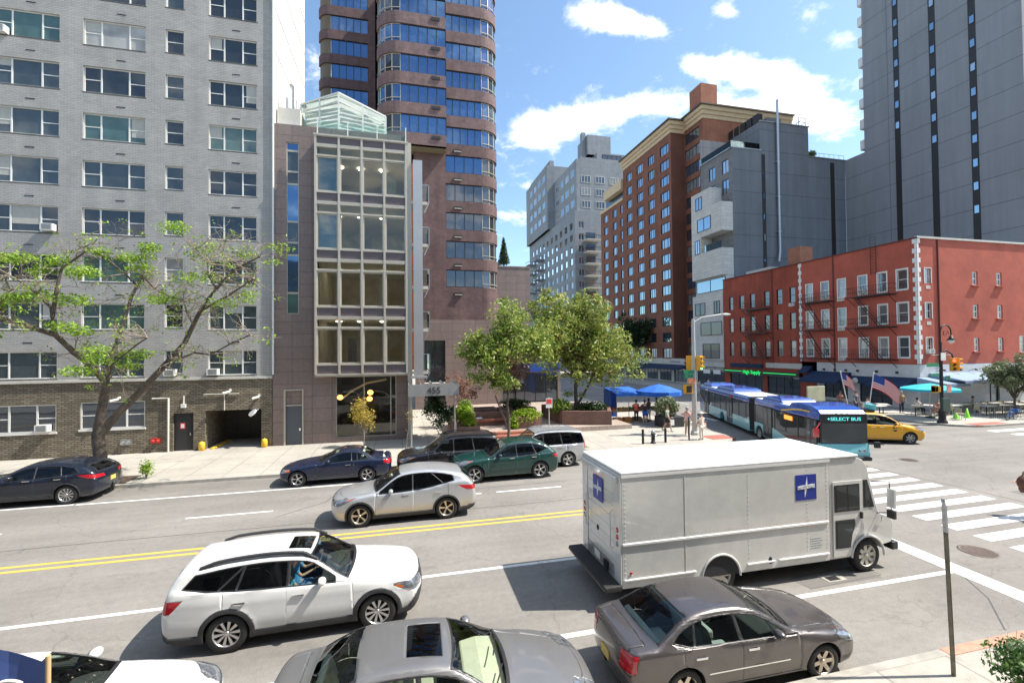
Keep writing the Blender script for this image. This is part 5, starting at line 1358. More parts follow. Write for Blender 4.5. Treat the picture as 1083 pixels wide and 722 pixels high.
def red_building():
    t=thing('red_corner_tenement','long red four storey corner building with white quoins and fire escapes','building',(46,40,0))
    F=WEST(43.); G=SOUTH(29.5)
    cl=[(-52.56,-51.8),(-50.66,-49.8),(-48.8,-47.95),(-46.48,-45.65),(-44.59,-43.75),(-42.75,-41.95)]
    cr=[(-40.5,-39.75),(-38.66,-37.88),(-36.8,-36.02),(-34.66,-33.88),(-32.83,-32.06),(-31.15,-30.3)]
    rl=[(10.62,12.38),(7.66,9.5),(4.5,6.35)]; rr=[(10.6,12.35),(7.66,9.4),(4.6,6.38)]
    hl=[(a,b,c,d) for a,b in cl for c,d in rl]; hr=[(a,b,c,d) for a,b in cr for c,d in rr]
    w=MB(); holes_wall(w,F,-53.7,-41.3,3.0,14.85,hl,.2,0); holes_wall(w,F,-41.3,-29.5,4.0,14.85,hr,.2,1)
    nar=[(43.75,44.5,11.0,12.3),(43.75,44.5,7.95,9.3),(43.75,44.5,4.9,6.3)]+[(a,a+.66,z,z+1.22) for a in(49.4,52.4) for z in(10.95,8.0,5.05)]+[(55.1,56.0,4.95,6.45)]
    holes_wall(w,G,43,90,4.0,14.85,nar,.2,1); w.quad((43,29.5,14.85),(90,29.5,14.85),(90,53.7,14.85),(43,53.7,14.85),2); w.quad((43.05,53.72,0),(43.05,53.72,14.8),(60,53.72,14.8),(60,53.72,0),0)
    w.build('wall',[B['redbrick'],B['redstucco'],B['roof']],t,world=True)
    c=MB(); c.box(42.9,43.15,29.4,53.7,14.85,14.95,1); c.box(42.9,90,29.38,29.6,14.85,15.02,0); c.build('coping',[B['limestone'],mat('dark_red_coping',(.12,.03,.025),.7)],t,world=True)
    for h in hl: window(t,F,*h,-.1,M['blackmetal'],B['winRed'],(1,),((.5,),),.05,(.05,.08,.10))
    for h in hr:
        window(t,F,*h,-.06,B['whiteframe'],B['winRed'],(1,),((.5,),),.06,(.08,.12,.10))
    q=MB()
    for a,b,cc,d in hr+nar:
        FF=F if a<0 else G; tw=.10 if a<0 else .05
        if a>46: continue
        fbox(q,FF,a-tw,a,cc,d+tw,-.02,.04); fbox(q,FF,b,b+tw,cc,d+tw,-.02,.04); fbox(q,FF,a,b,d,d+tw,-.02,.04)
    q.build('window_surrounds',[B['whiteframe']],t,world=True)
    for a,b,cc,d in nar: window(t,G,a,b,cc,d,-.1,B['whiteframe'],B['winRed'],(1,) ,((.5,),),.12 if a>46 and a<54 else .05)
    for a,b,cc,d in nar:
        if a>46: q=MB(); fbox(q,G,a-.2,b+.15,cc-.10,cc,0,.18); q.build('brick_sill',[B['redstucco']],t,world=True)
    # quoins
    q=MB()
    for k in range(26):
        z=4.05+k*.415; e=.34 if k%2 else .16
        fbox(q,F,-29.5-e-.02,-29.48,z,z+.40,0,.03); fbox(q,G,42.97,43+e,z,z+.40,0,.03)
    q.build('quoins',[B['whiteframe']],t,world=True); q=MB()
    for k in range(26):
        z=4.05+k*.415; e=.34 if k%2 else .16; fbox(q,F,-41.3-e*.6,-41.3+e*.6,z,z+.40,0,.03)
    q.build('quoins',[B['whiteframe']],t,world=True)
    # ground floor: white brick corner shop
    w=MB(); wf=[(-38.6,-36.0,.4,2.5),(-34.8,-31.8,.3,2.5)]; holes_wall(w,F,-39.4,-29.5,-.05,3.98,wf,.15); holes_wall(w,G,43,90,-.05,3.98,[(50.6,52.4,.1,2.6)],.2); w.quad((42.98,39.4,3.98),(42.98,29.48,3.98),(43.2,29.48,3.98),(43.2,39.4,3.98),0)
    w.build('shop_wall',[B['whitebrick']],t,world=True)
    for h in wf: window(t,F,*h,-.1,B['darkframe'],B['winDark'],(1,1,1),(),.07,name='shop_window')
    window(t,G,50.6,52.4,.1,2.6,-.12,B['darkframe'],B['winDark'],(1,1),(),.07,name='shop_window')
    for u in(-38.6,-37.4,-36.2,-35,-33.2,-31.4): q=MB(); fbox(q,F,u,u+.16,3.15,3.35,0,.16); q.build('wall_lamp',[B['darkframe']],t,world=True)
    for u in(45,46.9,48.7,50.6,52.5,54.5): q=MB(); q.bar(G.pt(u,3.4,0),G.pt(u-.05,3.55,.5),.04); q.ell(G.pt(u-.05,3.5,.55),(.12,.12,.09),8,5); q.build('wall_lamp',[B['darkframe']],t,world=True)
    # left section: small shops
    w=MB(); holes_wall(w,F,-53.7,-39.4,-.05,3.0,[(-52.6,-46.9,.1,2.3),(-46.2,-41.5,.1,2.3)],.2); w.build('small_shop_wall',[B['redbrick']],t,world=True)
    for h in((-52.6,-46.9,.1,2.3),(-46.2,-41.5,.1,2.3)): window(t,F,*h,-.1,B['darkframe'],B['winDark'],(1,1,1,1),(),.07,name='shop_window')
    q=MB(); fbox(q,F,-46.3,-41.2,3.15,3.75,0,.12); q.build('cream_sign_band',[B['limestone']],t,world=True)
    q=MB(); fbox(q,F,-52.4,-46.9,3.05,3.55,0,.14); o=q.build('navy_sign_board',[B['awn']],t,world=True)
    q=MB(); fbox(q,F,-53.2,-41.2,2.25,2.72,0,.5); q.build('green_sign_board',[M['black']],t,world=True)
    gm=mat('green_neon',(.02,.8,.15),.4,emit=((.02,1,.15),.45))
    q=MB(); fbox(q,F,-53.,-49.9,2.55,2.62,.5,.54); fbox(q,F,-46.3,-41.6,2.50,2.57,.5,.54); q.build('neon_line',[gm],t,world=True)
    text('High Supply',(42.44,48.15,2.33),.62,gm,t,'sign_letters',th=-PI/2,off=.01)
    # navy awnings
    def awn(u0,u1,zt,zb,d,name='awning',valance=.22,side=True,FF=F,m=None):
        q=MB(); q.quad(FF.pt(u0,zb,d),FF.pt(u1,zb,d),FF.pt(u1,zt,.02),FF.pt(u0,zt,.02),0); q.quad(FF.pt(u0,zb-valance,d),FF.pt(u1,zb-valance,d),FF.pt(u1,zb,d),FF.pt(u0,zb,d),0)
        q.add([FF.pt(u0,zb,d),FF.pt(u0,zt,.02),FF.pt(u0,zb,.02)],[(0,1,2)],0); q.add([FF.pt(u1,zb,d),FF.pt(u1,zb,.02),FF.pt(u1,zt,.02)],[(0,1,2)],0)
        q.bar(FF.pt(u0,zb,d),FF.pt(u0,zb,.02),.04); q.bar(FF.pt(u1,zb,d),FF.pt(u1,zb,.02),.04)
        q.build(name,[m or B['awn']],t,world=True)
    awn(-39.9,-35.6,3.05,2.15,2.0); awn(-35.5,-33.1,2.75,2.35,.9); awn(-33.0,-29.7,2.85,2.15,1.6); awn(-41.0,-39.9,3.55,2.9,.9,valance=.1)
    q=MB(); q.lathe([(0,0),(.28,0),(.28,.03),(0,.03)],F.pt(-34.5,2.35,.92),n=20,axis='x'); q.build('round_emblem',[B['limestone']],t,world=True)
    bl=mat('pale_blue_canvas',(.22,.30,.42),.8,var=(2,.1))
    awn(44.,56.5,3.25,2.75,2.6,FF=G,m=bl); awn(42.6,45.2,2.9,2.5,2.2,FF=G,m=bl); awn(57.5,66,3.25,2.75,2.6,FF=G,m=bl)
    fire_escape(t,F,-35.2,-31.2,(10.3,7.35,4.4)); fire_escape(t,F,-40.6,-37.2,(10.3,7.35,4.4)); fire_escape(t,F,-49.2,-45.2,(10.3,7.35,4.4))
    q=MB()
    for d in(-33.4,-32.9): q.bar(F.pt(d,12.3,.1),F.pt(d,15.8,.1),.03)
    for z in np.arange(12.5,15.8,.3): q.bar(F.pt(-33.4,z,.1),F.pt(-32.9,z,.1),.025)
    q.build('roof_ladder',[M['blackmetal']],t,world=True)
    for i,(u,v) in enumerate(((-40.4,10.65),(-38.5,10.65),(-34.55,10.65),(-34.5,4.65),(-36.7,10.15),(-36.7,7.2),(-36.7,4.2),(-42.6,10.2))): ac_unit(F,u,v,t)
    ac_unit(G,43.8,4.95,t); 
    for z in (10.5,7.4): q=MB(); fbox(q,G,43.9,44.4,z,z+.3,0,.02); q.build('vent_grille',[B['limestone']],t,world=True)
    q=MB(); q.box(45.4,47.2,43.5,45.2,14.9,17.4); q.build('chimney',[B['orangebrick']],t,world=True)
    q=MB(); q.box(44,48,46.5,50.5,14.9,15.5); q.build('roof_hatch',[B['limestone']],t,world=True)
    q=MB(); q.tube([F.pt(-37.3,3,.06),F.pt(-37.3,14.8,.06)],.06,6); q.tube([F.pt(-45.2,3,.06),F.pt(-45.2,14.8,.06)],.05,6); q.tube([G.pt(45.3,4,.06),G.pt(45.3,14.8,.06)],.06,6); q.build('downpipes',[mat('red_downpipe',(.16,.045,.035),.7)],t,world=True)
    q=MB(); q.tube([F.pt(-52,12.8,.05),F.pt(-52,15,.05)],.04,6); 
def back_buildings():
    # the unseen side of the street closes the reflections
    pass
# ------------------------------------------------------------------ ground, street paint, plaza
def structure(o): o['kind']='structure'; return o
def flatmat(name,build):
    m,nt,b=newmat(name); build(nt,nt.nodes,nt.links,b); return m
def asphalt():
    def f(nt,N,L,b):
        tc=N.new('ShaderNodeTexCoord')
        def noise(sc,det,scale=(1,1,1),rough=.6):
            mp=N.new('ShaderNodeMapping'); mp.inputs['Scale'].default_value=scale; L.new(tc.outputs['Object'],mp.inputs['Vector'])
            n=N.new('ShaderNodeTexNoise'); n.inputs['Scale'].default_value=sc; n.inputs['Detail'].default_value=det; n.inputs['Roughness'].default_value=rough; L.new(mp.outputs[0],n.inputs['Vector']); return n
        def mr(o,a,b_,fa=.3,fb=.7):
            r=N.new('ShaderNodeMapRange'); r.inputs['From Min'].default_value=fa; r.inputs['From Max'].default_value=fb; r.inputs['To Min'].default_value=a; r.inputs['To Max'].default_value=b_; L.new(o,r.inputs['Value']); return r.outputs[0]
        def mu(a,b_):
            m=N.new('ShaderNodeMath'); m.operation='MULTIPLY'; L.new(a,m.inputs[0]); L.new(b_,m.inputs[1]); return m.outputs[0]
        big=mr(noise(.22,6).outputs['Fac'],.84,1.14)
        lane=mr(noise(.9,5,(.06,1,1)).outputs['Fac'],.84,1.10)      # wear along the lanes
        fine=mr(noise(45,3).outputs['Fac'],.80,1.2)
        sp=mr(noise(7,2).outputs['Fac'],.93,1.07)
        oil=mr(noise(1.3,6,(.5,1,1),.75).outputs['Fac'],1.,.68,.56,.74)
        v=mu(mu(mu(mu(big,lane),fine),sp),oil)
        # hairline cracks
        n=noise(.8,3); ad=N.new('ShaderNodeVectorMath'); ad.operation='ADD'; L.new(tc.outputs['Object'],ad.inputs[0]); L.new(n.outputs['Color'],ad.inputs[1])
        vo=N.new('ShaderNodeTexVoronoi'); vo.feature='DISTANCE_TO_EDGE'; vo.inputs['Scale'].default_value=.22; L.new(ad.outputs[0],vo.inputs['Vector'])
        v=mu(v,mr(vo.outputs['Distance'],.80,1.,.0,.005))
        hs=N.new('ShaderNodeHueSaturation'); hs.inputs['Color'].default_value=(.222,.207,.188,1); L.new(v,hs.inputs['Value']); L.new(hs.outputs[0],b.inputs['Base Color'])
        b.inputs['Roughness'].default_value=.88
        bp=N.new('ShaderNodeBump'); bp.inputs['Strength'].default_value=.25; bp.inputs['Distance'].default_value=.01; L.new(fine,bp.inputs['Height']); L.new(bp.outputs[0],b.inputs['Normal'])
    return flatmat('worn_asphalt',f)
def slabmat(name,c,bw,bh,ms=.02,mortar=.55,var=.1,off=0.,rough=.85):
    def f(nt,N,L,b):
        tc=N.new('ShaderNodeTexCoord'); t=N.new('ShaderNodeTexBrick'); t.offset=off
        t.inputs['Scale'].default_value=1; t.inputs['Brick Width'].default_value=bw; t.inputs['Row Height'].default_value=bh; t.inputs['Mortar Size'].default_value=ms
        t.inputs['Color1'].default_value=rgb(c); t.inputs['Color2'].default_value=rgb(mul(c,1-var)); t.inputs['Mortar'].default_value=rgb(mul(c,mortar)); L.new(tc.outputs['Object'],t.inputs['Vector'])
        v=None
        for sc,a in((.5,.10),(6,.07),(60,.10)):
            n=N.new('ShaderNodeTexNoise'); n.inputs['Scale'].default_value=sc; n.inputs['Detail'].default_value=5; L.new(tc.outputs['Object'],n.inputs['Vector'])
            r=N.new('ShaderNodeMapRange'); r.inputs['From Min'].default_value=.3; r.inputs['From Max'].default_value=.7; r.inputs['To Min'].default_value=1-a; r.inputs['To Max'].default_value=1+a; L.new(n.outputs['Fac'],r.inputs['Value'])
            if v is None: v=r.outputs[0]
            else: m=N.new('ShaderNodeMath'); m.operation='MULTIPLY'; L.new(v,m.inputs[0]); L.new(r.outputs[0],m.inputs[1]); v=m.outputs[0]
        n=N.new('ShaderNodeTexNoise'); n.inputs['Scale'].default_value=1.6; n.inputs['Detail'].default_value=7; n.inputs['Roughness'].default_value=.75; L.new(tc.outputs['Object'],n.inputs['Vector'])
        r=N.new('ShaderNodeMapRange'); r.inputs['From Min'].default_value=.56; r.inputs['From Max'].default_value=.72; r.inputs['To Min'].default_value=1; r.inputs['To Max'].default_value=.74; L.new(n.outputs['Fac'],r.inputs['Value'])
        m=N.new('ShaderNodeMath'); m.operation='MULTIPLY'; L.new(v,m.inputs[0]); L.new(r.outputs[0],m.inputs[1]); v=m.outputs[0]
        hs=N.new('ShaderNodeHueSaturation'); L.new(t.outputs['Color'],hs.inputs['Color']); L.new(v,hs.inputs['Value']); L.new(hs.outputs[0],b.inputs['Base Color']); b.inputs['Roughness'].default_value=rough
    return flatmat(name,f)
def worn_paint(name,c,lo=.36,hi=.46):
    """street paint rubbed through to the asphalt in places"""
    def f(nt,N,L,b):
        tc=N.new('ShaderNodeTexCoord'); n=N.new('ShaderNodeTexNoise'); n.inputs['Scale'].default_value=5; n.inputs['Detail'].default_value=8; n.inputs['Roughness'].default_value=.75; L.new(tc.outputs['Object'],n.inputs['Vector'])
        r=N.new('ShaderNodeValToRGB'); r.color_ramp.elements[0].position=lo; r.color_ramp.elements[1].position=hi; r.color_ramp.elements[0].color=rgb(tuple(.25+.25*x for x in c)); r.color_ramp.elements[1].color=rgb(c); L.new(n.outputs['Fac'],r.inputs['Fac']); L.new(r.outputs[0],b.inputs['Base Color']); b.inputs['Roughness'].default_value=.7
    return flatmat(name,f)
def ground():
    g=MB(); g.quad((-700,-400,0),(1500,-400,0),(1500,1500,0),(-700,1500,0)); structure(g.build('road',[asphalt()]))
    conc=slabmat('sidewalk_concrete',(.40,.372,.325),1.55,1.55,.022,.62,.07)
    kerbm=mat('granite_kerb',(.36,.34,.30),.85,var=(3,.2))
    def walk(pts,name,h=.13,m=conc,kerb=True,km=None):
        b=MB(); n=len(pts); b.add([(x,y,h) for x,y in pts],[tuple(range(n))],0)
        o=structure(b.build(name,[m]))
        if kerb:
            k=MB()
            for i in range(n):
                a=Vector(pts[i]);c=Vector(pts[(i+1)%n])
                if (c-a).length<.01: continue
                d=(c-a).normalized(); nn=Vector((d.y,-d.x)) # outward for ccw
                p=a-nn*.16-d*.0; q=c-nn*.16+d*.0
                k.add([(a.x,a.y,-.02),(c.x,c.y,-.02),(c.x,c.y,h+.004),(a.x,a.y,h+.004),(q.x,q.y,h+.004),(p.x,p.y,h+.004)],[(0,1,2,3),(3,2,4,5)],0)
            structure(k.build('kerb',[km or kerbm]))
        return o
    cr=arc(17.0,25.2,2.85,-90,0,8)
    walk([(-80,22.35)]+cr+[(19.85,200),(-80,200)],'sidewalk')
    ce=arc(39.2,25.5,2.9,180,270,8)
    walk([(36.3,400)]+ce+[(200,22.6),(200,400)],'sidewalk')
    walk([(-80,-60),(17.2,-60),(17.2,3.5)]+arc(14.6,3.7,2.55,0,90,8)+[(-80,6.25)],'sidewalk')
    walk([(39,-60),(200,-60),(200,6.3),(41,6.3),(39,4.3)],'sidewalk')
    # reddish kerb stretch, tree bed and warning pads
    b=MB(); b.box(9.4,13.2,6.06,6.256,.0,.141); structure(b.build('kerb',[mat('rusty_kerb',(.50,.27,.19),.85,var=(4,.25))]))
    pad=slabmat('red_warning_pad',(.45,.16,.12),.12,.12,.03,.7)
    for x0,x1,y0,y1 in((18.0,19.6,23.6,24.8),(38.2,41.2,22.75,23.5)):
        b=MB(); b.box(x0,x1,y0,y1,.0,.137); structure(b.build('warning_pad',[pad]))
    W=worn_paint('white_road_paint',(.72,.71,.68)); Yp=worn_paint('yellow_road_paint',(.72,.44,.07),.30,.42)
    def mark(x0,x1,y0,y1,m=W,z=.004): 
        b=MB(); b.quad((x0,y0,z),(x1,y0,z),(x1,y1,z),(x0,y1,z)); structure(b.build('road_marking',[m]))
    for y in(14.48,14.80): mark(-60,13.6,y,y+.12,Yp)
    mark(-60,-11.9,20.32,20.44); mark(-11.8,6.5,20.28,20.40)
    for x in(-22.5,-14.9,-7.15,.3,3.6,): mark(x,x+2.7,17.62,17.73)
    mark(-60,-4.4,11.55,11.67); mark(-3.9,4.7,11.5,11.62); 
    mark(-60,13.3,8.42,8.56)
    b=MB(); b.quad((13.1,6.6,.005),(13.65,6.6,.005),(14.05,13.9,.005),(13.55,13.9,.005)); structure(b.build('road_marking',[W]))
    for k in range(19):
        y=7.0+.825*k
        b=MB(); b.quad((16.33,y,.004),(21.0,y+.06,.004),(21.0,y+.50,.004),(16.33,y+.44,.004)); structure(b.build('road_marking',[W]))
    for k in range(12):
        y=8.+1.2*k; mark(37.2,40.8,y,y+.5)
    for k in range(13):
        x=21+1.15*k; mark(x,x+.5,30.2,33.2)
    for x in(24.2,27.8,31.4):
        for y in(40,50,60,72,86,100): mark(x,x+.12,y,y+3)
    mark(27.7,27.85,34,34.1)
    # seams and patches in the asphalt
    seam=mat('tar_seam',(.075,.072,.068),.7,var=(3,.25)); pm=mat('patch_asphalt',(.165,.155,.145),.9,var=(20,.15))
    def line(pts,w=.035):
        b=MB()
        for i in range(len(pts)-1):
            a=Vector(pts[i]);c=Vector(pts[i+1]); d=(c-a).normalized(); n=Vector((d.y,-d.x))*w/2
            b.quad((a.x+n.x,a.y+n.y,.0025),(c.x+n.x,c.y+n.y,.0025),(c.x-n.x,c.y-n.y,.0025),(a.x-n.x,a.y-n.y,.0025))
        structure(b.build('road_seam',[seam]))
    line([(-2.8,18.2),(-2.2,20.2),(-1.9,20.3),(-.5,20.35)]); line([(1.5,18.3),(6.8,18.4)],.03); line([(1.9,18.3),(2.1,19.4)],.03)
    line([(21.5,6.9),(21.6,9.5),(21.5,12.6),(21.3,15.0),(20.9,17.8),(20.7,22)],.05)
    line([(-4.2,17.0),(-2.8,18.2)],.03); line([(9.2,8.7),(11.4,8.8),(11.3,9.3),(9.1,9.2),(9.2,8.7)],.02)
    line([(-30,16.1),(-18,16.0),(-9,16.15),(4,16.05),(12,16.2)],.03); line([(-20,9.9),(-12,10.0),(-5.4,9.9)],.03); line([(-11,11.7),(-10.7,14.4)],.03); line([(11.5,6.5),(12.6,7.4),(13.2,8.2)],.03); line([(24,8),(30,12),(34,18)],.04)
    for x0,x1,y0,y1 in((9.2,11.3,8.7,9.3),(22.5,25.5,10.5,12.5)):
        b=MB(); b.quad((x0,y0,.002),(x1,y0,.002),(x1,y1,.002),(x0,y1,.002)); structure(b.build('road_patch',[pm]))
    # iron covers
    iron=mat('worn_iron',(.16,.125,.11),.6,.5,var=(12,.3))
    def cover(x,y,r,lab):
        b=MB(); n=24; b.lathe([(r,.001),(r,.008),(r*.93,.010),(r*.90,.006),(0.0,.006)],(x,y,0),n=n)
        for i in range(-6,7):
            for j in range(-6,7):
                if math.hypot(i,j)<6.2: b.box(x+i*r*.135-.02*r*2,x+i*r*.135+.04*r,y+j*r*.135-.04*r,y+j*r*.135+.04*r,.006,.011)
        o=b.build('manhole_cover',[iron]); tag(o,lab,'manhole cover')
    cover(15.2,9.12,.42,'round iron manhole cover in the street near the crosswalk'); cover(24.2,17.2,.38,'small round manhole cover out in the avenue beyond the crosswalk')
    b=MB(); b.box(9.85,10.4,8.82,9.12,.001,.009); b.box(9.93,10.25,8.86,9.04,.009,.013,1); tag(b.build('utility_cover',[kerbm,M['black']]),'small rectangular utility cover beside the delivery truck front wheel','utility cover')
    # bed in front of the house at the bottom right
    b=MB(); b.box(8.6,16.,2.6,5.35,.12,.15); structure(b.build('soil_bed',[mat('brown_mulch',(.09,.06,.045),.95,var=(9,.4),bump=(30,.8))]))
    b=MB(); b.box(-13.6,-11.4,22.6,23.9,.12,.145); structure(b.build('soil_bed',[bpy.data.materials['brown_mulch']]))
    b=MB(); b.box(7.6,9.6,22.6,23.9,.12,.145); structure(b.build('soil_bed',[bpy.data.materials['brown_mulch']]))

def plaza():
    pb=brickmat('planter_brick',(.22,.115,.085),(.17,.09,.07),(.16,.12,.10),.26,.09,.012,big=(1.2,.18))
    tr=slabmat('plaza_pavers',(.40,.32,.27),.6,.3,.015,.6,.12,.5)
    red=mat('red_brick_step',(.33,.13,.09),.85,var=(5,.15)); soil=bpy.data.materials['brown_mulch']
    b=MB(); b.box(4.7,15.3,28.4,43.1,.1,.42,0); structure(b.build('plaza_paving',[tr]))
    s=thing('plaza_steps','two long red brick steps leading up from the sidewalk to the plaza','steps',(7.6,27.9,.13))
    for k in range(2):
        q=MB(); q.box(4.75,10.3,27.5+.45*k,28.4,.13+.15*k,.28+.15*k-.004*k); q.build('step',[red],s,world=True,bevel=.01)
    def planter(name,x0,x1,y0,y1,h,label,th=.22,rot=None,poly=None):
        P=poly or [(x0,y0),(x1,y0),(x1,y1),(x0,y1)]
        cx=sum(p[0] for p in P)/len(P); cy=sum(p[1] for p in P)/len(P)
        t=thing(name,label,'planter',(cx,cy,.12)); I=[(cx+(x-cx)*(1-2*th/max(.6,abs(x-cx)*2)),cy+(y-cy)*(1-2*th/max(.6,abs(y-cy)*2))) for x,y in P]
        q=MB(); n=len(P)
        for i in range(n):
            a,c=P[i],P[(i+1)%n];ia,ic=I[i],I[(i+1)%n]
            q.quad((*a,0),(*c,0),(*c,h),(*a,h),0); q.quad((*a,h),(*c,h),(*ic,h),(*ia,h),0); q.quad((*ia,h),(*ic,h),(*ic,h-.3),(*ia,h-.3),0)
        q.build('brick_wall',[pb],t,world=True)
        q=MB(); q.add([(x,y,h-.12) for x,y in I],[tuple(range(n))],0); q.build('soil',[soil],t,world=True)
        return t
    t=planter('brick_planter',3.25,4.6,27.35,33.5,1.0,'long brown brick planter full of green shrubs left of the plaza steps')
    r=MB(); r.tube([(3.15,27.3,1.2),(3.15,31.5,1.25)],.03,8)
    for y in(27.4,29.4,31.4): r.tube([(3.15,y,.1),(3.15,y,1.22)],.025,8)
    tag(r.build('handrail',[M['steel']]),'dark steel handrail beside the long plaza planter','handrail')
    planter('brick_planter',0,0,0,0,1.35,'big brown brick planter holding the large tree at the plaza corner',poly=[(10.7,29.6),(13.9,28.6),(15.2,31.6),(13.5,34.2),(10.5,33.8)])
    planter('brick_planter',0,0,0,0,1.1,'round brown brick planter with a copper leaved tree in the middle of the plaza',poly=[(8.5+1.7*math.cos(a),34.3+1.5*math.sin(a)) for a in np.linspace(0,2*PI,10,endpoint=False)])
    planter('brick_planter',0,0,0,0,1.2,'low brown brick planter against the tower wall behind the steps',poly=[(4.9,33.6),(7.0,33.6),(7.0,35),(4.9,35)])
    planter('brick_planter',7.2,9.0,29.0,30.4,1.15,'square brick planter overgrown with bright green vine beside the steps')
    bn=thing('plaza_bench','red stone bench backed by a low brick wall beside the plaza steps','bench',(5.9,31,.4))
    q=MB(); q.box(4.7,7.1,30.6,31.2,.72,.84); q.build('seat',[mat('red_stone',(.28,.09,.06),.6)],bn,world=True,bevel=.01)
    q=MB(); q.box(4.8,7.0,30.7,31.1,.42,.72); q.build('support',[pb],bn,world=True)
    q=MB(); q.box(4.6,7.2,31.25,31.6,.42,1.25); q.build('backrest',[pb],bn,world=True)
    k=MB(); k.ell((5.1,30.85,.92),(.28,.16,.09),12,8); tag(k.build('folded_cloth',[mat('pale_blue_cloth',(.5,.56,.62),.9)]),'pale bundle of cloth left on the red plaza bench','cloth')
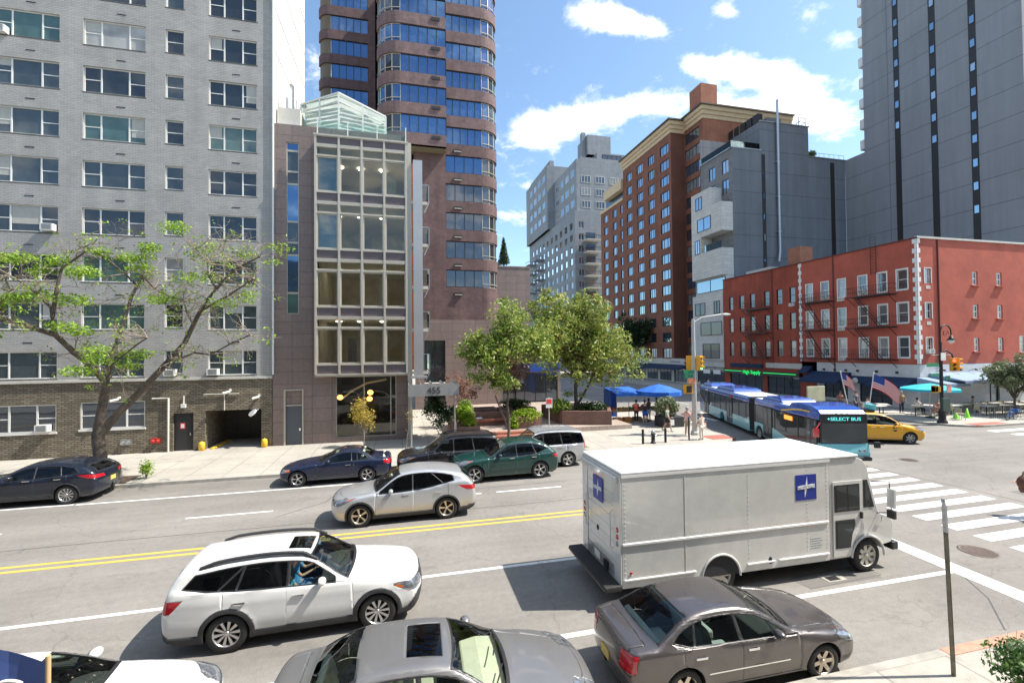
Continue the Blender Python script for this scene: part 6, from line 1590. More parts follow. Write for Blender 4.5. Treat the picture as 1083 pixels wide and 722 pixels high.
# ------------------------------------------------------------------ delivery truck and bus
def mod_bevel(o,w,seg=2): md=o.modifiers.new('bevel','BEVEL'); md.width=w; md.segments=seg; md.limit_method='ANGLE'; md.angle_limit=rad(35); return o
def truck():
    t=thing('delivery_truck','white step van with a blue square emblem and a black rear step','truck',(8.5,10.08,0),rad(-.6))
    wp=paint('truck_white_paint',(.68,.67,.63),.20,0,.9,flake=.10,dirt=.16); roofm=paint('truck_roof_white',(.80,.80,.79),.5,0,.1,dirt=.03)
    alu=mat('bright_trim',(.85,.84,.82),.3,.2); blk=M['black']; W=1.075; R=.40
    xr,xf=-3.9,3.55; ax1=2.74; ax2=-1.45
    def archpts(cx,r,a0=180,a1=0,n=12): return [(cx+r*math.cos(rad(a0+(a1-a0)*i/n)),R+r*math.sin(rad(a0+(a1-a0)*i/n))) for i in range(n+1)]
    zb=.42
    def prof(rear,front):
        P=[(rear,zb)]
        return P
    a2=archpts(ax2,.50); a1=archpts(ax1,.50)
    # cargo body
    body=[(xr,zb)]+[(ax2-.50,zb)]+[p for p in a2 if p[1]>zb]+[(ax2+.50,zb),(1.60,zb),(1.60,2.86),(xr,2.86)]
    b=MB(); b.prism(body,-W,W); mod_bevel(fixn(b.build('cargo_body',[wp],t)),.02)
    # cab: side profile with sloping nose
    cab=[(1.605,zb),(ax1-.50,zb)]+[p for p in a1 if p[1]>zb]+[(ax1+.50,.62),(3.50,.66),(3.58,.80),(3.58,1.16),(3.50,1.30),(3.16,1.42),(3.10,1.52),(2.86,2.34),(2.80,2.60),(2.66,2.78),(2.45,2.86),(1.605,2.86)]
    b=MB(); b.prism(cab,-W+.02,W-.02); mod_bevel(fixn(b.build('cab_body',[wp],t)),.05,3)
    b=MB(); b.box(xr-.015,2.5,-W-.012,W+.012,2.865,2.93); mod_bevel(b.build('roof_panel',[roofm],t),.03,3)
    b=MB(); 
    for s in(-1,1):
        b.box(xr,1.62,s*(W+.005)-.012,s*(W+.005)+.012,2.80,2.86); 
    b.build('roof_edge_trim',[alu],t)
    fl=MB()
    for ax in(ax1,ax2):
        for s in(-1,1):
            pts=[(ax+.50*math.cos(rad(a)),s*(W+.005),R+.50*math.sin(rad(a))) for a in range(-2,183,12)]
            o=MB(); o.tube(pts,.028,6); o.build('wheel_arch_lip',[wp],t)
    # rub rails with rivets
    for s in(-1,1):
        for (xa,xb,z,h) in((xr+.02,1.56,1.36,.05),(xr+.05,-2.1,.60,.035),(-.75,.0,.60,.035),(.12,1.56,.60,.035)):
            b=MB(); b.box(xa,xb,s*(W+.012)-.018,s*(W+.012)+.018,z-h/2,z+h/2); b.build('rub_rail',[alu],t,bevel=.008)
    rv=MB()
    for s in(-1,1):
        for x in(xr+.08,-2.35,-.7,.95,1.52):
            for z in np.arange(.75,2.75,.10): rv.ell((x,s*(W+.002),z),(.015,.008,.015),6,3)
        for x in np.arange(xr+.1,1.55,.10): 
            for z in(2.74,1.46): rv.ell((x,s*(W+.002),z),(.011,.006,.011),6,3)
    tag(rv.build('rivets',[wp],t),kind='stuff')
    for s in(-1,1):
        for x in(-2.35,):
            b=MB(); b.box(x-.012,x+.012,s*(W+.003)-.004,s*(W+.003)+.004,.5,2.78); b.build('panel_joint',[wp],t)
    # door, its windows and grab handle
    dg=roomglass('cab_glass',(.03,.034,.03),(.03,.034,.03),0.,share=.01,ior=1.35)
    for s in(-1,1):
        y=s*(W-.012)
        d=MB(); P=[(1.70,.47),(2.24,.47),(2.30,.80),(2.58,1.12),(2.60,2.30),(1.70,2.30)]; d.prism(P,y,y+s*.022); d=mod_bevel(fixn(d.build('door',[wp],t)),.008)
        f=MB(); f.box(1.74,2.50,y+s*.021,y+s*.035,1.56,2.22); f.build('window_frame',[blk],d,bevel=.006)
        g=MB(); g.box(1.79,2.10,y+s*.034,y+s*.039,1.61,2.17); g.box(2.14,2.46,y+s*.034,y+s*.039,1.61,2.17); g.build('pane',[dg],d)
        f=MB(); P=[(1.76,.68),(2.20,.68),(2.26,1.0),(2.36,1.22),(2.34,1.36),(1.76,1.36)]; f.prism(P,y+s*.021,y+s*.030); f.build('lower_frame',[blk],d)
        f=MB(); P=[(1.80,.72),(2.17,.72),(2.22,1.01),(2.31,1.21),(2.30,1.32),(1.80,1.32)]; f.prism(P,y+s*.030,y+s*.034); f.build('lower_pane',[dg],d)
        h=MB(); h.box(2.50,2.56,y+s*.02,y+s*.07,1.36,1.52); h.build('handle',[blk],d,bevel=.01)
        f=MB(); P=[(2.66,1.60),(2.98,1.60),(2.78,2.28),(2.66,2.28)]; f.prism(P,s*(W-.02),s*(W-.008)); f.build('quarter_window_frame',[blk],t)
        f=MB(); P=[(2.70,1.64),(2.93,1.64),(2.76,2.24),(2.70,2.24)]; f.prism(P,s*(W-.008),s*(W-.004)); f.build('quarter_window',[dg],t)
        m=MB(); m.tube([(3.0,s*(W-.1),2.2),(3.25,s*(W+.16),2.25),(3.25,s*(W+.2),1.5),(3.05,s*(W-.05),1.42)],.014,6); m.box(3.21,3.28,s*(W+.2)-.10,s*(W+.2)+.08,1.62,2.08,1); m.box(3.20,3.28,s*(W+.2)-.10,s*(W+.2)+.08,1.36,1.55,0); m.build('mirror',[blk,wp],t,bevel=.012)
        m=MB(); m.tube([(3.16,s*(W-.0),1.16),(3.16,s*(W+.03),1.36),(3.16,s*(W),1.38)],.012,6); m.build('grab_handle',[M['chrome']],t)
        m=MB(); m.ell((3.5,s*(W-.06),.98),(.03,.03,.04),8,6); m.build('marker_lamp',[M['red']],t)
    w=MB(); P0=(3.125,1.56);P1=(2.89,2.30); dx,dz=P1[0]-P0[0],P1[1]-P0[1]; l=math.hypot(dx,dz); n=(dz/l,-dx/l)
    w.prism([(P0[0]+n[0]*.012-.0,P0[1]+n[1]*.012),(P0[0]+n[0]*.02,P0[1]+n[1]*.02),(P1[0]+n[0]*.02,P1[1]+n[1]*.02),(P1[0]+n[0]*.012,P1[1]+n[1]*.012)],-.92,.92); w.build('windscreen',[dg],t)
    # nose
    b=MB(); b.box(3.585,3.60,-.62,.62,.78,1.20); b.build('grille',[blk],t)
    for s in(-1,1): b=MB(); b.lathe([(0,.0),(.11,0),(.11,.03),(.0,.05)],(3.58,s*.82,1.0),n=16,axis='x'); b.build('headlight',[M['lens']],t)
    b=MB(); b.box(3.52,3.72,-W-.0,W+.0,.46,.66); mod_bevel(b.build('front_bumper',[blk],t),.03)
    # rear: frame, shutter, step, lamps
    b=MB()
    for s in(-1,1): b.box(xr-.03,xr,s*.86-.11 if s>0 else -1.075,1.075 if s>0 else -.86+.11,.5,2.86)
    b.box(xr-.03,xr,-.76,.76,2.62,2.86); b.build('rear_frame',[wp],t,bevel=.01)
    b=MB(); 
    for k in range(7): b.box(xr-.012,xr+.0,-.745,.745,.80+.26*k,.80+.26*k+.25)
    b.build('roller_shutter',[wp],t)
    b=MB(); b.box(xr-.02,xr-.001,-.745,.745,.56,.78); b.build('rear_sill_plate',[M['steel']],t)
    b=MB(); b.box(xr-.10,xr-.03,-1.0,1.0,2.66,2.80); 
    for s in(-.9,-.3,.3,.9): b.ell((xr-.10,s,2.73),(.03,.06,.03),8,5)
    b.build('rear_header',[wp],t,bevel=.01)
    st=MB(); st.box(xr-.42,xr-.03,-1.12,1.12,.40,.52); mod_bevel(st.build('rear_step',[mat('black_step',(.025,.024,.024),.7,var=(8,.3))],t),.03)
    st=MB(); st.box(xr-.43,xr-.40,-1.10,1.10,.44,.48); st.build('step_edge',[mat('brown_step_edge',(.14,.11,.09),.7)],t)
    for s in(-1,1):
        for k,z in enumerate((1.64,1.49,1.34)):
            q=MB(); q.lathe([(0,-.02),(.05,-.015),(.062,0.0),(.062,.03)],(xr-.03,s*.93,z),n=16,axis='x'); q.build('rear_lamp',[M['red'] if k<2 else M['lens']],t)
        q=MB(); q.tube([(xr-.03,s*.70,2.0-.85),(xr-.09,s*.70,1.2),(xr-.09,s*.70,1.95),(xr-.03,s*.70,2.0)],.012,6); q.build('grab_rail',[wp],t)
    q=MB(); q.box(xr-.045,xr-.03,-.02,.30,.60,.76); q.build('number_plate',[M['platew']],t)
    q=MB(); q.box(xr-.06,xr-.03,-.45,-.25,.55,.74); q.box(xr-.09,xr-.05,-.38,-.3,.66,.74); q.build('door_latch',[M['black']],t)
    q=MB(); q.ell((xr-.02,.15,1.3),(.02,.05,.07),8,6); q.build('shutter_handle',[M['black']],t)
    # emblem: blue square, white four pointed star and lettering
    blue=mat('emblem_blue',(.015,.035,.30),.35); wh=mat('emblem_white',(.82,.82,.82),.4)
    def emblem(cx,cy,cz,th,s):
        e=MB(); h=s/2
        Mx=Matrix.Translation((cx,cy,cz))@Matrix.Rotation(th,4,'Z')
        e.box(-h,h,-.004,0,-h,h,0,M=Mx)
        def tri(P): e.add([Mx@Vector((x*s,-.006,z*s)) for x,z in P],[tuple(range(len(P)))],1)
        tri([(.05,.44),(-.045,0.02),(.075,.02)]); tri([(-.07,-.42),(.045,-.06),(-.075,-.06)])
        tri([(-.40,-.02),(.40,.04),(.40,-.0),(-.40,-.08)]); tri([(-.36,.03),(.30,.13),(.36,.05),(-.36,.0)])
        o=e.build('emblem',[blue,wh],t)
        q=text('MEDLINE',(0,0,0),.125*s/.6,blue if False else wh,t,'emblem_letters',world=False); 
        q.matrix_local=Mx@Matrix.Translation((0,-.009,-.05*s))@Matrix.Rotation(PI/2,4,'X')@Matrix.Rotation(rad(3),4,'Z')
    emblem(.92,-W-.004,2.24,0,.60); emblem(xr-.034,.08,2.26,-PI/2,.56); emblem(.92,W+.004,2.24,PI,.60)
    tx=mat('grey_print',(.25,.27,.32),.6)
    for k,s_ in enumerate(('USDOT 2345','ONE MEDLINE PLACE','GVW 16000','CAP 4280')):
        pass
    q=MB()
    for k in range(5):
        x=1.02
        for j in range(7+k%2): q.box(x+j*.045,x+j*.045+.03,-W-.002,-W,.98-.055*k,1.0-.055*k)
    q.build('small_print',[tx],t)
    q=MB()
    for s in(-1,1): q.ell((-.12,s*(W+.0),.62),(.055,.02,.085),12,6)
    q.build('fuel_cap',[M['black']],t)
    q=MB(); q.lathe([(0,0),(.035,0),(.035,.02),(0,.02)],(xr+.22,-W-.02,.74),n=10,axis='y'); q.build('side_marker',[M['red']],t)
    u=MB(); u.box(xr+.1,3.3,-.85,.85,.30,.5); u.box(ax2-.6,ax2+.6,-W+.01,W-.01,.42,1.0); u.build('chassis',[M['inner']],t)
    for ax in(ax1,ax2):
        for s in(-1,1): wheel(t,ax,s*(W-.14),R,.25,s,mat('white_steel_wheel',(.55,.52,.45),.45,.3) if 'white_steel_wheel' not in bpy.data.materials else bpy.data.materials['white_steel_wheel'],8,'five')
def bus():
    a=math.atan2(-.954,-.30)
    t=thing('articulated_bus','long blue and aqua articulated city bus turning at the corner','bus',(22.45,23.97,0),a)
    aq=paint('aqua_paint',(.19,.50,.56),.3,0,.6,dirt=.02); nv=paint('royal_blue_paint',(.02,.085,.40),.26,0,.8,dirt=.01); wh=mat('bus_roof_white',(.72,.73,.75),.5,var=(1.5,.08)); gl=roomglass('bus_glass',(.014,.016,.016),(.014,.016,.016),0.02,share=.01,ior=1.4)
    yl=mat('bus_yellow',(.8,.5,.03),.4); blk=M['black']; W=1.12; R=.40
    def section(x0,x1,wheels,doors,front,parent):
        # lower body with arches
        ws=sorted(wheels); P=[(x0,.28)]
        for w in ws: P+= [(w-.46,.28)]+[(w+.46*math.cos(rad(q)),.38+.46*math.sin(rad(q))) for q in range(170,9,-16)]+[(w+.46,.28)]
        P+=[(x1,.28),(x1,1.02),(x0,1.02)]
        b=MB(); b.prism(P,-W,W); mod_bevel(fixn(b.build('lower_body',[aq],parent)),.03)
        b=MB(); b.box(x0+.02,x1-.02,-W+.015,W-.015,1.02,2.06); b.build('window_band',[gl],parent)
        b=MB(); b.prism([(x0,2.06),(x1,2.06),(x1,2.34),(x1-.08,2.46),(x0+.08,2.46),(x0,2.34)],-W,W); mod_bevel(b.build('upper_body',[nv],parent),.10,3)
        for s in(-1,1):
            x=x0+.08; n=0
            while x<x1-.3:
                q=MB(); q.box(x,x+.06,s*(W-.01)-.01,s*(W-.01)+.01,1.02,2.06); q.build('window_post',[blk],parent); x+=1.18
        for d in doors:
            q=MB(); s=-1
            q.box(d,d+1.05,s*(W+.012),s*(W-.0),.34,2.12,0); q=q.build('door',[blk],parent)
            g=MB()
            for k in(0,1): g.box(d+.07+k*.5,d+.48+k*.5,-W-.018,-W-.011,.45,2.02)
            g.build('door_glass',[gl],q)
            g=MB(); g.bar((d+.46,-W-.03,.6),(d+.46,-W-.03,1.7),.03); g.bar((d+.56,-W-.03,.6),(d+.56,-W-.03,1.7),.03); g.build('handle',[M['steel']],q)
        for w in ws:
            for s in(-1,1): wheel(parent,w,s*(W-.14),.38,.24,s,M['steel'],8,'five')
        q=MB(); q.box(x0+.1,x1-.1,-W+.2,W-.2,.2,.4); q.build('chassis',[M['inner']],parent)
    section(.35,6.95,(.95,5.0),(1.5,),True,t)
    rr=bpy.data.objects.new('rear_coach',None)
    # rear coach modelled as parts turned slightly about the joint
    before=set(t.children)
    tmp=thing('tmp','x','x',(0,0,0)); section(-10.4,-.35,(-5.2,),(-4.2,-9.2),False,tmp)
    Rz=Matrix.Rotation(rad(-2.0),4,'Z')
    def pods(parent,x0,x1):
        q=MB(); q.prism([(x0,2.45),(x1,2.45),(x1-.25,2.66),(x0+.25,2.66)],-W+.18,W-.18); mod_bevel(q.build('roof_pod',[nv],parent),.05,2)
        q=MB(); q.prism([(x0+.35,2.66),(x1-.35,2.66),(x1-.45,2.72),(x0+.45,2.72)],-W+.3,W-.3); q.build('roof_vent',[nv],parent)
    pods(tmp,-10.2,-7.9); pods(tmp,-6.8,-3.2)
    q=MB(); q.box(-10.3,-.4,-W+.12,W-.12,2.455,2.475); q.build('roof_panel',[wh],tmp)
    q=MB(); 
    for s in(-1,1): q.prism([(-10.38,.5),(-9.9,.5),(-8.3,1.02),(-9.3,1.02),(-10.38,1.5)],s*(W+.004),s*(W+.008))
    q.build('blue_swoosh',[nv],tmp)
    q=MB()
    for s in(-1,1):
        for x0,z0,x1,z1 in((-10.38,1.62,-9.2,.98),(-9.2,.98,-8.0,.6)): q.add([(x0,s*(W+.012),z0),(x1,s*(W+.012),z1),(x1,s*(W+.012),z1+.06),(x0,s*(W+.012),z0+.08)],[(0,1,2,3)])
    q.build('yellow_line',[yl],tmp)
    q=MB(); q.box(-3.6,-3.1,-W-.006,-W,2.1,2.32,0); q.build('roof_badge',[M['red']],tmp)
    for o in list(tmp.children):
        o.parent=t; o.matrix_local=Rz@o.matrix_local
    bpy.data.objects.remove(tmp); bpy.data.objects.remove(rr)
    q=MB()
    for k in range(8): 
        x=-.34+.085*k; q.box(x,x+.045,-W+.03,W-.03,.45,2.42,0); q.box(x+.045,x+.085,-W+.08,W-.08,.5,2.38,0)
    q.build('bellows',[mat('bellows_rubber',(.02,.02,.022),.8)],t)
    pods(t,1.0,3.4)
    q=MB(); q.box(.4,4.6,-W+.12,W-.12,2.455,2.475); q.build('roof_panel',[wh],t)
    # domed front roof, sign, windscreen
    q=MB(); q.prism([(4.2,2.44),(4.5,2.66),(5.2,2.76),(6.3,2.70),(6.8,2.56),(6.98,2.40),(6.98,2.30),(4.2,2.30)],-W+.06,W-.06); mod_bevel(q.build('front_dome',[nv],t),.14,4)
    q=MB(); q.box(6.95,7.02,-W+.05,W-.05,1.02,2.42); mod_bevel(q.build('front_mask',[blk],t),.03)
    q=MB(); q.box(7.02,7.035,-W+.10,W-.10,1.04,1.98); q.build('windscreen',[gl],t,bevel=.02)
    q=MB(); q.box(7.02,7.03,-W+.14,W-.14,2.05,2.33); q.build('sign_screen',[M['black']],t)
    cy=mat('cyan_led',(.1,.7,.7),.5,emit=((.12,.75,.7),.55))
    q=text('+SELECT BUS',(0,0,0),.22,cy,t,'sign_letters',world=False,off=.002,sx=1.25); q.matrix_local=Matrix.Translation((7.036,0,2.10))@Matrix.Rotation(PI/2,4,'Z')@Matrix.Rotation(PI/2,4,'X')@Matrix.Diagonal((1.2,1,1,1))
    q=MB(); q.prism([(6.95,.30),(7.10,.34),(7.12,.62),(7.02,1.0),(6.95,1.0)],-W,W); mod_bevel(q.build('front_panel',[aq],t),.04)
    q=MB(); q.box(7.0,7.24,-W,W,.24,.42); mod_bevel(q.build('front_bumper',[blk],t),.05)
    q=MB(); q.box(7.13,7.14,-.17,.17,.50,.62); q.build('number_plate',[M['plate']],t)
    for s in(-1,1):
        for k in range(2): q=MB(); q.lathe([(0,.03),(.09,.02),(.10,0)],(7.09,s*(.88-.22*k),.66),n=14,axis='x'); q.build('headlight',[M['lens']],t)
        q=MB(); q.tube([(7.0,s*(W-.05),1.0 if s>0 else 2.0),(7.2,s*(W+.25),1.0 if s>0 else 1.75)],.025,6); q.box(7.12,7.24,s*(W+.25)-.12,s*(W+.25)+.12,.85 if s>0 else 1.35,1.12 if s>0 else 1.75); q.build('mirror',[M['red'] if s<0 else M['inner']],t,bevel=.03)
    for k in range(3): q=MB(); q.ell((6.97,-.25+.25*k,2.50),(.03,.06,.03),8,5); q.build('marker_lamp',[M['lens']],t)
    q=MB()
    for k in range(10): 
        u=k/9; q.bar((3.6+2.4*u,-W-.006,2.14+.28*math.sin(u*1.6)),(3.6+2.4*(k+1)/9,-W-.006,2.14+.28*math.sin((k+1)/9*1.6)),.012,.07)
    q.build('yellow_line',[yl],t)
    q=MB(); q.prism([(2.6,1.02),(5.9,.28+.1),(5.9,1.02)],-W-.008,-W-.003); q.build('window_skirt',[gl],t)
    q=MB(); q.prism([(5.85,.34),(6.85,.34),(6.85,2.1),(5.85,2.1)],-W-.02,-W-.004); dd=q.build('door',[blk],t)
    q=MB(); q.box(5.92,6.30,-W-.026,-W-.019,.45,2.02); q.box(6.38,6.78,-W-.026,-W-.019,.45,2.02); q.build('door_glass',[gl],dd)
    q=MB(); q.box(3.9,4.7,-W-.02,-W-.012,1.72,1.95); q.build('side_sign',[mat('orange_led',(.9,.25,.03),.5,emit=((1,.3,.05),1))],t)
    q=MB(); q.box(-8.9,-8.3,-W-.006,-W-.001,2.16,2.24); q=q.build('side_badge',[mat('bus_letter_white',(.8,.8,.8),.5)],t); q.matrix_local=Rz
def taxi_extras():
    t=[o for o in bpy.data.objects if o.name.startswith('taxi')and o.parent is None][0]
    q=MB(); q.box(-.1,.15,-.35,.35,1.86,2.16); q.build('roof_advert',[mat('cyan_advert',(.12,.55,.62),.4,var=(4,.3))],t,bevel=.02)
    q=MB(); q.box(-.35,.05,-.4,.4,1.74,1.86); q.build('advert_base',[M['black']],t)
    q=MB(); q.lathe([(0,0),(.13,0),(.13,.006),(0,.006)],(.75,-.975,.85),n=18,axis='y'); q.build('door_emblem',[M['black']],t)
# ------------------------------------------------------------------ trees and shrubs
def leafmat(name,cols,scale=1.4,trans=.35,rough=.5):
    m,nt,b=newmat(name); N=nt.nodes;L=nt.links
    tc=N.new('ShaderNodeTexCoord'); n=N.new('ShaderNodeTexNoise'); n.inputs['Scale'].default_value=scale; n.inputs['Detail'].default_value=3; L.new(tc.outputs['Object'],n.inputs['Vector'])
    w=N.new('ShaderNodeTexWhiteNoise'); w.noise_dimensions='3D'
    g=N.new('ShaderNodeNewGeometry'); 
    sc=N.new('ShaderNodeVectorMath'); sc.operation='SNAP'; sc.inputs[1].default_value=(.11,.11,.11); L.new(tc.outputs['Object'],sc.inputs[0]); L.new(sc.outputs[0],w.inputs['Vector'])
    mm=N.new('ShaderNodeMath'); mm.operation='MULTIPLY_ADD'; mm.inputs[1].default_value=.5; L.new(w.outputs['Value'],mm.inputs[0]); 
    h=N.new('ShaderNodeMath'); h.operation='MULTIPLY_ADD'; h.inputs[1].default_value=1.1; h.inputs[2].default_value=-.3; L.new(n.outputs['Fac'],h.inputs[0]); L.new(h.outputs[0],mm.inputs[2])
    r=N.new('ShaderNodeValToRGB'); e=r.color_ramp.elements
    e[0].position=.1; e[0].color=rgb(cols[0]); e[1].position=.9; e[1].color=rgb(cols[-1])
    for i,c in enumerate(cols[1:-1]): x=e.new(.1+.8*(i+1)/(len(cols)-1)); x.color=rgb(c)
    L.new(mm.outputs[0],r.inputs['Fac']); L.new(r.outputs[0],b.inputs['Base Color']); b.inputs['Roughness'].default_value=rough; b.inputs['Specular IOR Level'].default_value=.35
    t=N.new('ShaderNodeBsdfTranslucent'); L.new(r.outputs[0],t.inputs['Color'])
    mx=N.new('ShaderNodeMixShader'); mx.inputs[0].default_value=trans; L.new(b.outputs[0],mx.inputs[1]); L.new(t.outputs[0],mx.inputs[2]); L.new(mx.outputs[0],N['Material Output'].inputs['Surface'])
    return m
LM={'green':leafmat('maple_leaves',[(.04,.085,.012),(.15,.25,.035),(.32,.42,.075),(.48,.53,.16)]),
 'olive':leafmat('autumn_tinged_leaves',[(.055,.10,.02),(.20,.27,.045),(.42,.44,.11),(.58,.44,.19)]),
 'bright':leafmat('fresh_locust_leaves',[(.10,.19,.02),(.26,.42,.045),(.45,.60,.10)]),
 'lime':leafmat('lime_leaves',[(.12,.22,.01),(.25,.38,.02),(.45,.52,.05)]),
 'copper':leafmat('copper_leaves',[(.12,.05,.04),(.28,.14,.10),(.42,.25,.17)]),
 'yellow':leafmat('yellow_leaves',[(.28,.22,.04),(.5,.38,.07),(.62,.5,.14)]),
 'dark':leafmat('dark_green_leaves',[(.012,.03,.01),(.03,.065,.018),(.07,.12,.03)]),
 'sage':leafmat('sage_leaves',[(.09,.12,.06),(.19,.23,.12),(.36,.38,.22)]),
 'hedge':leafmat('glossy_hedge_leaves',[(.02,.05,.015),(.06,.14,.03),(.22,.36,.09)],6.)}
bark=mat('grey_brown_bark',(.115,.09,.07),.9,var=(6,.35),bump=(18,.8)); barkl=mat('pale_bark',(.24,.21,.15),.9,var=(5,.3),bump=(16,.6)); twigm=mat('bare_twigs',(.27,.225,.175),.9,var=(5,.25))
def leaves(parent,m,blobs,n,size,seed=0,name='crown',world=True,flat=.0,world_pts=None):
    """many small folded leaf faces scattered through blobs (x,y,z,rx,ry,rz,weight)"""
    R=np.random.RandomState(seed); W=np.array([b[6] for b in blobs]); W=W/W.sum(); idx=R.choice(len(blobs),n,p=W)
    Bm=np.array([b[:6] for b in blobs]); d=R.normal(size=(n,3)); d/=np.linalg.norm(d,axis=1)[:,None]; rr=R.uniform(0,1,(n,1))**.42
    P=Bm[idx,:3]+d*rr*Bm[idx,3:6]
    a=R.normal(size=(n,3)); a/=np.linalg.norm(a,axis=1)[:,None]; up=np.array([0,0,1.])*.6
    nn=R.normal(size=(n,3))*.8+up+d*.5; nn/=np.linalg.norm(nn,axis=1)[:,None]
    a=a-nn*(a*nn).sum(1)[:,None]; a/=np.linalg.norm(a,axis=1)[:,None]; b=np.cross(nn,a)
    s=size*R.uniform(.6,1.35,(n,1))
    V=np.stack([P-a*s,P-b*s*.42+nn*s*.12,P+a*s,P+b*s*.42+nn*s*.12],1)
    if parent is not None and world: V=V-np.array(parent.location)
    me=bpy.data.meshes.new(name); me.vertices.add(4*n); me.vertices.foreach_set('co',V.reshape(-1)); me.loops.add(4*n); me.loops.foreach_set('vertex_index',np.arange(4*n)); me.polygons.add(n)
    me.polygons.foreach_set('loop_start',np.arange(0,4*n,4)); me.polygons.foreach_set('loop_total',np.full(n,4)); me.update(calc_edges=True)
    for x in (m if isinstance(m,(list,tuple)) else [m]): me.materials.append(x)
    if isinstance(m,(list,tuple)): me.polygons.foreach_set('material_index',(R.uniform(0,1,n)<.3).astype(int))
    o=bpy.data.objects.new(name,me); COL.objects.link(o)
    if parent is not None: o.parent=parent
    return o
def wig(a,b,n,amp,R):
    a=np.array(a,float);b=np.array(b,float); P=[a+(b-a)*i/n+(R.normal(size=3)*amp*math.sin(PI*i/n)) for i in range(n+1)]; return [tuple(p) for p in P]
def twigs(mb,p,d,L,r,depth,R,tips,spread=.7,mi=0,drop=.0):
    d=np.array(d,float); d/=np.linalg.norm(d); q=np.array(p)+d*L*.5+R.normal(size=3)*L*.07; e=np.array(p)+d*L+R.normal(size=3)*L*.10
    mb.tube([tuple(p),tuple(q),tuple(e)],[r,r*.8,r*.55],5 if r>.02 else 3,mi,False)
    if depth<=0: tips.append(tuple(e)); return
    for k in range(R.randint(2,4)):
        nd=d+R.normal(size=3)*spread; nd[2]-=drop; s=[q,e][R.randint(0,2)] if k else e
        twigs(mb,tuple(s),nd,L*R.uniform(.55,.8),r*.6,depth-1,R,tips,spread,mi,drop)
def broadleaf(label,base,trunk_top,crown,limbs,m,nleaf,leafs,r0=.14,seed=1,name='broadleaf_tree',bk=None,fork=None,cat='tree'):
    """crown = blobs in metres; limbs reach each blob"""
    R=np.random.RandomState(seed); t=thing(name,label,cat,base)
    tb=MB(); tb.tube(wig(base,trunk_top,5,.05,R),list(np.linspace(r0,r0*.7,6)),10)
    if fork: tb.tube(wig(fork[0],fork[1],4,.04,R),list(np.linspace(r0*.7,r0*.4,5)),8)
    tb.build('trunk',[bk or bark],t,world=True)
    lb=MB(); tips=[]
    for b in crown:
        c=np.array(b[:3])
        s=np.array(trunk_top)-np.array([0,0,R.uniform(0,.5)*(trunk_top[2]-base[2])*limbs])
        P=wig(s,c,4,.12,R); lb.tube(P,[r0*.5,r0*.42,r0*.33,r0*.24,r0*.14],6,0,False)
        for k in range(3): twigs(lb,tuple(P[3]) if k else tuple(P[4]),R.normal(size=3)*.6+np.array([0,0,.4]),b[3]*.55,r0*.13,2,R,tips)
    lb.build('limbs',[bk or bark],t,world=True)
    bl=[tuple(b) for b in crown]
    # small clumps at twig tips give the uneven outline
    for p in tips: bl.append((p[0],p[1],p[2],.34,.34,.26,.10))
    leaves(t,m,bl,nleaf,leafs,seed)
    return t
def blobs(c,r,n,br,seed,w=1,flat=.8):
    R=np.random.RandomState(seed); out=[]
    for i in range(n):
        d=R.normal(size=3); d/=np.linalg.norm(d); k=R.uniform(.35,1.)
        s=br*R.uniform(.6,1.25); out.append((c[0]+d[0]*r[0]*k,c[1]+d[1]*r[1]*k,c[2]+d[2]*r[2]*k,s,s,s*flat,w*s*s))
    return out
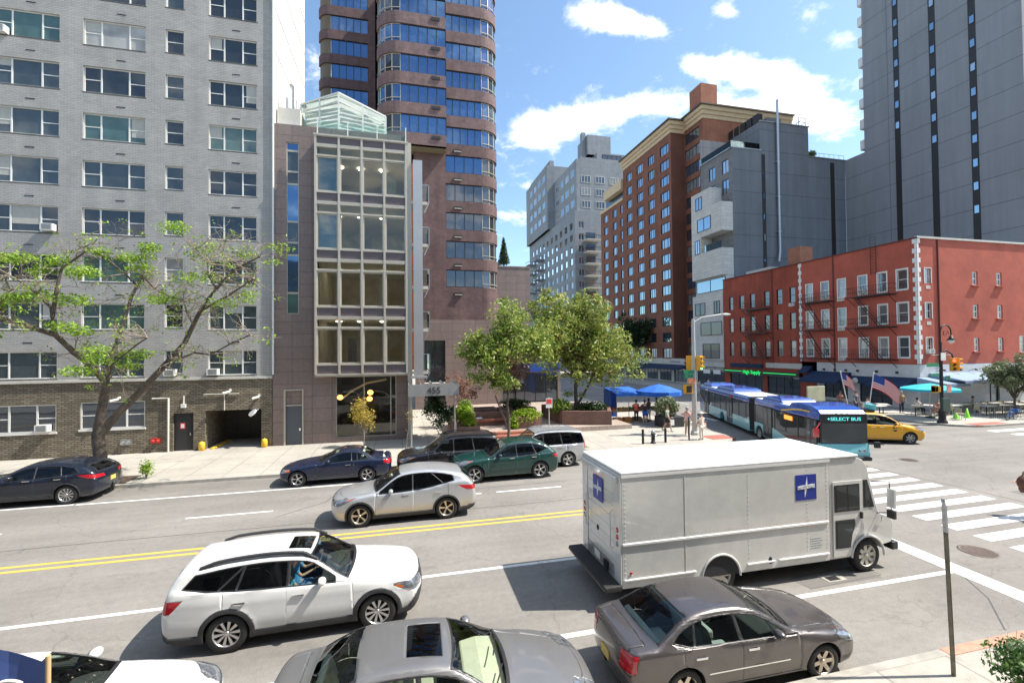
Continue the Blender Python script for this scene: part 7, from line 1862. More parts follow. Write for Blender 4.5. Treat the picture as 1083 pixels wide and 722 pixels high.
def locust():
    """the half bare street tree at the left"""
    R=np.random.RandomState(11); Y=23.3
    t=thing('locust_tree','half bare locust tree with bright green tufts leaning over the dark blue car','tree',(-12.75,Y,.13))
    def pp(x,y,dy=0.):  # a point of the branch plane
        u=(x-106.)/20.35; v=(482.-y)/19.7
        return (-12.66+u*.97,Y+dy,1.2+v*.955)
    tr=MB(); tr.tube([(-12.75,Y,.1),(-12.72,Y,.7),pp(106,482),pp(104,462)],[.34,.27,.24,.22],12)
    L=[pp(104,462),pp(108,440,-.1),pp(112,418,-.15)]; tr.tube(L,[.20,.17,.15],10)
    Rr=[pp(105,464),pp(118,445,.1),pp(130,432,.15),pp(150,409,.1),pp(172,383,0)]; tr.tube(Rr,[.19,.16,.145,.13,.11],10)
    tr.build('trunk',[bark],t,world=True)
    lb=MB(); tips=[]
    main=[([pp(112,418,-.15),pp(103,402,-.3),pp(92,390,-.5),pp(82,375,-.8),pp(66,368,-1.0),pp(51,362,-1.3),pp(38,357,-1.4),pp(28,350,-1.6)],.13),
     ([pp(28,350,-1.6),pp(22,338,-1.7),pp(24,322,-1.8),pp(30,312,-1.7)],.055),([pp(28,350,-1.6),pp(14,346,-1.9),pp(2,350,-2.2),pp(-20,340,-2.3)],.05),
     ([pp(51,362,-1.3),pp(47,350,-1.1),pp(50,338,-.8),pp(42,325,-.5)],.05),
     ([pp(82,375,-.8),pp(80,352,-.9),pp(72,340,-1.1),pp(62,330,-1.3)],.07),([pp(81,360,-.9),pp(84,335,-.9),pp(86,318,-.8),pp(102,303,-.7)],.075),
     ([pp(112,418,-.15),pp(114,395,0),pp(118,370,.3),pp(124,340,.5),pp(132,315,.7)],.10),([pp(130,330,.6),pp(120,318,.4),pp(108,305,.1),pp(96,296,-.2)],.05),([pp(130,316,.7),pp(140,330,.8),pp(150,336,.9),pp(163,341,.9)],.05),
     ([pp(172,383,0),pp(185,357,-.2),pp(194,342,-.3),pp(202,332,-.4)],.105),([pp(202,332,-.4),pp(212,322,-.6),pp(220,316,-.8),pp(232,309,-1.),pp(244,304,-1.2)],.065),
     ([pp(202,332,-.4),pp(192,318,0.),pp(190,305,.2),pp(178,292,.4)],.05),([pp(206,326,-.4),pp(208,310,-.2),pp(204,298,0),pp(205,285,.2)],.04),
     ([pp(188,352,-.2),pp(205,345,-.8),pp(218,340,-1.2),pp(230,333,-1.5),pp(242,326,-1.7)],.06),([pp(180,365,0),pp(170,352,.5),pp(164,342,.9)],.06),
     ([pp(150,409,.1),pp(170,398,-.6),pp(190,391,-1.1),pp(205,393,-1.4),pp(222,384,-1.7),pp(240,376,-1.9)],.055),([pp(112,418,-.1),pp(125,400,-.9),pp(150,384,-1.6),pp(160,378,-1.8)],.045)]
    for P,r in main:
        n=len(P); lb.tube(P,list(np.linspace(r,r*.5,n)),8,0 if r>.045 else 0,False)
        for i in range(1,n):
            for k in range(3 if i<n-1 else 5):
                d=R.normal(size=3)*np.array([1,.9,.6])+np.array([0,-.2,.25]); twigs(lb,P[i],d,R.uniform(.45,.85),.024,3,R,tips,.8,1,.12)
    lb.build('limbs',[bark,twigm],t,world=True)
    tufts=[(105,300),(120,303),(140,305),(150,297),(132,312),(85,318),(70,320),(60,312),(40,312),(20,305),(8,318),(0,300),(30,300),(95,345),(55,345),(62,340),(48,350),(82,312),(165,278),(178,280),(185,290),(180,298),(232,302),(246,302),(262,297),(225,335),(222,342),(210,347),(190,318),(186,325),(112,388),(120,396),(100,372),(90,368),(128,402),(108,405),(135,392),(160,345),(152,340),(108,322),(30,328),(12,335),(-5,330),(68,345),(0,342)]
    bl=[]
    for x,y in tufts:
        p=pp(x,y,R.uniform(-1.6,.6)); s=R.uniform(.36,.62); bl.append((p[0],p[1],p[2],s*1.25,s,s*.5,s*(1.6 if x<160 else .8)))
    for p in tips[::5]: bl.append((p[0],p[1],p[2],.2,.2,.12,.018 if p[0]<-9 else .010))
    leaves(t,LM['bright'],bl,13000,.07,3)
    f=MB(); 
    for a in range(0,28): f.bar((-13.5+a*.07,22.75,.1),(-13.5+a*.07,22.75,.45),.012)
    f.bar((-13.5,22.75,.45),(-11.55,22.75,.45),.02); tag(f.build('tree_guard',[M['blackmetal']]),'low black iron guard around the bare tree bed','tree guard')
def plant(name,label,c,r,m,n,size,seed=1,stem=True,cat='shrub',group=None,nb=7):
    t=thing(name,label,cat,(c[0],c[1],c[2]-r[2]),group=group)
    R=np.random.RandomState(seed); q=MB()
    for k in range(5): q.tube(wig((c[0],c[1],c[2]-r[2]),(c[0]+R.uniform(-.6,.6)*r[0],c[1]+R.uniform(-.6,.6)*r[1],c[2]+r[2]*.5),3,.03,R),[.02,.016,.012,.006],5,0,False)
    q.build('stems',[bark],t,world=True)
    leaves(t,LM[m],blobs(c,(r[0]*.6,r[1]*.6,r[2]*.5),nb,max(.1,min(r)*.55),seed)+[(c[0],c[1],c[2],r[0],r[1],r[2],min(r)**2*1.5)],n,size,seed,'foliage')
    return t
def vegetation():
    locust()
    broadleaf('slender green plaza tree on a thin dark trunk in front of the steps',(6.2,26.8,.13),(6.25,26.8,3.6),
      blobs((6.2,27.,5.9),(2.4,1.6,2.0),15,1.15,5)+[(4.4,26.6,4.3,.9,.8,.9,.9),(8.3,27,6.0,1.0,1,.8,1),(5.6,26.4,3.5,.7,.6,.5,.4),(4.0,27,6.2,.8,.8,.7,.6),(8.9,27.6,7.0,1.0,.9,.8,.9)],.5,[LM['green'],LM['olive']],9000,.125,.095,2,fork=((6.2,26.8,1.0),(5.4,26.6,2.9)))
    broadleaf('largest leafy tree with yellow tinged leaves in the big corner planter',(12.3,31.2,1.2),(12.5,31.3,4.2),
      blobs((13.0,31.2,6.5),(3.5,2.6,2.9),26,1.35,8)+[(17.2,31,5.0,1.3,1,.9,1.2),(16.2,30.6,4.0,1.1,1,.9,.9),(10.4,30.6,4.2,1.1,1,1.,.9),(9.9,30.8,6.3,1.2,1,1.,1.1),(9.8,30.8,7.6,.9,.9,.8,.7),(11,31,9.2,1,1,.8,.7),(12.6,30.2,3.6,1.2,1,.8,.8),(14.8,30.6,3.3,1.1,1,.7,.7),(13.2,31,9.2,1.1,1,.9,1.0)],.6,[LM['olive'],LM['green']],24000,.125,.15,4,fork=((12.3,31.2,1.3),(14.2,31.2,4.4)))
    broadleaf('small copper leaved tree in the round plaza planter',(8.5,34.3,1.0),(8.6,34.3,2.4),blobs((8.6,34.2,4.0),(2.1,1.4,1.0),10,.75,15),.5,LM['copper'],5200,.10,.07,5)
    broadleaf('faint copper leaved shrub tree at the back of the long planter',(3.9,32.6,.9),(4.,32.6,1.8),blobs((4.,32.5,2.9),(1.2,1.0,.8),8,.5,17),.5,LM['copper'],1500,.08,.05,6)
    broadleaf('young street tree with yellow leaves in front of the lobby window',(-2.15,27.5,.13),(-2.15,27.5,1.0),blobs((-2.1,27.4,2.1),(.65,.5,.9),11,.30,21),.4,LM['yellow'],1700,.06,.035,7,bk=barkl)
    broadleaf('green sapling beside the entrance canopy post',(2.25,27.2,.13),(2.25,27.2,1.2),blobs((2.2,27.1,2.3),(.75,.6,1.0),12,.38,23),.4,LM['dark'],2600,.085,.035,8,bk=barkl)
    broadleaf('spreading tree on the restaurant corner at the right edge',(46.6,25.3,.13),(46.6,25.3,1.6),blobs((46.6,25.2,3.3),(3.0,1.6,.9),16,.85,25),.5,LM['sage'],8500,.12,.09,9)
    broadleaf('distant dark green street tree in front of the russet apartment house',(40.6,74,.13),(40.6,74,5.5),blobs((40.6,74,8.5),(3.0,3.5,3.2),14,1.8,27),.5,LM['dark'],4200,.26,.2,10)
    broadleaf('thin bare young tree behind the dark navy coupe',(.15,24.2,.13),(.3,24.1,1.5),[(.5,24.1,2.2,.3,.3,.3,.1)],.5,LM['yellow'],60,.05,.03,31,bk=barkl)
    # conifer on the annex roof
    t=thing('conifer_tree','small pointed evergreen standing on the tiled annex roof','tree',(10.6,47,14.3)); q=MB(); q.tube([(10.6,47,14.3),(10.6,47,17.2)],[.08,.02],6); q.build('trunk',[bark],t,world=True)
    leaves(t,LM['dark'],[(10.6,47,14.9+.27*k,.62*(1-k/10.5)+.05,.62*(1-k/10.5)+.05,.28,.62*(1-k/10.5)+.05) for k in range(10)],2600,.09,33)
    plant('roof_shrub','loose green shrub beside the conifer on the annex roof',(9.8,47,14.65),(.5,.4,.35),'lime',500,.08,34)
    plant('roof_plant','small plant in a pot on the slate grey roof',(59.3,54.5,34.2),(.8,.6,.6),'green',500,.16,35)
    # planting of the plaza
    A=[('lime green clipped shrub at the front of the long planter',(3.95,28.6,1.35),(.55,.5,.42),'lime',1900,.07),
       ('tall bright green shrub in the middle of the long planter',(3.9,29.8,1.5),(.62,.6,.55),'lime',2000,.08),
       ('yellow green leafy plant at the front end of the long planter',(4.0,27.75,1.15),(.5,.4,.3),'lime',1100,.08),
       ('dark green shrub behind the lime shrubs of the long planter',(4.2,31.2,1.6),(.6,.6,.65),'green',1700,.09),
       ('pale flowering plant beside the bench in the long planter',(4.4,30.2,1.3),(.35,.35,.4),'sage',600,.08)]
    for i,(l,c,r,m,n,s) in enumerate(A): plant('planter_shrub',l,c,r,m,n,s,40+i)
    plant('vine','bright lime vine spilling over the square brick planter',(8.1,29.6,1.15),(1.15,.95,.55),'lime',5200,.085,51,nb=12)
    plant('planter_shrub','dark shrubs filling the round plaza planter',(8.5,34.2,1.45),(1.3,1.1,.4),'dark',2400,.10,52)
    plant('planter_shrub','green ground shrub at the left of the big corner planter',(10.9,30.6,1.55),(.9,.8,.55),'green',2600,.11,53)
    plant('planter_shrub','dark green ground shrub at the right of the big corner planter',(13.2,30.4,1.5),(1.3,.9,.35),'dark',2000,.10,54)
    plant('planter_shrub','small lime plant beside the plaza bench end',(7.1,29.0,.75),(.35,.3,.55),'lime',800,.08,55)
    plant('street_weeds','low green weeds in the kerb bed behind the silver boxy suv',(9.0,23.2,.3),(.9,.4,.22),'green',1200,.06,56)
    plant('street_plant','tiny green plant in the bare tree bed behind the dark blue crossover',(-10.9,23.2,.6),(.32,.3,.45),'bright',600,.05,57)
    # hedge at the bottom right
    t=thing('hedge','glossy green hedge with pale new shoots at the bottom right corner','hedge',(11.,4.6,.13))
    R=np.random.RandomState(60); q=MB()
    for k in range(60):
        x=R.uniform(8.7,13.5); y=R.uniform(3.5,5.0); q.tube([(x,y,.13),(x+R.normal()*.1,y+R.normal()*.1,1.0)],[.015,.006],4,0,False)
    q.build('stems',[bark],t,world=True)
    bl=[(x,y,.75+R.uniform(-.12,.18),.38,.36,.34,.15) for x in np.linspace(8.75,13.5,13) for y in (3.7,4.3,4.85)]
    leaves(t,LM['hedge'],bl,26000,.042,61,'foliage')
    tp=MB()
    for k in range(260):
        x=R.uniform(8.5,13.5); y=R.uniform(3.5,5.1); z=1.02+R.uniform(-.05,.06); tp.tube([(x,y,z-.25),(x+R.normal()*.03,y+R.normal()*.03,z+.12)],[.005,.003],3,0,False)
    tp.build('new_shoots',[mat('pale_shoots',(.30,.28,.14),.8)],t,world=True)['kind']='stuff'
    t=thing('planter_box','black square street planter with tall sage grasses beside the blue fruit stall','planter',(18.3,28.6,.13)); q=MB(); q.box(17.5,19.1,28.0,29.2,.13,.85); q.build('box',[mat('charcoal_planter',(.035,.037,.04),.6)],t,world=True,bevel=.03)
    plant('grass_plant','tall sage green grass growing in the black street planter',(18.1,28.6,1.5),(.95,.7,.75),'sage',3800,.10,62,nb=10)
# ------------------------------------------------------------------ people
SK=[mat('skin_tone_light',(.50,.30,.21),.6),mat('skin_tone_brown',(.25,.13,.08),.6)]
HAIR=[mat('dark_hair',(.02,.015,.012),.7),mat('grey_hair',(.35,.34,.33),.7),mat('brown_hair',(.10,.05,.025),.7)]
CL={}
def cloth(c):
    if c not in CL: CL[c]=mat('cloth_%d'%len(CL),c,.9,var=(5,.12))
    return CL[c]
def skinmesh(V,E,R,name,m,parent,sub=1,root=0):
    me=bpy.data.meshes.new(name); me.from_pydata(V,E,[]); me.update(); o=bpy.data.objects.new(name,me); COL.objects.link(o)
    md=o.modifiers.new('skin','SKIN'); md.use_smooth_shade=True
    for i,r in enumerate(R): sv=me.skin_vertices[0].data[i]; sv.radius=(r,r) if not isinstance(r,tuple) else r; sv.use_root=(i==root)
    if sub: s=o.modifiers.new('sub','SUBSURF'); s.levels=sub; s.render_levels=sub
    bpy.context.view_layer.update(); dg=bpy.context.evaluated_depsgraph_get()
    n=bpy.data.meshes.new_from_object(o.evaluated_get(dg)); bpy.data.objects.remove(o); bpy.data.meshes.remove(me)
    n.name=name; n.materials.clear(); n.materials.append(m); n.polygons.foreach_set('use_smooth',[True]*len(n.polygons))
    q=bpy.data.objects.new(name,n); COL.objects.link(q); q.parent=parent; return q
def person(label,loc,face,pose='stand',h=1.70,top=(.5,.1,.1),bottom=(.05,.06,.1),skin=0,hair=0,arms=None,shorts=False,stride=0.,z0=.13,lean=0.,fingers=True,group=None,sleeves=True,hat=None,scale=1):
    """face = heading in degrees, x forward in the figure's own space"""
    t=thing('person',label,'person',(loc[0],loc[1],z0 if len(loc)<3 else loc[2]),rad(face),group); k=h/1.75*scale
    sit=pose=='sit'
    hipz=.92 if not sit else .50
    V=[];E=[];R=[]
    def v(p,r,par=None):
        V.append((p[0]*k,p[1]*k,p[2]*k)); R.append(tuple(x*k for x in r) if isinstance(r,tuple) else r*k)
        if par is not None: E.append((par,len(V)-1))
        return len(V)-1
    lx=lean
    pel=v((0,0,hipz),(.115,.15)); wa=v((lx*.3,0,hipz+.20),(.10,.13),pel); ch=v((lx*.8,0,hipz+.42),(.11,.165),wa); sh=v((lx,0,hipz+.52),(.075,.12),ch); nk=v((lx+.01,0,hipz+.60),.052,sh)
    hd=v((lx+.02,0,hipz+.68),(.075,.07),nk); h2=v((lx+.025,0,hipz+.76),(.095,.078),hd); h3=v((lx+.02,0,hipz+.84),(.07,.06),h2)
    joints={}
    for s in(-1,1):
        hp=v((0,s*.09,hipz-.05),.085,pel)
        st=stride*s
        if sit: kn=v((.42,s*.12,hipz+.0),.062,hp); an=v((.44,s*.11,.10),.042,kn)
        else: kn=v((st*.5+.02+abs(stride)*.1,s*.10,.50),.058,hp); an=v((st-.02-(.06 if st<0 else 0),s*.10,.09+(.05 if st<0 else 0)),.040,kn)
        ft=v((V[an][0]/k+.13,s*.11,.045),(.035,.04),an); v((V[an][0]/k+.19,s*.115,.035),(.022,.04),ft)
        joints[('leg',s)]=(V[hp],V[kn],V[an])
        so=v((lx,s*.185,hipz+.49),.056,sh)
        A=(arms or {}).get(s) or ((.06-st*.25,.25,-.27),(.16-st*.4,.24,-.50))
        el=v((lx+A[0][0],s*A[0][1],hipz+.49+A[0][2]),.042,so); wr=v((lx+A[1][0],s*A[1][1],hipz+.49+A[1][2]),.028,el)
        d=Vector(V[wr])-Vector(V[el]); d.normalize(); pm=Vector(V[wr])/k+d*.07; pa=v(tuple(pm),(.022,.038),wr)
        joints[('arm',s)]=(V[so],V[el],V[wr])
        if fingers:
            side=d.cross(Vector((0,0,1))) if abs(d.z)<.9 else Vector((1,0,0)); side.normalize(); curl=side.cross(d)
            for f,ln in enumerate((.075,.085,.08,.06)):
                o=side*((f-1.5)*.019); a=v(tuple(pm+d*.035+o),.0105,pa); b=v(tuple(pm+d*(.035+ln*.55)+o+curl*.012),.0095,a); v(tuple(pm+d*(.03+ln)+o+curl*.035),.008,b)
            a=v(tuple(pm-side*.035+d*.005),.012,pa); v(tuple(pm-side*.05+d*.045),.009,a)
    body=skinmesh(V,E,R,'body',SK[skin],t,1)
    # face: eyes, nose, mouth, ears; hair
    hc=Vector(V[h2]); q=MB()
    for s in(-1,1): q.ell(tuple(hc+Vector((.092*k,s*.03*k,.0))),(.010*k,.014*k,.009*k),8,6,0)
    q.build('eyes',[HAIR[0]],t)
    q=MB(); q.ell(tuple(hc+Vector((.105*k,0,-.025*k))),(.018*k,.014*k,.028*k),8,6,0)
    for s in(-1,1): q.ell(tuple(hc+Vector((.0,s*.082*k,-.01*k))),(.022*k,.010*k,.032*k),8,6,0)
    q.build('nose_and_ears',[SK[skin]],t)
    q=MB(); q.ell(tuple(hc+Vector((.096*k,0,-.062*k))),(.010*k,.026*k,.007*k),8,5,0); q.build('mouth',[mat('lips',(.35,.12,.1),.6) if 'lips' not in bpy.data.materials else bpy.data.materials['lips']],t)
    q=MB(); q.ell(tuple(hc+Vector((-.020*k,0,.042*k))),(.105*k,.092*k,.088*k),14,8,0); q.ell(tuple(hc+Vector((-.055*k,0,-.02*k))),(.065*k,.08*k,.085*k),12,8,0)
    q.build('hair',[HAIR[hair]],t)
    if hat:
        q=MB(); q.ell(tuple(hc+Vector((-.01*k,0,.065*k))),(.11*k,.10*k,.075*k),14,6,0); q.lathe([(.0,0),(.17*k,-.005),(.17*k,.004),(0,.01)],tuple(hc+Vector((0,0,.055*k))),n=18); q.build('hat',[cloth(hat)],t)
    # shirt and trousers follow the same joints
    TV=[];TE=[];TR=[]
    def tv(p,r,par=None):
        TV.append(tuple(p)); TR.append(tuple(x*k for x in r) if isinstance(r,tuple) else r*k)
        if par is not None: TE.append((par,len(TV)-1))
        return len(TV)-1
    a=tv(V[wa],(.125,.155)); b0=tv((V[pel][0],0,V[pel][2]-.02*k),(.135,.168),a); b=tv(V[ch],(.130,.185),a); c=tv(V[sh],(.09,.14),b)
    for s in(-1,1):
        so,el,wr=[Vector(x) for x in joints[('arm',s)]]; p=tv(so,.074,c)
        if sleeves==2: e_=tv(el,.055,p); tv(el+(wr-el)*.9,.042,e_)
        else: tv(so+(el-so)*.75,.060,p)
    skinmesh(TV,TE,TR,'shirt',cloth(top),t,1)
    TV=[];TE=[];TR=[]
    a=tv((V[pel][0],0,V[pel][2]+.03*k),(.128,.160))
    for s in(-1,1):
        hp,kn,an=[Vector(x) for x in joints[('leg',s)]]; p=tv(hp,.100,a)
        if shorts: tv(hp+(kn-hp)*.85,.080,p)
        else: q_=tv(kn,.073,p); tv(kn+(an-kn)*.92,.056,q_)
    skinmesh(TV,TE,TR,'trousers' if not shorts else 'shorts',cloth(bottom),t,1)
    q=MB()
    for s in(-1,1):
        an=Vector(joints[('leg',s)][2]); q.ell((an.x+.075*k,an.y,max(.045*k,an.z-.045*k)),(.135*k,.055*k,.05*k),12,7,0)
    q.build('shoes',[cloth((.04,.04,.04)) if skin else cloth((.6,.6,.58))],t)
    return t
def people():
    rch={1:((.22,.22,-.20),(.45,.15,-.16)),-1:((.2,.22,-.22),(.42,.12,-.2))}
    person('person in a coral top and dark trousers choosing fruit at the blue stall',(16.85,30.6),80,top=(.75,.12,.08),bottom=(.03,.03,.05),arms=rch,h=1.66,hair=0)
    person('person in a black tee and bright blue shorts reaching across the blue stall',(17.15,29.9),70,top=(.03,.03,.04),bottom=(.03,.13,.6),shorts=True,arms=rch,skin=0,hair=2)
    person('person in a dark grey tee and light shorts standing at the blue stall',(18.0,30.8),100,top=(.09,.09,.10),bottom=(.55,.57,.56),shorts=True,arms=rch,skin=1)
    person('person in a red tee under the right side of the blue stall umbrella',(18.9,31.2),150,top=(.6,.05,.07),bottom=(.25,.2,.18),h=1.68,hair=0)
    person('person in a green tee and black shorts walking with a carrier bag past the stall',(17.0,26.8),-55,top=(.30,.42,.36),bottom=(.02,.02,.02),shorts=True,stride=.26,hair=2,h=1.66)
    person('person in a pale pink shirt standing left of the grey signal pole',(17.25,25.0),20,top=(.72,.42,.36),bottom=(.45,.34,.25),h=1.78,hair=1)
    person('person all in cream with a pale hat standing right of the grey signal pole',(17.35,23.75),100,top=(.80,.66,.55),bottom=(.75,.68,.58),h=1.60,hair=1,hat=(.85,.80,.70))
    person('person in a tan shirt and dark jeans standing between the flag and the turquoise umbrella',(39.6,28.6),-110,top=(.42,.26,.12),bottom=(.05,.055,.09),h=1.76,hair=1)
    person('person in a dark grey shirt standing right behind the taxi roof sign',(36.4,29.8),-90,top=(.11,.13,.17),bottom=(.07,.08,.1),h=1.76,hair=0)
    person('person in a brown tee standing left of the large flag pole base',(35.6,30.5),-120,top=(.26,.12,.08),bottom=(.03,.03,.04),h=1.7,skin=1)
    person('distant person in pale clothes walking past the shops across the avenue',(34.5,47.5),-60,top=(.7,.6,.62),bottom=(.6,.55,.55),stride=.2,h=1.7)
    person('distant person in a white shirt walking behind the other across the avenue',(36.9,49.),-60,top=(.75,.74,.74),bottom=(.10,.12,.2),stride=.2,h=1.72)
    # cafe guests
    tb={1:((.18,.22,-.24),(.38,.14,-.22)),-1:((.18,.22,-.24),(.36,.14,-.26))}
    person('seated person in a white tee and black trousers left of the turquoise umbrella pole',(40.3,27.9),-20,'sit',top=(.78,.77,.78),bottom=(.03,.03,.03),arms=tb,hair=0)
    person('seated person in a pink and white top under the turquoise umbrella',(40.35,26.5),170,'sit',top=(.75,.33,.33),bottom=(.30,.13,.09),arms=tb,hair=1,shorts=True)
    person('seated person in a white blouse at the right of the turquoise umbrella table',(41.3,26.6),150,'sit',top=(.78,.75,.72),bottom=(.30,.2,.15),arms=tb,hair=2)
    person('seated person in pale blue at a terrace table behind the taxi',(33.9+2.9,29.2),-90,'sit',top=(.45,.55,.70),bottom=(.1,.1,.15),arms=tb,hair=0)
    person('seated diner in a grey top by the cream restaurant wall behind the cones',(45.4,27.3),-60,'sit',top=(.35,.33,.33),bottom=(.1,.1,.1),arms=tb,hair=2)
    # the one crossing at the right edge of the frame
    person('person in blue jeans carrying a brown jacket on the crosswalk at the right edge',(20.05,10.35,0.),200,top=(.09,.12,.20),bottom=(.05,.13,.30),stride=.24,h=1.74,arms={-1:((-.05,.35,-.22),(.15,.50,-.30)),1:((.1,.24,-.26),(.3,.2,-.36))},sleeves=2)
    q=MB(); R=np.random.RandomState(3); q.ell((0,0,0),(.15,.13,.22),14,10,0,M=Matrix.Rotation(rad(35),4,'Y')); q.ell((.02,.02,-.22),(.12,.08,.16),12,8,0); q.tube([(0,0,.2),(.06,0,.32),(.1,.0,.2)],.018,6)
    o=q.build('jacket',[cloth((.12,.055,.04))]); o.location=(19.78,10.62,1.12); tag(o,'bundled brown jacket hanging from the arm of the person on the crosswalk','jacket')
    b=MB(); b.box(-.14,.14,-.05,.05,-.2,.14); b.tube([(-.1,0,.14),(-.05,0,.34),(.05,0,.34),(.1,0,.14)],.012,6); o=b.build('carrier_bag',[cloth((.8,.8,.78))],bevel=.02); o.location=(17.32,26.75,.72); tag(o,'white carrier bag held by the person walking past the stall','bag')
    b=MB(); b.box(-.13,.13,-.07,.07,-.12,.14); b.tube([(-.1,0,.14),(0,0,.42),(.1,0,.14)],.012,6); o=b.build('handbag',[cloth((.7,.5,.38))],bevel=.03); o.location=(17.58,23.85,.95); tag(o,'tan handbag on the arm of the person in cream by the signal pole','handbag')
    # the driver of the white wagon
    car=[o for o in bpy.data.objects if o.get('label','').startswith('white station wagon')][0]
    M_=car.matrix_basis; p=M_@Vector((-.30,.37,.0)); p2=M_@Vector((-.30,-.37,0))
    d=person('driver in a bright blue shirt seated inside the white station wagon',(p.x,p.y,.10),math.degrees(car.rotation_euler.z),'sit',top=(.06,.28,.62),bottom=(.10,.22,.45),arms={1:((.2,.26,-.22),(.44,.2,-.12)),-1:((.2,.22,-.22),(.44,.12,-.14))},h=1.66,hair=0,sleeves=1,scale=.93)
    d=person('passenger in a turquoise tee holding a phone inside the white station wagon',(p2.x,p2.y,.10),math.degrees(car.rotation_euler.z),'sit',top=(.05,.40,.62),bottom=(.50,.42,.30),arms={1:((.14,.24,-.26),(.34,.1,-.22)),-1:((.14,.24,-.26),(.34,.12,-.24))},h=1.64,hair=0,shorts=True,scale=.93)
# ------------------------------------------------------------------ street furniture
def signal_head(x,y,z,parent,yaw=0,lit=0,m=None):
    q=MB(); Mx=Matrix.Translation((x,y,z))@Matrix.Rotation(yaw,4,'Z')
    q.box(-.16,.16,-.14,.14,-.46,.46,0,M=Mx)
    for k in range(3):
        zz=.30-.30*k
        for i in range(8):
            a=PI*i/8;b=PI*(i+1)/8
            q.add([Mx@Vector((.13*math.cos(a),-.14,zz+.13*math.sin(a))),Mx@Vector((.13*math.cos(b),-.14,zz+.13*math.sin(b))),Mx@Vector((.13*math.cos(b),-.32,zz+.13*math.sin(b))),Mx@Vector((.13*math.cos(a),-.32,zz+.13*math.sin(a)))],[(0,1,2,3)],0)
    o=q.build('signal_head',[bpy.data.materials['signal_yellow']],parent,world=True,bevel=.01)
    for k in range(3):
        q=MB(); q.lathe([(0,-.005),(.10,0),(.10,.01)],(0,0,0),n=16,axis='y')
        l=q.build('signal_lens',[M['siglit'+str(k)] if k==lit else M['black']],o); l.matrix_local=Matrix.Translation(Vector((x,y,z))-Vector(parent.location))@Matrix.Rotation(yaw,4,'Z')@Matrix.Translation((0,-.15,.30-.30*k))
    return o
def chair(cx,cy,rot,label,first=None,group='terrace chairs'):
    if first: return dup(first,(cx,cy,.13),rot,label,group=group)
    t=thing('terrace_chair',label,'chair',(cx,cy,.13),rot,group)
    m=mat('bleached_rattan',(.42,.37,.28),.8,var=(9,.3))
    q=MB(); q.box(-.22,.22,-.21,.21,.43,.47); q.build('seat',[m],t,bevel=.01)
    q=MB(); q.box(-.24,-.20,-.21,.21,.50,.86); q.build('backrest',[m],t,bevel=.01)
    for x in(-.2,.2):
        for y in(-.19,.19): q=MB(); q.bar((x,y,0),(x,y,.44 if x>0 else .84),.025); q.build('leg',[M['steel']],t)
    return t
def table(cx,cy,label,first=None,rot=0):
    if first: return dup(first,(cx,cy,.13),rot,label,group='terrace tables')
    t=thing('terrace_table',label,'table',(cx,cy,.13),rot,'terrace tables')
    q=MB(); q.box(-.55,.55,-.38,.38,.71,.75); q.build('tabletop',[mat('pale_tabletop',(.55,.52,.46),.5,var=(4,.1))],t,bevel=.008)
    q=MB(); q.tube([(0,0,0),(0,0,.71)],.035,8); q.build('pedestal',[M['blackmetal']],t)
    q=MB(); q.box(-.3,.3,-.03,.03,0,.03); q.box(-.03,.03,-.3,.3,.03,.05); q.build('foot',[M['blackmetal']],t)
    return t
def umbrella(label,x,y,r,zt,zr,m,n=8,pole=.03,name='patio_umbrella',valance=.16,polem=None,z0=.13):
    t=thing(name,label,'umbrella',(x,y,z0)); q=MB(); q.tube([(x,y,z0),(x,y,zt+.05)],pole,8); q.build('pole',[polem or M['steel']],t,world=True)
    q=MB(); R=[(0,zt),(r*.5,zt-(zt-zr)*.42),(r,zr),(r*1.01,zr-valance)]
    for i in range(3):
        for k in range(n):
            a=2*PI*k/n+.2;b=2*PI*(k+1)/n+.2;(ra,za),(rb,zb)=R[i],R[i+1]
            P=[(x+ra*math.cos(a),y+ra*math.sin(a),za),(x+ra*math.cos(b),y+ra*math.sin(b),za),(x+rb*math.cos(b),y+rb*math.sin(b),zb),(x+rb*math.cos(a),y+rb*math.sin(a),zb)]
            if i==0: P=P[1:]
            q.add(P,[tuple(range(len(P)))],0)
    q.build('canopy',[m],t,world=True)
    for k in range(n):
        a=2*PI*k/n+.2; q=MB(); q.bar((x,y,zt-.06),(x+r*math.cos(a),y+r*math.sin(a),zr-.03),.015); q.build('rib',[M['steel']],t,world=True)
    q=MB(); q.lathe([(0,0),(.3,0),(.28,.08),(.05,.12)],(x,y,z0),n=14); q.build('base',[M['blackmetal']],t,world=True)
    return t
def flag(label,base,tip,ang,w,h,seed):
    t=thing('flag','%s'%label,'flag',base); b=Vector(base);e=Vector(tip)
    q=MB(); q.tube([b,e],.03,8); q.ell(tuple(e),(.05,.05,.05),8,6); q.build('flagpole',[B['whiteframe']],t,world=True)
    red=mat('flag_red',(.62,.02,.04),.8) if 'flag_red' not in bpy.data.materials else bpy.data.materials['flag_red']
    blue=mat('flag_blue',(.02,.06,.28),.8) if 'flag_blue' not in bpy.data.materials else bpy.data.materials['flag_blue']
    wh=B['whiteframe']; q=MB(); nx,ny=26,13; d=(b-e).normalized(); fly=Vector((math.cos(ang),math.sin(ang),0))
    def P(i,j):
        u=i/nx;v=j/ny; p=e+d*(v*h+.08)+fly*(u*w)+Vector((0,0,-u*u*w*.42-u*.25*w)); p+=Vector((-fly.y,fly.x,0))*(.09*math.sin(u*7+v*2+seed)*u); return p
    for i in range(nx):
        for j in range(ny):
            star=(i<11 and j<7); mi=1 if star else (0 if j%2==0 else 2)
            q.add([P(i,j),P(i+1,j),P(i+1,j+1),P(i,j+1)],[(0,1,2,3)],mi,True)
    q.build('cloth',[red,blue,wh],t,world=True)
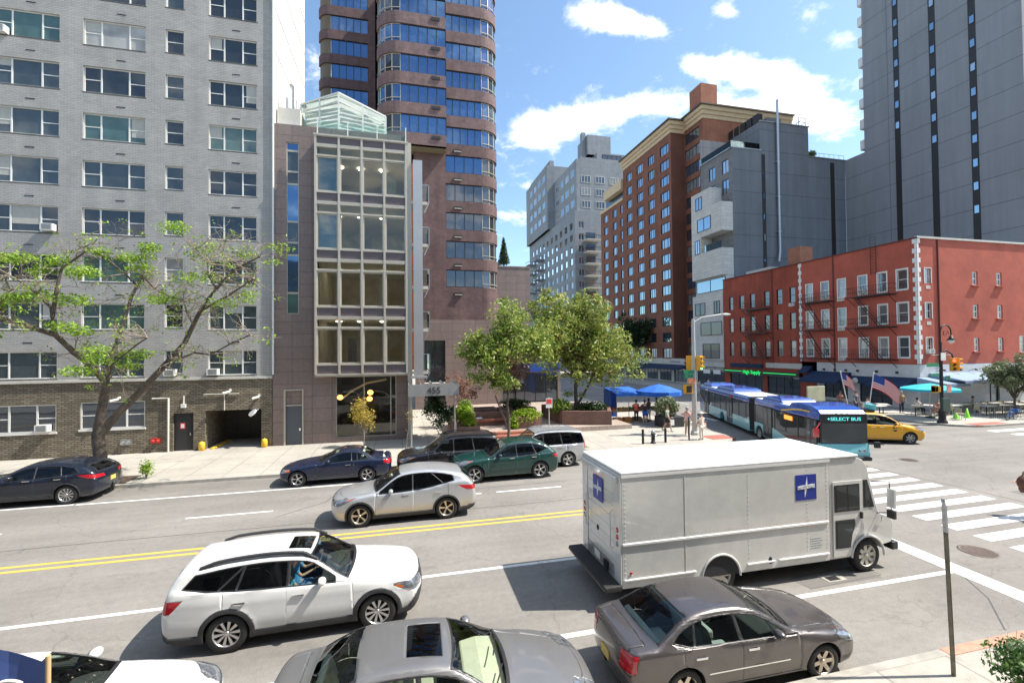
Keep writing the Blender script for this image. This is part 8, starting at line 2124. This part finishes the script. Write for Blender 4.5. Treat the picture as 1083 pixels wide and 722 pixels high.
def furniture():
    sy=mat('signal_yellow',(.72,.36,.02),.5); M['siglit0']=mat('red_signal',(.9,.02,.02),.4,emit=((1,.05,.03),5)); M['siglit1']=M['amber']; M['siglit2']=mat('green_signal',(.02,.6,.3),.4,emit=((.05,1,.5),3))
    gs=mat('street_sign_green',(.01,.22,.10),.5); gp=mat('galvanised_pole',(.48,.49,.48),.55,.4,var=(2,.1)); ps=mat('pale_post',(.45,.44,.40),.6)
    # ornate lamp post with signals, right corner
    x,y=37.2,24.17
    t=thing('street_lamp','ornate black crook lamp post carrying yellow signals on the far corner','street lamp',(x,y,.13))
    q=MB(); q.lathe([(.0,0),(.30,0),(.30,.12),(.22,.20),(.20,.75),(.26,.80),(.16,.95),(.11,1.1),(.10,4.6),(.14,4.65),(.14,4.8),(.08,4.9),(.075,5.6),(.11,5.65),(.06,5.75)],(x,y,.13),n=14); q.build('post',[M['blackmetal']],t,world=True)
    q=MB(); P=[]
    for k in range(13): a=PI-PI*k/12; P.append((x+.52+.52*math.cos(a),y,6.55+.52*math.sin(a)))
    q.tube([(x,y,5.6),(x,y,6.2)]+P+[(x+1.04,y,6.35)],.045,8); S=[(x+.5+.30*math.cos(a)*(1-a/9),y,6.45+.30*math.sin(a)*(1-a/9)) for a in np.linspace(0,7,20)]; q.tube(S,.022,6); q.build('crook_arm',[M['blackmetal']],t,world=True)
    q=MB(); q.lathe([(.03,.30),(.08,.28),(.14,.10),(.26,.0),(.24,-.03)],(x+1.04,y,6.02),n=14); q.build('lamp_hood',[M['blackmetal']],t,world=True)
    q=MB(); q.lathe([(.2,0),(.17,-.14),(.08,-.22),(0,-.24)],(x+1.04,y,6.0),n=14); q.build('lamp_globe',[mat('frosted_globe',(.7,.72,.7),.3)],t,world=True)
    q=MB(); q.bar((x-.9,y,4.95),(x+1.0,y,4.95),.05); q.bar((x-1.1,y,4.0),(x,y,4.0),.04); q.build('sign_arm',[gp],t,world=True)
    q=MB(); q.tube([(x,y,4.9),(x+.3,y-.1,5.3),(x+.75,y-.2,5.0),(x+.85,y-.2,4.75)],.05,8); q.build('signal_arm',[M['blackmetal']],t,world=True)
    signal_head(x+.62,y-.35,4.25,t,rad(-35),0); signal_head(x+1.2,y-.2,4.25,t,rad(35),0)
    for (u,z,w,h,tx_) in((-.95,4.25,1.1,.26,''),(-.75,3.55,.8,.2,''),(.45,3.3,.45,.32,'')):
        q=MB(); q.box(x+u-w/2,x+u+w/2,y-.12,y-.10,z-h/2,z+h/2); o=q.build('street_sign',[gs],t,world=True)
    q=MB(); q.box(x-.2,x+.25,y-.16,y-.13,4.55,5.1); q.build('white_sign',[B['whiteframe']],t,world=True)
    q=MB(); q.box(x-.85,x-.35,y-.2,y+.1,2.35,2.75); q.box(x-.85,x-.6,y-.2,y+.1,2.3,2.8); q.build('walk_signal',[sy],t,world=True,bevel=.02)
    q=MB(); q.box(x+.2,x+.65,y-.2,y-.17,2.3,2.8); q.build('walk_sign',[mat('faded_red_sign',(.65,.25,.22),.6)],t,world=True)
    q=MB(); q.box(x-.35,x+.35,y-.3,y-.1,1.0,1.9); q.build('control_box',[mat('dark_green_box',(.02,.05,.04),.5)],t,world=True,bevel=.02)
    # grey signal pole at the near corner of the plaza
    x,y=18.0,25.3
    t=thing('signal_pole','tall grey octagonal signal pole with a cobra head lamp at the plaza corner','signal pole',(x,y,.13))
    q=MB(); q.lathe([(0,0),(.26,0),(.26,.15),(.19,.25),(.16,.6),(.10,7.3),(0,7.32)],(x,y,.13),n=8,smooth=False); q.build('pole',[gp],t,world=True)
    q=MB(); q.tube([(x,y,7.2),(x+.6,y-.1,7.55),(x+2.0,y-.2,7.75)],.045,8); q.build('lamp_arm',[gp],t,world=True)
    q=MB(); q.ell((x+2.25,y-.2,7.74),(.38,.14,.08),14,6); q.build('lamp_head',[gp],t,world=True)
    signal_head(x+.3,y-.15,4.65,t,rad(25),2); signal_head(x-.1,y+.35,4.65,t,rad(140),0)
    q=MB(); q.box(x-.75,x-.25,y-.2,y+.05,2.75,3.3); q=q.build('walk_signal',[sy],t,world=True,bevel=.02)
    q=MB(); q.box(x-.68,x-.32,y-.22,y-.205,2.82,3.23); q.build('walk_screen',[M['black']],t,world=True)
    q=MB(); q.bar((x-.3,y,3.0),(x+.1,y,3.0),.05); q.build('bracket',[sy],t,world=True)
    q=MB(); q.box(x-.55,x-.05,y-.25,y-.2,3.38,3.7); q.build('orange_sign',[mat('orange_sign',(.65,.22,.10),.6)],t,world=True)
    for z,w in((4.1,.75),(3.85,.6)): q=MB(); q.box(x-.45-w/2,x-.45+w/2,y-.16,y-.14,z-.11,z+.11); q.build('street_sign',[gs],t,world=True)
    # second thin pole
    t=thing('sign_post','thin dark post standing on the corner pavement left of the people in cream','post',(16.6,23.9,.13)); q=MB(); q.tube([(16.6,23.9,.13),(16.6,23.9,1.5)],.045,8); q.build('post',[M['blackmetal']],t,world=True); q=MB(); q.tube([(16.6,23.9,1.5),(16.6,23.9,1.56)],.055,8); q.build('cap',[M['steel']],t,world=True)
    # no standing sign in front of the vine
    t=thing('parking_sign_post','pale post with a red and white parking sign in front of the vine','sign',(8.95,27.2,.13)); q=MB(); q.tube([(8.95,27.2,.13),(8.95,27.2,2.6)],.032,8); q.build('post',[ps],t,world=True)
    q=MB(); q.box(8.74,9.16,27.15,27.165,1.95,2.55,0); q.box(8.78,9.12,27.14,27.15,2.2,2.5,1); q.build('sign_plate',[B['whiteframe'],mat('sign_red',(.7,.05,.06),.5)],t,world=True)
    # foreground post at the right
    q=MB(); x,y=8.87,5.7
    t=thing('sign_post','tall leaning steel sign post with torn tape at its top by the near kerb','post',(x,y,.13))
    q.bar((x,y,.1),(x-.09,y,2.5),.055,.03,0); q.build('post',[mat('weathered_steel',(.20,.18,.13),.5,.5,var=(5,.5))],t,world=True)
    q=MB(); q.bar((x-.09,y,2.5),(x-.11,y,2.95),.06,.035); q.bar((x-.10,y,2.9),(x-.135,y,3.06),.045,.02); q.bar((x-.16,y,3.02),(x-.09,y,2.94),.03,.02); q.build('torn_tape',[mat('silver_tape',(.55,.55,.55),.35,.5,var=(9,.3))],t,world=True)
    # hydrant with guards
    t=thing('fire_hydrant','black and silver fire hydrant between two black posts behind the truck','hydrant',(14.1,23.7,.13)); q=MB(); q.lathe([(0,0),(.16,0),(.16,.06),(.11,.08),(.11,.5),(.14,.52),(.14,.56),(.10,.58)],(14.1,23.7,.13),n=14); q.build('barrel',[M['blackmetal']],t,world=True)
    q=MB(); q.lathe([(.12,0),(.11,.08),(.06,.15),(.03,.2),(0,.2)],(14.1,23.7,.71),n=14); q.build('bonnet',[M['steel']],t,world=True)
    for s in(-1,1): q=MB(); q.tube([(14.1,23.7,.55),(14.1+s*.2,23.7,.55)],.05,10); q.build('outlet',[M['steel']],t,world=True)
    for x in(13.45,14.9): t=thing('bollard','black guard post to the %s of the fire hydrant'%('left' if x<14 else 'right'),'bollard',(x,23.7,.13),group='hydrant guards'); q=MB(); q.tube([(x,23.7,.13),(x,23.7,.95)],.07,10); q.build('post',[M['blackmetal']],t,world=True)
    # stalls and umbrellas
    bl=mat('royal_blue_canvas',(.015,.12,.52),.75,var=(2,.2))
    t=thing('fruit_stall','fruit stall with a flat royal blue awning beside the big planter','stall',(17,31.5,.13))
    q=MB(); q.add([(15.3,30.7,2.3),(17.5,30.4,2.3),(17.5,32.9,2.6),(15.3,32.9,2.6)],[(0,1,2,3)],0); q.add([(15.3,30.7,2.1),(17.5,30.4,2.1),(17.5,30.4,2.3),(15.3,30.7,2.3)],[(0,1,2,3)],0); q.build('awning',[bl],t,world=True)
    q=MB(); q.box(15.3,16.4,32.8,32.85,.3,2.5); q.box(15.3,15.34,31.6,32.8,.3,2.4); q.build('side_curtain',[bl],t,world=True)
    for px,py in((15.36,30.75),(17.45,30.45),(15.36,32.7),(17.45,32.85)): q=MB(); q.tube([(px,py,.13),(px,py,2.6)],.03,8); q.build('leg',[M['steel']],t,world=True)
    q=MB(); q.box(15.2,19.2,31.35,32.3,.85,.92); q.build('counter',[mat('plywood',(.38,.25,.12),.8,var=(3,.2))],t,world=True)
    R=np.random.RandomState(9); cols=[(.7,.12,.05),(.75,.35,.03),(.55,.55,.08),(.12,.3,.05),(.35,.05,.12)]
    words=['red apples','oranges','yellow bananas','green limes','plums','red tomatoes','mangoes','lemons']
    for k in range(8):
        x=15.35+k*.47; y=31.38; c=cols[k%5]
        t=thing('fruit_crate','%s fruit crate of %s on the stall counter'%(['first','second','third','fourth','fifth','sixth','seventh','last'][k],words[k]),'crate',(x,y,.92),group='fruit crates on the stall')
        q=MB(); q.box(0,.42,0,.6,0,.14); q.build('box',[bpy.data.materials['plywood']],t)
        q=MB(); 
        for i in range(26): q.ell((.04+R.rand()*.34,.04+R.rand()*.52,.16+R.rand()*.05),(.045,.045,.045),8,5)
        q.build('fruit',[mat('fruit_%d'%k,c,.4)],t)['kind']='stuff'
    for k in range(3):
        x=15.3+k*.8; t=thing('wooden_crate',['orange wooden crate at the left foot of the fruit stall','orange wooden crate in the middle under the fruit stall counter','pale wooden crate at the right under the fruit stall counter'][k],'crate',(x,30.95,.13),group='crates under the stall'); q=MB()
        q.box(0,.6,0,.4,0,.35); 
        for z in(.02,.13,.24): q.box(-.01,.61,-.012,-.002,z,z+.08)
        q.build('box',[mat('orange_crate',(.55,.22,.06),.8,var=(5,.2)) if k<2 else bpy.data.materials['plywood']],t)
    umbrella('big royal blue market umbrella shading the fruit stall',18.6,30.4,1.65,2.95,2.45,bl,10,name='market_umbrella',valance=.3)
    tq=mat('turquoise_canvas',(.02,.42,.52),.75,var=(2,.1))
    umbrella('turquoise cafe umbrella on the far corner in front of the white brick wall',39.1,26.2,1.85,2.75,2.35,tq,8)
    flag('large american flag on an angled white pole at the restaurant terrace',(33.9,26.9,.13),(34.35,26.7,3.6),rad(-18),1.9,1.05,0.)
    flag('smaller american flag hanging folded left of the large flag',(32.6,27.1,.13),(31.6,27.0,3.75),rad(-25),.75,.95,2.)
    # terrace
    c0=chair(40.1,24.9,0,'pale rattan chair at the front row of the terrace beside the cones'); t0=table(42.4,26.9,'pale table in the terrace row nearest the cones')
    R=np.random.RandomState(4); rows=[(27.2,'back'),(25.9,'middle')]
    n=0; w=['second','third','fourth','fifth','sixth','seventh','eighth','ninth','tenth']
    for ry,rn in rows:
        for k in range(6):
            x=43.9+k*1.75+ (0 if rn=='back' else .6)
            table(x,ry,'%s pale table from the left in the %s terrace row'%((['first']+w)[k],rn),t0)
            for s in(-1,1): chair(x+s*.85,ry+R.uniform(-.1,.1),(0 if s<0 else PI)+R.uniform(-.3,.3),'rattan chair at the %s side of the %s table in the %s terrace row'%('left' if s<0 else 'right',(['first']+w)[k],rn),c0)
    for k,(x,y) in enumerate(((36.9,28.3),(39.2,27.3),(40.9,27.4),(38.2,29.0))):
        table(x,y,['small table left of the tan shirted person','small table left of the turquoise umbrella','small table right of the turquoise umbrella','small table behind the turquoise umbrella by the wall'][k],t0,.3*k)
    for k,(x,y,r) in enumerate(((40.2,27.9,-.35),(40.4,26.5,3.),(41.4,26.6,2.6),(36.8,29.2,-1.57),(45.4,27.3,-1.05))):
        chair(x-.05*math.cos(r),y-.05*math.sin(r),r,['rattan chair under the seated person in the white tee','rattan chair under the person in the pink and white top','rattan chair under the person in the white blouse','rattan chair under the seated person in pale blue','rattan chair under the diner in grey'][k],c0)
    # menu board, planters, cones
    b=MB(); b.box(30.9,32.6,29.2,29.3,1.3,2.5); tag(b.build('menu_board',[mat('pale_olive_board',(.42,.42,.28),.7,var=(2,.2))],bevel=.03),'pale olive menu board standing under the navy awning','board')
    cm=mat('lime_cone',(.25,.75,.02),.5)
    for k,x in enumerate((40.45,41.6)):
        t=thing('traffic_cone','lime green traffic cone, the %s of the two on the far corner'%('left' if k==0 else 'right'),'traffic cone',(x,25.4,.13),group='lime cones'); q=MB(); q.lathe([(.17,.03),(.03,.72),(0,.72)],(0,0,0),n=14); q.build('cone',[cm],t); q=MB(); q.box(-.22,.22,-.22,.22,0,.03); q.build('base',[cm],t)
        q=MB(); q.lathe([(.126,.25),(.095,.38)],(0,0,0.),n=14); 
    # bikes at the right edge
    bm_=mat('bike_blue',(.03,.12,.38),.4)
    for k,(x,y) in enumerate(((43.2,23.7),(45.0,23.6))):
        t=thing('bicycle',['blue bicycle parked left of the two at the terrace kerb','blue bicycle parked right of the two at the terrace kerb'][k],'bicycle',(x,y,.13),rad(8),group='bicycles at the terrace kerb')
        for sx in(-.52,.52):
            q=MB(); q.tube([(sx+.33*math.cos(a),0,.34+.33*math.sin(a)) for a in np.linspace(0,2*PI,22)],.018,6); w_=q.build('wheel',[M['tyre']],t)
            q=MB(); 
            for j in range(8): a=2*PI*j/8; q.bar((sx,0,.34),(sx+.31*math.cos(a),0,.34+.31*math.sin(a)),.004)
            q.build('spokes',[M['steel']],w_)
        q=MB(); 
        for a,b_ in(((-.52,0,.34),(-.05,0,.30)),((-.05,0,.30),(-.18,0,.82)),((-.18,0,.78),(.36,0,.80)),((-.05,0,.30),(.38,0,.74)),((.36,0,.82),(.52,0,.34)),((-.52,0,.34),(-.18,0,.75))): q.bar(a,b_,.03)
        q.build('frame',[bm_],t); q=MB(); q.box(-.30,-.06,-.05,.05,.83,.88); q.build('saddle',[M['black']],t); q=MB(); q.bar((.34,-.26,.98),(.34,.26,.98),.025); q.bar((.36,0,.8),(.34,0,.98),.025); q.build('handlebar',[M['black']],t)
        q=MB(); q.box(.50,.80,-.17,.17,.55,.78); q.build('basket',[bm_],t)
    # terrace fence
    for k in range(5):
        x=42.6+k*1.5; t=thing('terrace_rail','%s low black rail section from the left along the terrace kerb'%(['first']+w)[k],'rail',(x,24.6,.13),group='terrace rails'); q=MB(); q.bar((0,0,.8),(1.35,0,.8),.04); q.bar((0,0,.2),(1.35,0,.2),.03)
        for j in range(8): q.bar((.02+j*.19,0,0.02),(.02+j*.19,0,.8),.02)
        q.build('rail',[M['blackmetal']],t)
    # a litter bin and the blue banner close to the camera at the left
    t=thing('banner','deep blue banner with a white curl hanging from a wooden staff at the bottom left','banner',(-1.9,3.,2.6))
    q=MB(); q.tube([(-1.86,3.,2.2),(-1.86,3.,3.98)],.012,8); q.build('staff',[mat('pale_wood_staff',(.55,.38,.2),.6)],t,world=True)
    q=MB(); nx=14;nz=12
    def P(i,j): u=i/nx;v=j/nz; return (-1.88-u*.9,3.02+.04*math.sin(u*6+v*2),3.93-v*.8+u*.33)
    for i in range(nx):
        for j in range(nz): q.add([P(i,j),P(i,j+1),P(i+1,j+1),P(i+1,j)],[(0,1,2,3)],0,True)
    q.build('cloth',[mat('banner_blue',(.08,.14,.40),.7)],t,world=True)
    q=MB(); q.tube([(-2.02+.07*math.cos(a)*(1+.25*math.sin(2*a)),2.96,3.84+.06*math.sin(a)) for a in np.linspace(.6,5.4,20)],.008,6); q.build('white_curl',[B['whiteframe']],t,world=True)
def camera_side():
    """the row of buildings behind the camera, seen only in reflections"""
    t=thing('brick_house','grey brick house row on the camera side of the street','building',(0,-6,0))
    w=MB(); F=Face(0,-3.,PI)
    hs=[(-60+6*i,-60+6*i+1.6,1.2+3.2*k,3.0+3.2*k) for i in range(20) for k in range(4)]
    holes_wall(w,F,-62,62,0,17,hs,.2); box_shell(w,-62,62,-14,-3.0,0,17,0,'n'); w.build('wall',[B['greybrick']],t,world=True)
    for h in hs: window(t,F,*h,-.1,B['whiteframe'],B['winDark'],(1,),((.5,),),.06)
SUN=4.7; SKYS=.13; EXPO=.80; CLOUD_B=8.2; SKY_TINT=(1.08,1.17,1.16,1)
CLOUDS=[(.42,.905,.07,.03,1.0),(.53,.90,.07,.028,1.0),(.47,.92,.05,.03,.7),(.39,1.30,.08,.07,1.1),(.48,1.25,.09,.07,1.15),(.58,1.18,.08,.06,1.1),(.68,1.11,.08,.05,1.0),(.43,1.37,.12,.05,.8),
 (.71,.96,.06,.035,.9),(.82,.95,.08,.045,1.1),(.93,.93,.08,.045,1.1),(1.03,.98,.09,.05,1.1),(1.16,1.02,.10,.07,1.0),(.84,1.05,.10,.045,.9),(.98,1.05,.10,.05,.9),(.69,.82,.03,.015,.7),(.98,.80,.04,.035,.9),(.42,1.62,.07,.06,.55),(.44,1.85,.10,.08,.7),(.17,1.05,.04,.03,.5),(-.22,1.25,.06,.1,.5)]
# ------------------------------------------------------------------ camera, sun and sky
def camera():
    yaw,pitch,roll=rad(13.65),rad(1.0585),rad(-.56)
    f=Vector((math.sin(yaw)*math.cos(pitch),math.cos(yaw)*math.cos(pitch),math.sin(pitch)))
    r=Vector((math.cos(yaw),-math.sin(yaw),0)); u=r.cross(f)
    r2=r*math.cos(roll)+u*math.sin(roll); u2=-r*math.sin(roll)+u*math.cos(roll)
    cd=bpy.data.cameras.new('camera'); c=bpy.data.objects.new('camera',cd); COL.objects.link(c)
    c.matrix_world=Matrix(((r2.x,u2.x,-f.x,0),(r2.y,u2.y,-f.y,0),(r2.z,u2.z,-f.z,5.6),(0,0,0,1)))
    cd.sensor_width=36; cd.lens=36*480/1083; cd.clip_end=5000; cd.clip_start=.1
    scene.camera=c
def light():
    sd=Vector((.72,-.17,1.0)).normalized()
    l=bpy.data.lights.new('sun','SUN'); l.energy=SUN; l.angle=rad(.53); l.color=(1,.945,.85)
    o=bpy.data.objects.new('sun',l); COL.objects.link(o)
    o.rotation_euler=(-sd).to_track_quat('-Z','Y').to_euler()
    w=bpy.data.worlds.new('World'); scene.world=w; w.use_nodes=True; nt=w.node_tree; N=nt.nodes; L=nt.links
    bg=N['Background']; sky=N.new('ShaderNodeTexSky'); sky.sky_type='NISHITA'; sky.sun_disc=False
    sky.sun_elevation=math.asin(sd.z); sky.sun_rotation=math.atan2(sd.x,sd.y); sky.air_density=1.; sky.dust_density=.8; sky.ozone_density=1.5
    tc=N.new('ShaderNodeTexCoord'); sp=N.new('ShaderNodeSeparateXYZ'); L.new(tc.outputs['Generated'],sp.inputs[0])
    # clouds lie on a high flat layer: project the direction on it
    mz=N.new('ShaderNodeMath'); mz.operation='MAXIMUM'; mz.inputs[1].default_value=.02; L.new(sp.outputs['Z'],mz.inputs[0])
    az=N.new('ShaderNodeMath'); az.operation='ADD'; az.inputs[1].default_value=.22; L.new(mz.outputs[0],az.inputs[0])
    dx=N.new('ShaderNodeMath'); dx.operation='DIVIDE'; L.new(sp.outputs['X'],dx.inputs[0]); L.new(az.outputs[0],dx.inputs[1])
    dy=N.new('ShaderNodeMath'); dy.operation='DIVIDE'; L.new(sp.outputs['Y'],dy.inputs[0]); L.new(az.outputs[0],dy.inputs[1])
    cb=N.new('ShaderNodeCombineXYZ'); L.new(dx.outputs[0],cb.inputs[0]); L.new(dy.outputs[0],cb.inputs[1])
    def math_(op,x,y=None,z=None):
        m=N.new('ShaderNodeMath'); m.operation=op
        for i,v in enumerate((x,y,z)):
            if v is None: continue
            if isinstance(v,(int,float)): m.inputs[i].default_value=v
            else: L.new(v,m.inputs[i])
        return m.outputs[0]
    mp=N.new('ShaderNodeMapping'); L.new(cb.outputs[0],mp.inputs['Vector'])
    n=N.new('ShaderNodeTexNoise'); n.inputs['Scale'].default_value=8.5; n.inputs['Detail'].default_value=9; n.inputs['Roughness'].default_value=.67; n.inputs['Distortion'].default_value=.25
    L.new(mp.outputs[0],n.inputs['Vector'])
    acc=0.
    for cx,cy,rx,ry,wt in CLOUDS:
        ex=math_('MULTIPLY',math_('SUBTRACT',dx.outputs[0],cx),1/rx); ey=math_('MULTIPLY',math_('SUBTRACT',dy.outputs[0],cy),1/ry)
        d2=math_('ADD',math_('MULTIPLY',ex,ex),math_('MULTIPLY',ey,ey)); acc=math_('ADD',math_('MULTIPLY',math_('EXPONENT',math_('MULTIPLY',d2,-1.)),wt),acc)
    n3=N.new('ShaderNodeTexNoise'); n3.inputs['Scale'].default_value=2.1; n3.inputs['Detail'].default_value=5; L.new(mp.outputs[0],n3.inputs['Vector'])
    behind=N.new('ShaderNodeMapRange'); behind.inputs['From Min'].default_value=.7; behind.inputs['From Max'].default_value=.3; L.new(dy.outputs[0],behind.inputs['Value'])
    acc=math_('ADD',acc,math_('MULTIPLY',math_('MULTIPLY',math_('SUBTRACT',n3.outputs['Fac'],.42),4.),behind.outputs[0]))
    val=math_('ADD',math_('MINIMUM',acc,1.1),math_('MULTIPLY',math_('SUBTRACT',n.outputs['Fac'],.5),3.0))
    r=N.new('ShaderNodeMapRange'); r.interpolation_type='SMOOTHSTEP'; r.inputs['From Min'].default_value=.22; r.inputs['From Max'].default_value=1.15; L.new(val,r.inputs['Value'])
    # body of the cloud: a little grey where thick
    n2=N.new('ShaderNodeTexNoise'); n2.inputs['Scale'].default_value=7.; n2.inputs['Detail'].default_value=6; L.new(mp.outputs[0],n2.inputs['Vector'])
    cc=N.new('ShaderNodeValToRGB'); cc.color_ramp.elements[0].position=.35; cc.color_ramp.elements[1].position=.65
    cc.color_ramp.elements[0].color=(CLOUD_B*.80,CLOUD_B*.84,CLOUD_B*.90,1); cc.color_ramp.elements[1].color=(CLOUD_B,CLOUD_B,CLOUD_B,1); L.new(n2.outputs['Fac'],cc.inputs['Fac'])
    sc=N.new('ShaderNodeMix'); sc.data_type='RGBA'; sc.blend_type='MULTIPLY'; sc.inputs['Factor'].default_value=1; L.new(sky.outputs[0],sc.inputs['A']); sc.inputs['B'].default_value=SKY_TINT
    mx=N.new('ShaderNodeMix'); mx.data_type='RGBA'; L.new(r.outputs[0],mx.inputs['Factor']); L.new(sc.outputs['Result'],mx.inputs['A']); L.new(cc.outputs['Color'],mx.inputs['B'])
    L.new(mx.outputs['Result'],bg.inputs['Color']); bg.inputs['Strength'].default_value=SKYS
    v=scene.view_settings; v.view_transform='Standard'; v.look='None'; v.gamma=1; v.exposure=EXPO; v.use_curve_mapping=False
import time as _t; _t0=_t.time()
ground(); plaza(); truck(); bus()
apartment(); glass_building(); curved_tower(); brown_building(); grey_deco(); grey_flank(); grey_tower(); red_building()
print('buildings',_t.time()-_t0)
all_cars(); taxi_extras(); print('cars',_t.time()-_t0)
vegetation(); print('veg',_t.time()-_t0)
people(); furniture(); camera_side(); print('all',_t.time()-_t0)
camera(); light()
